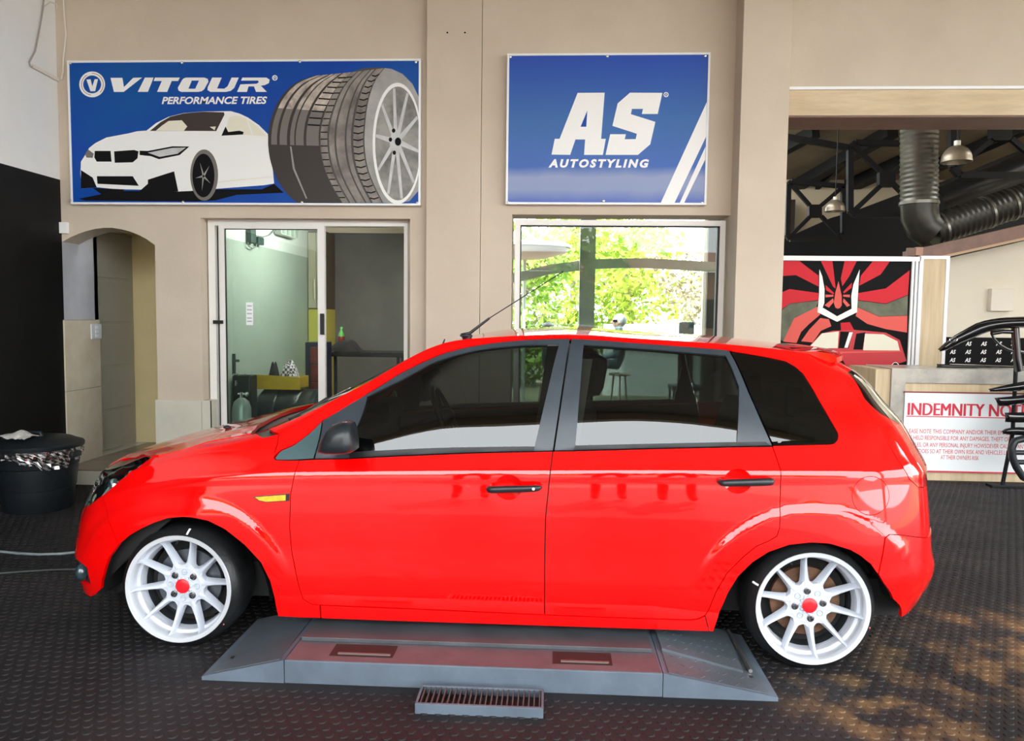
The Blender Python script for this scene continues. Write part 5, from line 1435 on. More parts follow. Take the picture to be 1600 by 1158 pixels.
mb = MB(); mb.lathe([(0, 0), (rr * .9, 0), (rr, .03), (rr, (db - da) * .3), (rr * 1.0, (db - da) * .33), (rr * .97, (db - da) * .35), (rr, (db - da) * .37), (rr, (db - da) * .72), (rr * .97, (db - da) * .74), (rr, (db - da) * .76), (rr, (db - da) - .03), (rr * .9, db - da), (0, db - da)], 28, mtx=Matrix.Translation((da, 6.63 + rr, ZF + rr)) @ Matrix.Rotation(math.pi / 2, 4, 'Y')); mb.build('shell', M('drum_black', (.012, .016, .020), .35), dr, smooth=40)
mb = MB(); mb.lathe([(rr * .45, db - da + .001), (rr * .5, db - da + .02), (rr * .2, db - da + .022), (0, db - da + .022)], 20, mtx=Matrix.Translation((da, 6.63 + rr, ZF + rr)) @ Matrix.Rotation(math.pi / 2, 4, 'Y')); mb.build('bung', DARKM, dr, smooth=40)
yc_ = 6.63 + rr - .12
ta, tb_ = floorx(402, yc_), floorx(469, yc_); tz0, tz1 = dz + .004, dz + .135
cr_ = thing('tool_crate', 'open amber tool crate on top of the black drum', 'crate', ((ta + tb_) / 2, yc_ + .12, tz0))
YEL = M('amber_plastic', (.62, .36, .03), .35, var=.2, scale=10)
mb = MB(); mb.prism([(ta, yc_, tz0), (tb_, yc_, tz0), (tb_ - .0, yc_ - .01, tz1 - .02), (ta - .01, yc_ - .01, tz1)], (0, .012, 0)); mb.build('front', YEL, cr_)
mb = MB(); mb.box(ta, tb_, yc_ + .23, yc_ + .242, tz0, tz1 - .02); mb.build('back', YEL, cr_)
for x in (ta, tb_ - .012): mb = MB(); mb.box(x, x + .012, yc_ + .012, yc_ + .23, tz0, tz1 - .02); mb.build('side', YEL, cr_)
mb = MB(); mb.box(ta, tb_, yc_, yc_ + .24, tz0 - .002, tz0 + .012); mb.build('base', YEL, cr_)
# chequered cloth and dark rags heaped in the crate
def check_mat():
    m = bpy.data.materials.new('chequered_cloth'); m.use_nodes = True; nt = m.node_tree; b = nt.nodes['Principled BSDF']; b.inputs['Roughness'].default_value = .8
    tc = nt.nodes.new('ShaderNodeTexCoord'); ck = nt.nodes.new('ShaderNodeTexChecker'); ck.inputs['Scale'].default_value = 42; ck.inputs['Color1'].default_value = (.72, .62, .68, 1); ck.inputs['Color2'].default_value = (.10, .07, .09, 1)
    nt.links.new(tc.outputs['Object'], ck.inputs['Vector']); nt.links.new(ck.outputs['Color'], b.inputs['Base Color']); return m
heap('chequered_cloth', 'pink and black chequered cloth heaped in the tool crate', 'cloth', floorx(453, yc_ + .1), yc_ + .12, tz0 + .02, .20, .17, .22, check_mat(), 3, ((.35, 1.0, .3), (.7, .5, .25)))
heap('dark_rag', 'dark rag bundled in the tool crate beside the chequered cloth', 'rag', floorx(424, yc_ + .1), yc_ + .12, tz0 + .02, .15, .17, .20, M('rag_black', (.012, .010, .010), .9), 8, ((.6, 1.0, .3),))
cab = thing('tool_cabinet', 'black tool cabinet with red drawer fronts behind the sliding door', 'cabinet', (floorx(490, 7.45), 7.5, ZF))
xa, xb = floorx(477, 7.38), floorx(506, 7.38); zc = at_y(488, 535, 7.38)[2]
mb = MB(); mb.box(xa, xb, 7.38, 7.66, ZF, zc, bevel=.008); mb.build('case', M('cabinet_navy', (.012, .014, .03), .4), cab)
for k in range(5):
    za = ZF + .06 + k * (zc - ZF - .1) / 5; mb = MB(); mb.box(xa + .055, xb - .008, 7.365, 7.38, za + .006, za + (zc - ZF - .1) / 5 - .006, bevel=.003); mb.build('drawer', M('drawer_red', (.17, .02, .015), .4, var=.4, scale=15), cab)

# ================================================================== WINDOW AND LOUNGE BEHIND IT
YWN = YW + .02
wx0, wx1 = at_y(804, 430, YWN)[0], at_y(1131.5, 430, YWN)[0]; wz1 = at_y(960, 344, YWN)[2]; wz0 = WZ0 + .005
w1 = MB(); fw = .040
w1.box(wx0, wx0 + fw, YWN, YWN + .07, wz0, wz1); w1.box(wx1 - fw, wx1, YWN, YWN + .07, wz0, wz1)
w1.box(wx0 + fw, wx1 - fw, YWN, YWN + .07, wz1 - fw, wz1); w1.box(wx0 + fw, wx1 - fw, YWN, YWN + .07, wz0, wz0 + fw)
win = struct(w1.build('window_1', ALUW))
for (a, b, c, d) in ((wx0 + fw, wx0 + fw + .008, wz0 + fw, wz1 - fw), (wx1 - fw - .016, wx1 - fw, wz0 + fw, wz1 - fw), (wx0 + fw, wx1 - fw, wz1 - fw - .008, wz1 - fw)):
    mb = MB(); mb.box(a, b, YWN + .01, YWN + .06, c, d); mb.build('gasket', GASK, win)
mb = MB(); mb.box(wx0 + fw, wx1 - fw, YWN + .03, YWN + .036, wz0 + fw, wz1 - fw); mb.build('pane', glass_mat('window_pane', (.93, .98, .97), .8), win)
LX0, LX1, LY1 = -.86, 2.20, 9.3
LW = M('lounge_wall', (.62, .60, .55), .7)
mb = MB(); mb.box(LX0 - .0, LX0 + .1, YW + TH, LY1, 0, 2.9); struct(mb.build('wall_lounge_left', LW))
mb = MB(); mb.prism([(1.54, 6.17, 0), (1.60, 6.17, 0), (2.42, LY1, 0), (2.34, LY1, 0)], (0, 0, 2.9)); struct(mb.build('wall_lounge_right', LW))
mb = MB(); mb.prism([(LX0, YW + TH, 2.75), (1.54, YW + TH, 2.75), (2.36, LY1, 2.75), (LX0, LY1, 2.75)], (0, 0, .15)); struct(mb.build('ceiling_lounge', WHITEP))
# curved steel rail and post of the glazed front
FG = M('facade_grey', (.34, .40, .33), .5, var=.2, scale=4)
mb = MB(); a, b = at_y(904, 515, LY1), at_y(928, 515, LY1); c, d = at_y(911, 351, LY1), at_y(935, 351, LY1)
mb.box(a[0], b[0], LY1 - .05, LY1 + .12, 0, 2.9); post = mb.build('trim_4', FG); struct(post)
U = [(790, 428), (811, 425.5), (860, 413.5), (905, 408), (930, 405.5), (970, 404), (1010, 404), (1060, 406.5), (1110, 409.5), (1150, 413)]
rows = []
for x, y in U:
    p = at_y(x, y, LY1 + .2); q = at_y(x, y + 15, LY1 + .2)
    rows.append([(p[0], LY1 + .16, p[2]), (p[0], LY1 + .24, p[2]), (p[0], LY1 + .24, q[2]), (p[0], LY1 + .16, q[2]), (p[0], LY1 + .16, p[2])])
mb = MB(); mb.grid(rows); bmesh.ops.remove_doubles(mb.bm, verts=mb.bm.verts[:], dist=1e-6); bmesh.ops.holes_fill(mb.bm, edges=[e for e in mb.bm.edges if e.is_boundary])
struct(mb.build('trim_5', FG))

# ================================================================== OUTDOORS
PAVE = M('asphalt_paving', (.16, .145, .13), .85, var=.2, scale=.8)
LAWN = M('dry_lawn', (.20, .20, .11), .9, var=.3, scale=.7)
mb = MB(); mb.box(-40, 40, -45, -2.1, -.15, -.02); struct(mb.build('ground_front', PAVE))
mb = MB(); mb.box(-40, 40, 12.0, 60, -.15, -.02); mb.box(-40, XL - .3, -2.1, 12.0, -.15, -.02); mb.box(8.0, 40, -2.1, 12.0, -.15, -.02); struct(mb.build('ground_back', LAWN))
LEAFY = M('leaf_yellow_green', (.42, .46, .04), .7, var=.5, scale=1.5, second=(.18, .34, .04))
LEAFG = M('leaf_green', (.16, .34, .05), .7, var=.5, scale=1.5, second=(.30, .40, .06))
LEAFB = M('leaf_dry', (.42, .36, .24), .8, var=.4, scale=2)
BARK = M('bark', (.30, .25, .20), .9, var=.4, scale=6)
def tree(label, x, y, h, rx, rz, mat, n=2600, seed=0, leaf=.16, trunk=.16):
    t = thing('tree', label, 'tree', (x, y, -.02), 'trees outside the lounge window' if y > 0 else 'trees beyond the forecourt')
    rnd = random.Random(seed)
    mb = MB(); mb.tube([(x, y, -.02), (x + .1, y, h * .3), (x - .05, y + .1, h * .6), (x, y, h * .85)], trunk, seg=8, radii=[trunk, trunk * .8, trunk * .6, trunk * .2])
    for k in range(5):
        a = rnd.uniform(0, 6.28); z0 = h * rnd.uniform(.3, .6); mb.tube([(x, y, z0), (x + rx * .5 * math.cos(a), y + rx * .5 * math.sin(a), z0 + h * .18)], .05, seg=6, radii=[.06, .02])
    mb.build('trunk', BARK, t, smooth=60)
    vs, fs = [], []
    cl = [(rnd.gauss(0, .45) * rx, rnd.gauss(0, .45) * rx, rnd.uniform(-.8, .9) * rz, rnd.uniform(.25, .5) * rx) for _ in range(16)]
    for i in range(n):
        c = cl[i % len(cl)]; d = Vector((rnd.gauss(0, 1), rnd.gauss(0, 1), rnd.gauss(0, 1))).normalized() * (c[3] * rnd.uniform(.6, 1.05))
        p = Vector((x + c[0] + d.x, y + c[1] + d.y, max(.05, h - rz + c[2] + d.z * .8)))
        a = Vector((rnd.gauss(0, 1), rnd.gauss(0, 1), rnd.gauss(0, 1))).normalized(); b = a.cross(Vector((rnd.gauss(0, 1), rnd.gauss(0, 1), rnd.gauss(0, 1)))).normalized()
        s = leaf * rnd.uniform(.5, 1.1); k = len(vs)
        vs += [p - a * s, p + b * s * .45, p + a * s, p - b * s * .45]; fs.append((k, k + 1, k + 2, k + 3))
    me = bpy.data.meshes.new('foliage'); me.from_pydata([tuple(v) for v in vs], [], fs); o = link('foliage', me, mat, t); o['kind'] = 'stuff'
    return t
tree('leafy green tree left of the grey window post outside', -.7, 15.4, 3.0, 1.35, 1.5, LEAFG, 3600, 1, leaf=.11)
tree('bright yellow-green tree right of the grey window post outside', 1.9, 20.0, 3.6, 2.2, 1.8, LEAFY, 5200, 2, leaf=.13)
tree('dry greyish tree with pale bare trunks outside the lounge window', 3.0, 15.6, 2.9, .95, 1.3, LEAFB, 1300, 3, leaf=.09, trunk=.12)
tree('yellowish tree behind the low white garden wall outside', 7.0, 21.0, 3.2, 1.9, 1.6, LEAFY, 2600, 4, leaf=.13)
tree('tall thin-leaved tree rising above the curved rail outside', .6, 27, 7.0, 2.4, 2.4, LEAFY, 1500, 6, leaf=.2)
mb = MB(); mb.box(.9, 7.0, 13.6, 13.75, -.02, 1.24); tag(mb.build('garden_wall', M('white_wall', (.80, .82, .80), .7), None), 'low white garden wall outside behind the lounge', 'wall')
cn = at_y(836, 389, 11.2); mb = MB(); mb.lathe([(0, .09), (.35, .10), (.62, .07), (.66, .04), (.60, -.06), (.3, -.14), (0, -.16)], 32, mtx=Matrix.Translation((cn[0] - .15, 11.2, cn[2])) @ Matrix.Diagonal((1, .8, 1, 1)))
par = thing('parasol', 'pale round parasol with a grey rim outside the lounge', 'parasol', (cn[0] - .15, 11.2, 0))
mb.build('canopy', M('parasol_canvas', (.62, .50, .44), .7), par, smooth=50)
mb = MB(); mb.lathe([(.62, .075), (.675, .05), (.675, .015), (.62, .0)], 32, mtx=Matrix.Translation((cn[0] - .15, 11.2, cn[2])) @ Matrix.Diagonal((1, .8, 1, 1))); mb.build('rim', FG, par, smooth=50)
mb = MB(); mb.cyl((cn[0] - .15, 11.2, -.02), (cn[0] - .15, 11.2, cn[2] - .1), .025, seg=10); mb.build('pole', FG, par, smooth=50)
# forecourt side: hedge-like trees and a terracotta building that the paint reflects
for k, (x, y, h, rx, lab) in enumerate(((-7.5, -17, 3.4, 2.4, 'broad low shady tree across the forecourt behind the photographer'), (1.0, -18.5, 4.6, 1.7, 'tall narrow shady tree across the forecourt behind the photographer'), (9.0, -17.5, 2.8, 1.4, 'small round shady tree across the forecourt behind the photographer'))):
    tree(lab, x, y, h, rx, 1.5, LEAFG, 900, 20 + k, leaf=.3)
bl = thing('building', 'terracotta-coloured building across the forecourt behind the photographer', 'building', (0, -26, 0))
mb = MB(); mb.box(-18, 18, -30, -26, -.02, 3.6); mb.build('walls', M('terracotta', (.50, .27, .14), .8, var=.2, scale=1), bl)
mb = MB(); mb.prism([(-18.4, -25.6, 3.6), (18.4, -25.6, 3.6), (18.4, -28, 4.6), (-18.4, -28, 4.6)], (0, 0, .12)); mb.build('roof', M('roof_tile', (.30, .13, .08), .8), bl)
for k in range(6):
    mb = MB(); mb.box(-15 + k * 5.4, -12.6 + k * 5.4, -26.03, -26, .9, 2.3); mb.build('window', M('far_glass', (.05, .06, .07), .1), bl)

# ================================================================== SEATED PEOPLE OUTSIDE
def skin_body(name, verts, edges, radii, mat, parent, root=0, sub=2):
    me = bpy.data.meshes.new(name); me.from_pydata(verts, edges, []); o = bpy.data.objects.new(name, me); COL.objects.link(o)
    m = o.modifiers.new('skin', 'SKIN'); m.use_smooth_shade = True
    for i, r in enumerate(radii):
        me.skin_vertices[0].data[i].radius = (r, r) if not isinstance(r, tuple) else r
        me.skin_vertices[0].data[i].use_root = (i == root)
    s = o.modifiers.new('sub', 'SUBSURF'); s.levels = sub; s.render_levels = sub
    dg = bpy.context.evaluated_depsgraph_get(); dg.update()
    me2 = bpy.data.meshes.new_from_object(o.evaluated_get(dg)); me2.name = name
    bpy.data.objects.remove(o); bpy.data.meshes.remove(me)
    me2.materials.clear()
    return link(name, me2, mat, parent)
def person(label, x, y, seat, face, top, skin, hairc, glasses=False, cap=False):
    """someone sitting on a bench: face = +1 looks towards +X, -1 towards -X"""
    z = seat; f = face
    t = thing('person', label, 'person', (x, y, -.02))
    v = [(x, y, z + .10), (x + .01 * f, y, z + .28), (x, y, z + .46), (x + .01 * f, y, z + .56), (x + .03 * f, y, z + .63), (x + .035 * f, y, z + .73), (x + .03 * f, y, z + .83),
         (x + .05 * f, y - .09, z + .09), (x + .42 * f, y - .11, z + .10), (x + .44 * f, y - .11, z - .34), (x + .54 * f, y - .11, z - .40),
         (x + .05 * f, y + .09, z + .09), (x + .42 * f, y + .11, z + .10), (x + .44 * f, y + .11, z - .34), (x + .54 * f, y + .11, z - .40),
         (x, y - .17, z + .49), (x + .06 * f, y - .22, z + .24), (x + .28 * f, y - .14, z + .20), (x + .36 * f, y - .13, z + .17),
         (x, y + .17, z + .49), (x + .06 * f, y + .22, z + .24), (x + .28 * f, y + .14, z + .20), (x + .36 * f, y + .13, z + .17)]
    e = [(0, 1), (1, 2), (2, 3), (3, 4), (4, 5), (5, 6), (0, 7), (7, 8), (8, 9), (9, 10), (0, 11), (11, 12), (12, 13), (13, 14), (2, 15), (15, 16), (16, 17), (17, 18), (2, 19), (19, 20), (20, 21), (21, 22)]
    r = [.13, .12, .12, .055, .065, .085, .06, .085, .065, .045, .04, .085, .065, .045, .04, .055, .045, .035, .03, .055, .045, .035, .03]
    skin_body('body', v, e, r, top, t)
    hx, hz = x + .035 * f, z + .74
    MB().sphere((hx, y, hz), .10, 18, 14, (.98, .80, 1.12)).build('head', skin, t, smooth=60)
    MB().sphere((hx + .105 * f, y, hz - .01), .018, 8, 6, (1, .7, 1.3)).build('nose', skin, t, smooth=60)
    for s in (-1, 1): MB().sphere((hx - .005 * f, y + s * .082, hz - .005), .022, 8, 6, (.8, .4, 1.2)).build('ear', skin, t, smooth=60)
    MB().sphere((hx - .018 * f, y, hz + .025), .106, 18, 12, (1.0, .84, 1.0)).build('hair', hairc, t, smooth=60)
    if glasses: MB().box(hx + .06 * f - .03, hx + .06 * f + .035, y - .085, y + .085, hz + .0, hz + .035, bevel=.008).build('sunglasses', PBLACK, t)
    return t
SK = M('skin', (.38, .24, .17), .5); HAIR = M('dark_hair', (.02, .025, .02), .6); GREYH = M('grey_hair', (.22, .25, .26), .6)
yp = 11.9
hz_ = at_y(968, 490, yp)[2]; hx_ = at_y(967, 500, yp)[0]
person('person with grey hair and dark sunglasses sitting outside the lounge', hx_ + .03, yp, hz_ - .87, -1, M('shirt_teal', (.16, .24, .26), .8), SK, GREYH, glasses=True)
hz2 = at_y(855, 502, yp)[2]; hx2 = at_y(855, 505, yp)[0]
person('dark-haired person sitting outside left of the grey window post', hx2, yp, hz2 - .88, 1, M('shirt_dark', (.05, .06, .05), .8), SK, HAIR)
for (sx, sz, lab) in ((hx_ + .03, hz_ - .87, 'round pale stool outside under the person with sunglasses'), (hx2, hz2 - .88, 'round pale stool outside under the dark-haired person')):
    sb = thing('stool', lab, 'stool', (sx, yp, -.02)); zt_ = sz - .045
    mb = MB(); mb.lathe([(0, zt_ - .04), (.16, zt_ - .04), (.17, zt_ - .02), (.16, zt_), (0, zt_)], 24, origin=(sx, yp, 0)); mb.build('seat', PALEWOOD, sb, smooth=40)
    for k in range(3):
        a_ = k * 2.094 + .5; mb = MB(); mb.cyl((sx + .1 * math.cos(a_), yp + .1 * math.sin(a_), zt_ - .03), (sx + .15 * math.cos(a_), yp + .15 * math.sin(a_), -.02), .016, seg=8); mb.build('leg', PALEWOOD, sb)
ch = thing('garden_chair', 'dark teal garden chair with a tall square back outside the lounge', 'chair', (at_y(1073, 510, 10.2)[0], 10.2, 0))
cx_ = at_y(1073, 510, 10.2)[0]; ct = at_y(1073, 503, 10.2)[2]; TEAL = M('chair_teal', (.05, .10, .11), .6)
mb = MB(); mb.box(cx_ - .10, cx_ + .10, 10.20, 10.24, .50, ct, bevel=.02); mb.build('backrest', TEAL, ch)
mb = MB(); mb.box(cx_ - .20, cx_ + .20, 10.0, 10.42, .42, .48, bevel=.015); mb.build('seat', TEAL, ch)
for dx in (-.17, .17):
    for dy in (10.03, 10.39): mb = MB(); mb.cyl((cx_ + dx, dy, 0), (cx_ + dx, dy, .43), .014, seg=8); mb.build('leg', TEAL, ch)

# people standing in the workshop mouth, mirrored in the paint
def standing(label, x, y, h, top, legs, skin, hairc):
    k = h / 1.75
    t = thing('person', label, 'person', (x, y, 0))
    v = [(0, 0, .95), (0, 0, 1.12), (0, 0, 1.36), (0, .0, 1.47), (0, .02, 1.54), (0, .03, 1.63), (0, .02, 1.70),
         (-.09, 0, .90), (-.11, .01, .50), (-.12, 0, .09), (-.13, .12, .04), (.09, 0, .90), (.11, .01, .50), (.12, 0, .09), (.13, .12, .04),
         (-.18, 0, 1.40), (-.24, -.01, 1.13), (-.25, .06, .90), (-.245, .09, .82), (.18, 0, 1.40), (.24, -.01, 1.13), (.25, .06, .90), (.245, .09, .82)]
    v = [(x + a * k, y + b * k, c * k) for a, b, c in v]
    e = [(0, 1), (1, 2), (2, 3), (3, 4), (4, 5), (5, 6), (0, 7), (7, 8), (8, 9), (9, 10), (0, 11), (11, 12), (12, 13), (13, 14), (2, 15), (15, 16), (16, 17), (17, 18), (2, 19), (19, 20), (20, 21), (21, 22)]
    r = [(.15, .10), (.14, .10), (.16, .10), .055, .06, .08, .06, .09, .065, .045, .04, .09, .065, .045, .04, .06, .045, .035, .03, .06, .045, .035, .03]
    skin_body('body', v, e, [(a[0] * k, a[1] * k) if isinstance(a, tuple) else a * k for a in r], top, t)
    hz = 1.635 * k
    MB().sphere((x, y + .03 * k, hz), .10 * k, 18, 14, (.80, .95, 1.14)).build('head', skin, t, smooth=60)
    MB().sphere((x, y + .13 * k, hz - .01), .017, 8, 6, (.7, 1, 1.3)).build('nose', skin, t, smooth=60)
    MB().sphere((x, y + .01 * k, hz + .03), .105 * k, 18, 12, (.86, .98, 1.0)).build('hair', hairc, t, smooth=60)
    return t
DKC = M('dark_clothes', (.03, .03, .035), .9)
standing('person in dark clothes standing behind the photographer, mirrored in the front door', -.69, -.75, 1.76, DKC, DKC, SK, HAIR)
standing('person in dark clothes standing behind the photographer, mirrored near the door pillar', .49, -.75, 1.70, M('brown_shirt', (.08, .05, .04), .9), DKC, SK, HAIR)
standing('person in dark clothes standing behind the photographer, mirrored in the rear door', 1.09, -.75, 1.80, DKC, DKC, SK, HAIR)
# ================================================================== RIGHT BAY: COUNTER, BOARDS, TRUSSES, DUCTS
RBY = 11.5
CREAMW = M('cream_wall', (.66, .58, .44), .8, var=.08, scale=2)
DKWALL = M('dark_brown_wall', (.045, .035, .028), .8, var=.3, scale=3)
DECK = M('roof_deck', (.18, .135, .09), .8, var=.25, scale=2.5)
BLKST = M('black_steel', (.007, .0075, .010), .55, var=.2, scale=10, spec=.25)
mb = MB(); mb.box(2.2, 8.0, RBY, RBY + .1, 0, 4.7); struct(mb.build('wall_bay_back', CREAMW))
mb = MB(); mb.box(7.3, 7.4, 6.0, RBY, 0, 4.45); struct(mb.build('wall_bay_side', CREAMW))
mb = MB(); mb.box(2.2, 3.4, RBY - .3, RBY - .2, 0, 3.05); struct(mb.build('wall_bay_dark', DKWALL))
# sloping roof deck with purlins
d0, d1 = (6.08, 4.45), (RBY, 3.38)                         # (y, z) at the front and at the back
def deckz(y): return d0[1] + (d1[1] - d0[1]) * (y - d0[0]) / (d1[0] - d0[0])
mb = MB(); mb.prism([(1.64, d0[0], d0[1]), (5.6, d0[0], d0[1]), (6.8, d1[0], d1[1]), (1.64, d1[0], d1[1])], (0, 0, .08)); deck = struct(mb.build('ceiling_bay', DECK))  # right edge cut back out of view so the rear glass mirrors open sky
def on_deck(px, py):
    d = ray(px, py); k = (d1[1] - d0[1]) / (d1[0] - d0[0])
    t = (d0[1] - k * d0[0] - CAM_H) / (d[2] - k * d[1]); return CPOS + d * t
def bar(mb, p, q, w, h=None, up=(0, 1, 0)):
    """square bar between two points"""
    p, q = Vector(p), Vector(q); h = h or w; d = (q - p).normalized(); u = Vector(up); s = d.cross(u).normalized(); u = s.cross(d)
    vs = [[a + s * (sx * w / 2) + u * (sy * h / 2) for sx, sy in ((-1, -1), (1, -1), (1, 1), (-1, 1))] for a in (p, q)]
    A = [mb.bm.verts.new(v) for v in vs[0]]; B = [mb.bm.verts.new(v) for v in vs[1]]
    mb.bm.faces.new(A[::-1]); mb.bm.faces.new(B)
    for i in range(4): mb.bm.faces.new((A[i], A[(i + 1) % 4], B[(i + 1) % 4], B[i]))
    return mb
for (a, b, w) in (((1222, 296), (1395, 196), .16), ((1222, 330), (1326, 238), .06), ((1326, 284), (1415, 243), .22), ((1440, 262), (1600, 190), .14), ((1215, 230), (1275, 196), .12)):
    p, q = on_deck(*a), on_deck(*b); mb = MB(); bar(mb, p - [0, 0, .07], q - [0, 0, .07], w, .14, (0, 0, 1)); mb.build('purlin', BLKST, deck)
# dark sloping eaves board in front of the cream wall
mb = MB(); yv = 10.4
mb.prism([at_y(x, y, yv) for x, y in ((1215, 378), (1300, 340), (1332, 331), (1409, 302), (1472, 284), (1508, 270), (1592, 236), (1700, 195), (1700, 400), (1215, 420))], (0, .1, 0)); struct(mb.build('wall_bay_eaves', BLKST))
# trusses
def pp(x, y, yy): return at_y(x, y, yy)
def truss(label, yy, chords, braces, gusset, w):
    t = thing('roof_truss', label, 'truss', tuple(pp(*gusset[:2], yy)), 'black steel roof trusses')
    for ch in chords:
        mb = MB()
        for a, b in zip(ch, ch[1:]): bar(mb, pp(*a, yy), pp(*b, yy), w, w * 1.1)
        mb.build('chord', BLKST, t)
    for a, b in braces: bar(m_ := MB(), pp(*a, yy), pp(*b, yy), w * .8); m_.build('brace', BLKST, t)
    x, y, h = gusset; mb = MB(); k = h * .25
    mb.prism([pp(a, b, yy - .04) for a, b in ((x - h, y - h + k), (x - h + k, y - h), (x + h - k, y - h), (x + h, y - h + k), (x + h, y + h - k), (x + h - k, y + h), (x - h + k, y + h), (x - h, y + h - k))], (0, .08, 0)); mb.build('gusset', BLKST, t)
    return t
truss('small black roof truss panel hanging beside the pillar with a square middle plate', 9.4, [[(1232, 288), (1236, 284), (1318, 291), (1318, 366), (1312, 372), (1234, 374), (1230, 368), (1232, 288)]],
      [((1236, 288), (1265, 321)), ((1316, 293), (1283, 321)), ((1234, 370), (1266, 338)), ((1312, 368), (1283, 338))], (1274.5, 329.5, 10), .055)
truss('black roof truss panel between the small truss and the upright duct', 8.9, [[(1222, 213), (1326, 231)], [(1435, 225), (1336, 223), (1328, 231), (1328, 328), (1335, 336), (1435, 335)]],
      [((1335, 230), (1378, 270)), ((1335, 329), (1378, 288)), ((1396, 270), (1428, 240)), ((1396, 288), (1430, 322))], (1387, 279, 12.5), .06)
truss('black roof truss panel over the curved duct with a big plate under the beam', 8.3, [[(1488, 150), (1488, 262), (1499, 274), (1720, 274)]],
      [((1492, 264), (1552, 217)), ((1580, 217), (1640, 268))], (1566, 203, 16), .06)
# ducts
DUCT = M('duct_metal', (.22, .215, .19), .32, metal=.85, var=.35, scale=6)
DUCTD = M('duct_dark', (.05, .048, .042), .35, metal=.6, var=.4, scale=6)
def corrugated(name, label, pts, r, mat, rib=.02, group=None, amp=.010, into=None):
    P = np.array([np.asarray(p, float) for p in pts]); k = np.concatenate([[0], np.cumsum(np.linalg.norm(np.diff(P, axis=0), axis=1))])
    n = int(k[-1] / rib * 2); q = np.linspace(0, k[-1], n); Q = _herm(k, P, _tan(k, P), q)
    mb = MB(); mb.tube([tuple(v) for v in Q], r, seg=28, radii=[r + (amp if i % 2 else 0) for i in range(n)])
    if into: mb.build('hose', mat, into, smooth=25); return into
    t = thing(name, label, 'duct', tuple(P[0])); mb.build('hose', mat, t, smooth=25); return t
yd = 7.9; kx = yd * .97 / FPX
v0, v1 = at_y(1436, 130, yd), at_y(1436, 318, yd)
dv = corrugated('air_duct', 'corrugated metal air duct coming down behind the wooden beam and turning right', [v0, (v0 * .5 + v1 * .5), v1], 26 * kx, DUCT, rib=.045)
e = [at_y(1436, 318, yd), at_y(1437, 338, yd), at_y(1444, 354, yd), at_y(1456, 361, yd)]
mb = MB(); mb.tube([tuple(p) for p in e], 27 * kx, seg=28); mb.build('elbow', DUCTD, dv, smooth=40)
mb = MB(); c = at_y(1436, 318, yd); mb.cyl(tuple(c + [0, 0, .015]), tuple(c - [0, 0, .015]), 28.5 * kx, seg=28); mb.build('collar', DUCT, dv, smooth=40)
h0, h1, h2 = at_y(1456, 361, yd), at_y(1535, 334, yd), at_y(1640, 298, yd)
dh = corrugated('horizontal_hose', None, [h0, h1, h2], 24 * kx, DUCTD, rib=.05, amp=.008, into=dv)
for (x, y) in ((1470, 356), (1541, 332), (1577, 320)):
    c = at_y(x, y, yd); dd = (h2 - h0) / np.linalg.norm(h2 - h0); mb = MB(); mb.cyl(tuple(c - dd * .012), tuple(c + dd * .012), 26 * kx, seg=28); mb.build('clamp_ring', DUCT, dh, smooth=40)
g0, g1 = at_y(1462, 318, 8.75), at_y(1680, 235, 8.75)
dk = corrugated('air_duct', 'smooth black air duct rising behind the dark corrugated duct', [g0, g0 * .5 + g1 * .5, g1], .17, M('duct_black', (.012, .012, .013), .3), rib=.10, amp=.004)
for f in (.15, .75):
    c = g0 * (1 - f) + g1 * f; mb = MB(); mb.cyl((c[0], c[1], c[2] + .1), (c[0], c[1], deckz(c[1]) + .01), .008, seg=6); mb.build('hanger', BLKST, dk)
# pendant lamps
def pendant(label, x, y, w, yy):
    c = at_y(x, y, yy); r = w / 2 * yy * .97 / FPX; t = thing('pendant_lamp', label, 'lamp', (c[0], yy, c[2] - r * .9), 'dome pendant lamps')
    mb = MB(); prof = [(r * math.sin(a), r * math.cos(a) * 1.05) for a in np.linspace(.12, math.pi / 2, 12)]; prof += [(r * 1.04, -.02), (r * .98, -.022)]
    prof += [(r * .95 * math.sin(a), r * .95 * math.cos(a)) for a in np.linspace(math.pi / 2, .12, 8)]
    mb.lathe(prof, 32, origin=(c[0], yy, c[2] - r * .5)); mb.build('shade', M('lamp_bronze', (.26, .22, .17), .35, metal=.6), t, smooth=40)
    mb = MB(); mb.cyl((c[0], yy, c[2] + r * .5), (c[0], yy, c[2] + r * .85), r * .22, seg=14); mb.build('holder', M('lamp_white', (.75, .73, .68), .4), t, smooth=40)
    mb = MB(); mb.cyl((c[0], yy, c[2] + r * .85), (c[0], yy, deckz(yy)), .006, seg=6); mb.build('cord', BLKST, t)
    return t
pendant('small bronze dome lamp hanging in front of the small truss', 1305, 320, 29, 8.6)
pendant('larger bronze dome lamp hanging between the ducts and the truss plate', 1495, 239, 43, 7.6)
# brown sloping beam under the ducts
yb2 = 7.62
mb = MB(); mb.prism([at_y(x, y, yb2) for x, y in ((1425, 391), (1700, 328), (1700, 352), (1425, 413))], (0, .2, 0)); bb = struct(mb.build('trim_6', BROWN))
mb = MB(); mb.prism([at_y(x, y, yb2 - .012) for x, y in ((1425, 410), (1700, 349), (1700, 353), (1425, 414))], (0, .22, 0)); mb.build('edge_bead', M('bead_brown', (.42, .27, .16), .5), bb)
for (x, y, m_) in ((1425, 392, BROWN), (1437, 391, M('rosy_block', (.38, .22, .16), .6))):
    c = at_y(x, y, yb2 - .06); mb = MB(); mb.box(c[0] - .035, c[0] + .035, yb2 - .06, yb2 - .01, c[2] - .05, c[2] + .03, bevel=.006); mb.build('end_block', m_, bb)
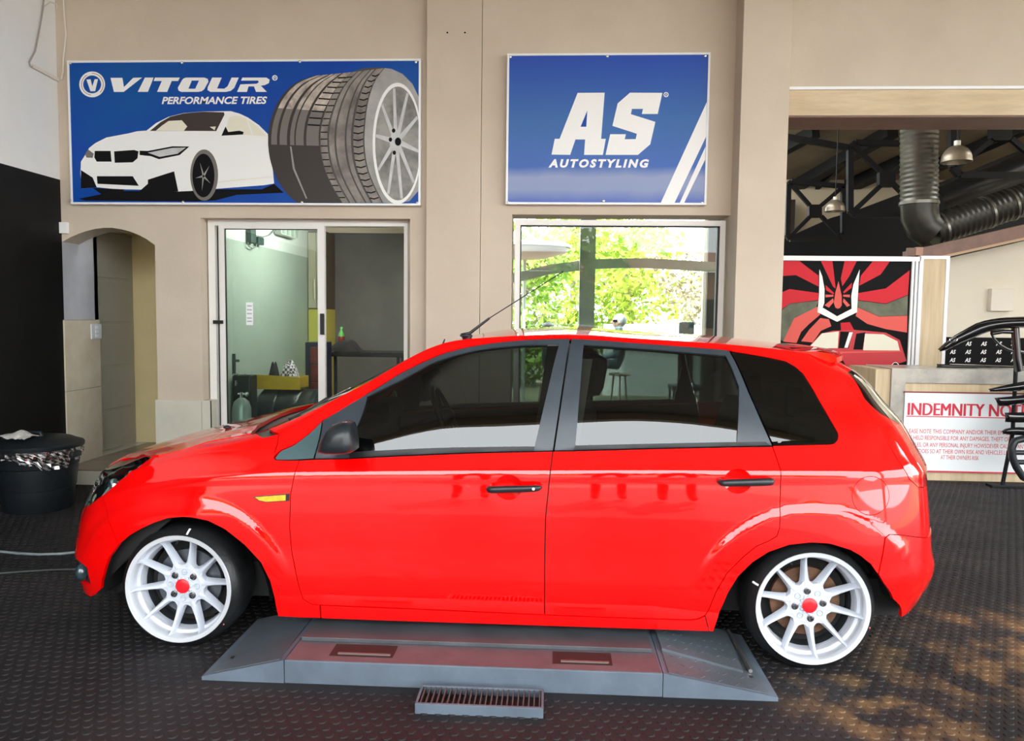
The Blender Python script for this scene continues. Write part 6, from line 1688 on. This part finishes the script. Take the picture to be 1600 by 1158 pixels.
# pale wall behind the counter with its box and the logo board
yr = 8.0
mb = MB(); mb.prism([at_y(x, y, yr) for x, y in ((1440, 420), (1478, 405), (1760, 341), (1760, 780), (1440, 760))], (0, .12, 0)); struct(mb.build('wall_bay_right', M('pale_bay_wall', (.72, .66, .55), .8, var=.06, scale=2)))
pbox(1549, 1584.5, 451, 486, yr - .06, yr, .004)
wb = pbox(1549, 1584.5, 451, 486, yr - .07, yr, .004).build('wall_box', M('box_cream', (.70, .64, .56), .6), None); tag(wb, 'square cream box fixed high on the pale wall above the logo board', 'wall box')
lb = thing('logo_board', 'black board printed with rows of small white AS logos', 'board', tuple(at_y(1540, 590, yr - .05)))
pbox(1476, 1680, 528, 640, yr - .05, yr - .01).build('panel', PBLACK, lb)
for r_i, (yy, xs) in enumerate(((537, (1489.7, 1513.8, 1537.7, 1561, 1584.3, 1608)), (549.8, (1489, 1513, 1537, 1561, 1584.5, 1608)), (562.5, (1488.5, 1512.4, 1536.4, 1560, 1584, 1607.5)), (575.3, (1488, 1512, 1536, 1560, 1583.5, 1607)))):
    for x in xs: write('logo', 'AS', x - 4.6, x + 4.6, yy + 3, yy - 3, PWHITE, lb, yr - .05, 2, shear=.25, bold=.0016)
# red ray board
YP = 7.6
def pboard(name, label, x0, x1, y0, y1, ya, th, mat, cat='board'):
    p, q = at_y(x0, (y0 + y1) / 2, ya), at_y(x1, (y0 + y1) / 2, ya); a, b = at_y((x0 + x1) / 2, y0, ya), at_y((x0 + x1) / 2, y1, ya)
    t = thing(name, label, cat, ((p[0] + q[0]) / 2, ya, 0)); return t, p[0], q[0], b[2], a[2]
pb, X0, X1, Z0, Z1 = pboard('ray_poster', 'big poster of red and black rays with a white horned emblem and red car', 1214, 1424.5, 400.5, 600, YP, .04, None, 'poster')
mb = MB(); mb.box(X0 - .1, X1, YP, YP + .04, 0, Z1 - .02); mb.build('panel', PBLACK, pb)
mb = MB(); mb.box(X0 - .1, X1 + .05, YP - .02, YP + .06, Z1 - .045, Z1 + .0); mb.build('frame_bar', ALU, pb)
for k, (a, b) in enumerate(((1421, 1424.5), (1426.5, 1430))):
    p, q = at_y(a, 480, YP)[0], at_y(b, 480, YP)[0]; mb = MB(); mb.box(p, q, YP - .02, YP + .04, 0, Z1 - .045); mb.build('frame_bar', ALU, pb)
c4 = lambda x, y: (1210 + x / 5.513, 390 + y / 5.513)
RAY = M('ray_red', (.60, .002, .015), .45, spec=.3); RAYP = M('ray_salmon', (.72, .10, .08), .45, spec=.3); RAYG = M('ray_moss', (.14, .15, .09), .5, var=.5, scale=6)
R4 = lambda nm, p, m, l: poly_set(nm, p, m, pb, YP, l, c4)
R4('moss_ray', [(40, 540), (130, 468), (380, 440), (360, 500), (180, 585), (80, 790), (35, 770)], RAYG, 1)
R4('moss_ray', [(720, 440), (960, 470), (1150, 395), (1145, 568), (900, 575), (720, 498)], RAYG, 1)
R4('red_ray', [(30, 98), (215, 98), (275, 145), (380, 225), (380, 318), (185, 220), (30, 230)], RAY, 2)
R4('red_ray', [(30, 385), (130, 340), (380, 375), (378, 435), (130, 465), (30, 540)], RAY, 2)
R4('red_ray', [(400, 98), (500, 98), (528, 335), (505, 320)], RAY, 2)
R4('red_ray', [(605, 98), (710, 98), (645, 230), (585, 315), (572, 250)], RAY, 2)
R4('red_ray', [(850, 98), (998, 98), (915, 215), (730, 312), (745, 225)], RAY, 2)
R4('red_ray', [(1166, 178), (1150, 390), (960, 465), (725, 435), (722, 375), (960, 335)], RAY, 2)
R4('salmon_ray', [(720, 500), (900, 578), (1146, 570), (1142, 715), (960, 685), (800, 640), (700, 572)], RAYP, 2)
R4('salmon_ray', [(372, 492), (395, 560), (300, 640), (230, 710), (190, 805), (75, 792), (170, 592)], RAYP, 2)
R4('salmon_ray', [(395, 590), (470, 600), (490, 660), (400, 700), (330, 800), (230, 790), (300, 690)], RAYP, 2)
R4('red_ray', [(570, 632), (650, 625), (690, 700), (575, 705)], RAY, 2)
R4('inner_ray', [(440, 305), (515, 375), (505, 385), (445, 350)], RAY, 2); R4('inner_ray', [(668, 285), (592, 365), (600, 378), (665, 330)], RAY, 2)
R4('inner_ray', [(440, 388), (508, 390), (508, 405), (440, 412)], RAYP, 2); R4('inner_ray', [(650, 388), (592, 390), (592, 405), (650, 412)], RAYP, 2)
R4('inner_ray', [(432, 480), (505, 420), (512, 450), (470, 500)], RAYP, 2); R4('inner_ray', [(652, 480), (596, 420), (590, 450), (625, 495)], RAYP, 2)
R4('emblem_horn', [(388, 170), (412, 230), (432, 340), (430, 460), (416, 500), (540, 575), (665, 510), (662, 400), (680, 300), (735, 170), (725, 300), (712, 540), (540, 622), (372, 540), (385, 380)], PWHITE, 4)
R4('emblem_drop', [(552, 272), (580, 400), (580, 480), (565, 503), (545, 510), (525, 500), (512, 460), (525, 370)], RAYP, 3)
R4('car_print', [(300, 835), (400, 725), (500, 700), (690, 692), (960, 715), (1080, 780), (1138, 960), (980, 1012), (640, 1045), (560, 900)], M('print_car_red', (.55, .02, .03), .4), 5)
R4('car_glass_and_glare_print', [(310, 830), (410, 722), (555, 705), (545, 850), (330, 850)], PCREAM, 6)  # pale glare on the glossy poster, put into the print as colour
R4('car_glass_and_glare_print', [(568, 706), (672, 708), (640, 850), (552, 850)], PBLACK, 6); R4('car_pillar_print', [(645, 712), (676, 712), (632, 846), (602, 846)], PWHITE, 7)
R4('car_glass_and_glare_print', [(705, 725), (785, 712), (760, 862), (680, 862)], PBLACK, 6); R4('car_glass_and_glare_print', [(780, 725), (940, 730), (1060, 790), (1080, 870), (765, 868)], PCREAM, 6)  # black piece is printed window, cream piece is painted glare
R4('car_line_print', [(560, 880), (1090, 872), (1090, 880), (560, 893)], RAYP, 6)
R4('road_print', [(640, 1050), (990, 1000), (1140, 962), (1140, 1180), (560, 1180)], PBLACK, 5); R4('car_wheel_print', ell(1042, 1010, 34, 40, 20), PWHITE, 7); R4('car_wheel_print', ell(1042, 1010, 28, 34, 20), PBLACK, 8)
# wood column with white edges
wc, X0, X1, Z0, Z1 = pboard('wood_column', 'upright pale wood panel with white edges beside the red ray poster', 1431.5, 1478, 400, 600, YP, .1, None, 'panel')
mb = MB(); mb.box(X0 + .035, X1 - .03, YP - .01, YP + .25, 0, Z1 - .03); mb.build('wood_face', WOODSIDE, wc)
for (a, b) in ((X0, X0 + .035), (X1 - .03, X1)):
    mb = MB(); mb.box(a, b, YP - .02, YP + .26, 0, Z1 - .03); mb.build('white_edge', ALU, wc)
mb = MB(); mb.box(X0, X1, YP - .02, YP + .26, Z1 - .03, Z1); mb.build('white_edge', ALU, wc)
# reception counter
YCN = 6.62
ct_, X0, X1, Z0, Z1 = pboard('reception_counter', 'reception counter with a marbled surround and pale wood front', 1390, 1790, 578.5, 750, YCN, .5, None, 'counter')
MARB = M('grey_marble', (.50, .46, .40), .25, var=.4, scale=5, second=(.30, .29, .26))
xl_ = at_y(1411, 680, YCN)[0]; zt_ = at_y(1500, 599.5, YCN)[2]; xw = at_y(1366, 640, YCN + .02)[0]
mb = MB(); mb.box(X0, xl_, YCN, YCN + .55, 0, zt_); mb.build('upright', MARB, ct_)
mb = MB(); mb.box(X0, X1, YCN, YCN + .55, zt_, Z1); mb.build('top', MARB, ct_)
mb = MB(); mb.box(xw, X0 - .002, YCN + .02, YCN + .6, 0, Z1 - .01); mb.build('end_panel', WOODSIDE, ct_)
mb = MB(); mb.box(xl_, X1, YCN + .03, YCN + .5, 0, zt_); mb.build('front_panel', WOODSIDE, ct_)
YN = YCN - .012
no = thing('indemnity_notice', 'white notice board headed INDEMNITY NOTICE on the reception counter front', 'notice', tuple(at_y(1510, 740, YN)))
pbox(1411.5, 1640, 614, 738.5, YN, YN + .01).build('board', M('notice_white', (.80, .84, .86), .3), no)
NRED = M('notice_red', (.62, .02, .05), .5); NDK = M('notice_dark_red', (.20, .01, .025), .5)
pbox(1411.5, 1640, 613.2, 615.4, YN - .001, YN).build('border_line', NDK, no); pbox(1411.5, 1640, 737, 739.2, YN - .001, YN).build('border_line', NRED, no); pbox(1416, 1626, 651.5, 653, YN - .001, YN).build('rule', NRED, no)
for dx in (0, .8, 1.6): write('heading', 'INDEMNITY NOTICE', 1416 + dx, 1625 + dx, 648.5, 629, NRED, no, YN, 2 + dx * .2)
for (body, x0, x1, yb3) in (('PLEASE NOTE THIS COMPANY AND/OR THEIR EMPLOYEES WILL NOT', 1413, 1630, 676.5), ('BE HELD RESPONSIBLE FOR ANY DAMAGES, THEFT OR FIRE TO', 1418, 1603, 686.8), ('VEHICLES, OR ANY PERSONAL INJURY HOWSOEVER CAUSED. ANYONE', 1412, 1616, 697.5), ('WHO DOES SO AT THEIR OWN RISK AND VEHICLES LEFT HERE', 1417, 1598, 707.6), ('AT THEIR OWNERS RISK', 1469.5, 1529.5, 717.8)):
    write('text_line', body, x0, x1, yb3, yb3 - 6.6, NRED, no, YN, 2, bold=0)
# ---- rack of black bumpers in front of the counter
GBL = M('gloss_black', (.006, .006, .007), .12, coat=1)
RAWP = M('raw_plastic', (.46, .44, .40), .5)
def bumper(label, U, L, yy, bulge, group='spare black bumpers on the rack', under=None):
    """curved bumper skin: upper and lower edges traced, the middle bulging forward and the far end turning back"""
    n = 28; dn = lambda P: dens(P, n)
    u_, l_ = dn(U), dn(L); t = thing('car_bumper', label, 'bumper', tuple(at_y(*u_[0], yy)), group); rows = []
    for i in range(n):
        f = i / (n - 1); row = []
        for k in range(9):
            g = k / 8; b = bulge * (math.sin(math.pi * (.15 + .7 * g))**.8) * (.25 + .75 * math.sin(math.pi * min(1, f * .9 + .05)))
            x = u_[i][0] + (l_[i][0] - u_[i][0]) * g; y = u_[i][1] + (l_[i][1] - u_[i][1]) * g
            row.append(tuple(at_y(x, y, yy) - [0, b + .10 * math.sin(math.pi * f), 0]))
        rows.append(row)
    mb = MB(); mb.grid(rows); o = mb.build('skin', GBL, t, smooth=60)
    sm = o.modifiers.new('thickness', 'SOLIDIFY'); sm.thickness = .006; sm.offset = 1 if False else -1
    return t
yrk = 6.32
b1 = bumper('big black front bumper arching over the top of the bumper rack', [(1464, 546.5), (1472, 537), (1481, 528), (1498, 516), (1515, 505.4), (1537, 499.3), (1573, 496.3), (1620, 495.5), (1680, 500), (1740, 512)],
       [(1466, 548.3), (1477, 545.5), (1489.6, 537), (1512.5, 526), (1534, 516.5), (1560, 512), (1586, 511), (1622, 514), (1680, 522), (1740, 535)], yrk, .10)
mb = MB(); mb.tube([at_y(x, y, yrk - .06) for x, y in ((1586, 512), (1587, 530), (1589, 560), (1593, 580))], .03, seg=8); mb.tube([at_y(x, y, yrk - .06) for x, y in ((1549, 521), (1566, 518), (1590, 519))], .018, seg=8)
mb.tube([at_y(x, y, yrk - .06) for x, y in ((1549, 521), (1553, 529), (1562, 539), (1575, 546), (1588, 549), (1610, 552))], .010, seg=8); mb.build('grille_frame', GBL, b1, smooth=50)
c = at_y(1489.6, 531, yrk - .16); mb = MB(); mb.tube([(c[0] + .028 * math.cos(a), c[1], c[2] + .020 * math.sin(a)) for a in np.linspace(0, 6.283, 25)[:-1]], .003, seg=6, closed=True); mb.tube([(c[0] - .01, c[1], c[2] + .008), (c[0], c[1], c[2] - .008), (c[0] + .01, c[1], c[2] + .008)], .003, seg=6); mb.build('badge', CHROME, b1, smooth=50)
mb = MB(); rows = [[tuple(at_y(x, y, yrk + .02)), tuple(at_y(x + 3, y - 4, yrk + .08))] for x, y in ((1490, 536.5), (1505, 529), (1519, 521), (1533, 515.5), (1550, 513))]; mb.grid(rows); mb.build('inner_lip', RAWP, b1, smooth=50)
zc_ = Z1
b2 = bumper('long flat black splitter lying on the counter top', [(1462.5, 568.5), (1480, 569), (1530, 569.5), (1592, 571), (1700, 573)], [(1462.5, 574.8), (1480, 574.7), (1530, 574.5), (1592, 574), (1700, 573.6)], YCN + .09, .05)
mb = MB(); rows = [[tuple(at_y(x, y, YCN + .06)), tuple(at_y(x, y2, YCN + .05))] for x, y, y2 in ((1484, 568.6, 569.2), (1520, 569.6, 572), (1560, 571.8, 575.5), (1592, 575, 578))]; mb.grid(rows); mb.build('pale_edge', RAWP, b2)
bumper('thin black lip spoiler, the uppermost of the parts on the rack arms', [(1543, 608.5), (1560, 603), (1580, 597), (1600, 592.5), (1650, 586), (1720, 590)], [(1545, 611), (1562, 610), (1580, 608.5), (1600, 606), (1650, 600), (1720, 603)], yrk, .06)
bumper('black bumper with a pale raw underside under the thin lip spoiler', [(1552, 622), (1565, 620), (1580, 617.5), (1600, 613.5), (1650, 608), (1720, 612)], [(1557, 634), (1566, 633), (1580, 629.5), (1600, 626), (1650, 622), (1720, 626)], yrk, .07)
bumper('black bumper with a round fixing hole in the middle of the rack', [(1568, 645), (1580, 644), (1600, 642.5), (1650, 641), (1720, 645)], [(1568.5, 658.5), (1580, 658.5), (1600, 657), (1650, 656), (1720, 660)], yrk, .06)
bumper('slim curved black bumper low on the rack', [(1564, 674), (1568, 670), (1576, 667.5), (1600, 666.5), (1650, 667), (1720, 671)], [(1564.5, 676.5), (1572, 677), (1582, 677.3), (1600, 677.3), (1650, 678), (1720, 682)], yrk, .06)
for (x0, y0, x1, y1) in ((1556, 634.5, 1600, 627.5), (1567, 676.8, 1600, 677.6)):
    pass
gf = thing('car_grille', 'black ladder-like car grille leaning at the foot of the rack', 'grille', tuple(at_z(1595, 745, .0)))
mb = MB(); mb.tube([at_y(x, y, yrk - .02) for x, y in ((1640, 683), (1600, 685.5), (1586, 689), (1581, 700), (1582, 715), (1588, 730), (1598, 745), (1612, 752))], .030, seg=8); mb.build('frame', BLKPL, gf, smooth=50)
for y in (707, 722): mb = MB(); mb.tube([at_y(1584, y, yrk - .02), at_y(1640, y + 1, yrk - .02)], .020, seg=8); mb.build('grille_bar', BLKPL, gf, smooth=50)
rk = thing('bumper_rack', 'thin black steel rack standing in front of the reception counter', 'rack', tuple(at_z(1600, 752, 0)))
fl_ = at_z(1569, 750, 0); x_r = fl_[0]
yA = 6.44
for (px, dx) in ((1582, 0), (1700, .0)):
    tp = at_y(px, 575, yA - .02); ft = at_y(px - 13 if px < 1650 else px + 10, 700, yA); mb = MB(); mb.tube([(ft[0], yA, 0.0), tuple(at_y(px, 678, yA)), tuple(at_y(px + 6, 560, yA))], .016, seg=8); mb.build('post', BLKST, rk, smooth=50)
a, b = at_y(1545, 751, yA), at_y(1740, 756, yA); mb = MB(); mb.box(a[0], b[0], yA - .05, yA + .05, 0, .022, bevel=.004); mb.build('foot', BLKST, rk)
for y in (604, 628, 652, 673):
    mb = MB(); p = at_y(1586, y, yA); mb.cyl(tuple(p), (p[0], yrk - .02, p[2]), .012, seg=8); mb.build('arm', BLKST, rk)

# ================================================================== SMALL THINGS ON THE LEFT WALL
cl = thing('wall_cable', 'white cable and trunking looping down the corner above the banner', 'cable', tuple(at_x(60, 110, XL)))
WC = M('cable_white', (.72, .66, .58), .5); GRC = M('cable_grey', (.34, .30, .28), .5)
def xw_(x, y, d=.012): return tuple(at_x(x, y, XL + d))
mb = MB(); mb.tube([xw_(70, -20), xw_(67, 15), xw_(61, 50), xw_(55, 80), xw_(46, 97), xw_(47, 103), xw_(53, 106)], .006, seg=6); mb.build('cable', GRC, cl, smooth=50)
mb = MB(); bar(mb, xw_(50, 103), xw_(91, 125), .025, .02, (1, 0, 0)); mb.build('trunking', WC, cl)
mb = MB(); mb.tube([tuple(at_y(x, y, YW - .012)) for x, y in ((98, -20), (100, 20), (103, 55), (99, 90), (98.5, 112), (96, 124)) ], .006, seg=6); mb.build('cable', WC, cl, smooth=50)
mb = MB(); mb.tube([xw_(70, 10), xw_(80, 3), xw_(88, 6), xw_(91, 30), xw_(92, 70), xw_(95, 100), xw_(93, 122)], .005, seg=6); mb.build('cable', WC, cl, smooth=50)
sb_ = pbox(91.5, 104.5, 347, 364.5, YW - .03, YW - .002, .004).build('sensor_box', M('plastic_white', (.84, .84, .82), .4), None); tag(sb_, 'small white plastic box on the corner just above the arched passage', 'box')
sw = thing('light_switch', 'narrow grey light switch on the wall inside the arched passage', 'light switch', xw_(149, 518, .0))
P = at_x(149.5, 518, XL + .012); mb = MB(); mb.box(XL + .010, XL + .022, P[1] - .07, P[1] + .07, P[2] - .062, P[2] + .062, bevel=.003); mb.build('plate', M('plastic_grey', (.62, .65, .66), .35), sw)
for k in (-1, 0, 1): mb = MB(); mb.box(XL + .022, XL + .026, P[1] - .02, P[1] + .02, P[2] + k * .035 - .011, P[2] + k * .035 + .011, bevel=.002); mb.build('rocker', M('plastic_white', (.84, .84, .82), .4), sw)
# screw holes left in the pilaster
for x in (699, 726.5):
    c = at_y(x, 51, YW - .06); mb = MB(); mb.lathe([(0, 0), (.007, 0)], 10, mtx=Matrix.Translation((c[0], YW - .0612, c[2])) @ Matrix.Rotation(math.pi / 2, 4, 'X')); mb.build('screw_hole', PBLACK, bpy.data.objects['wall_back_pilaster'])
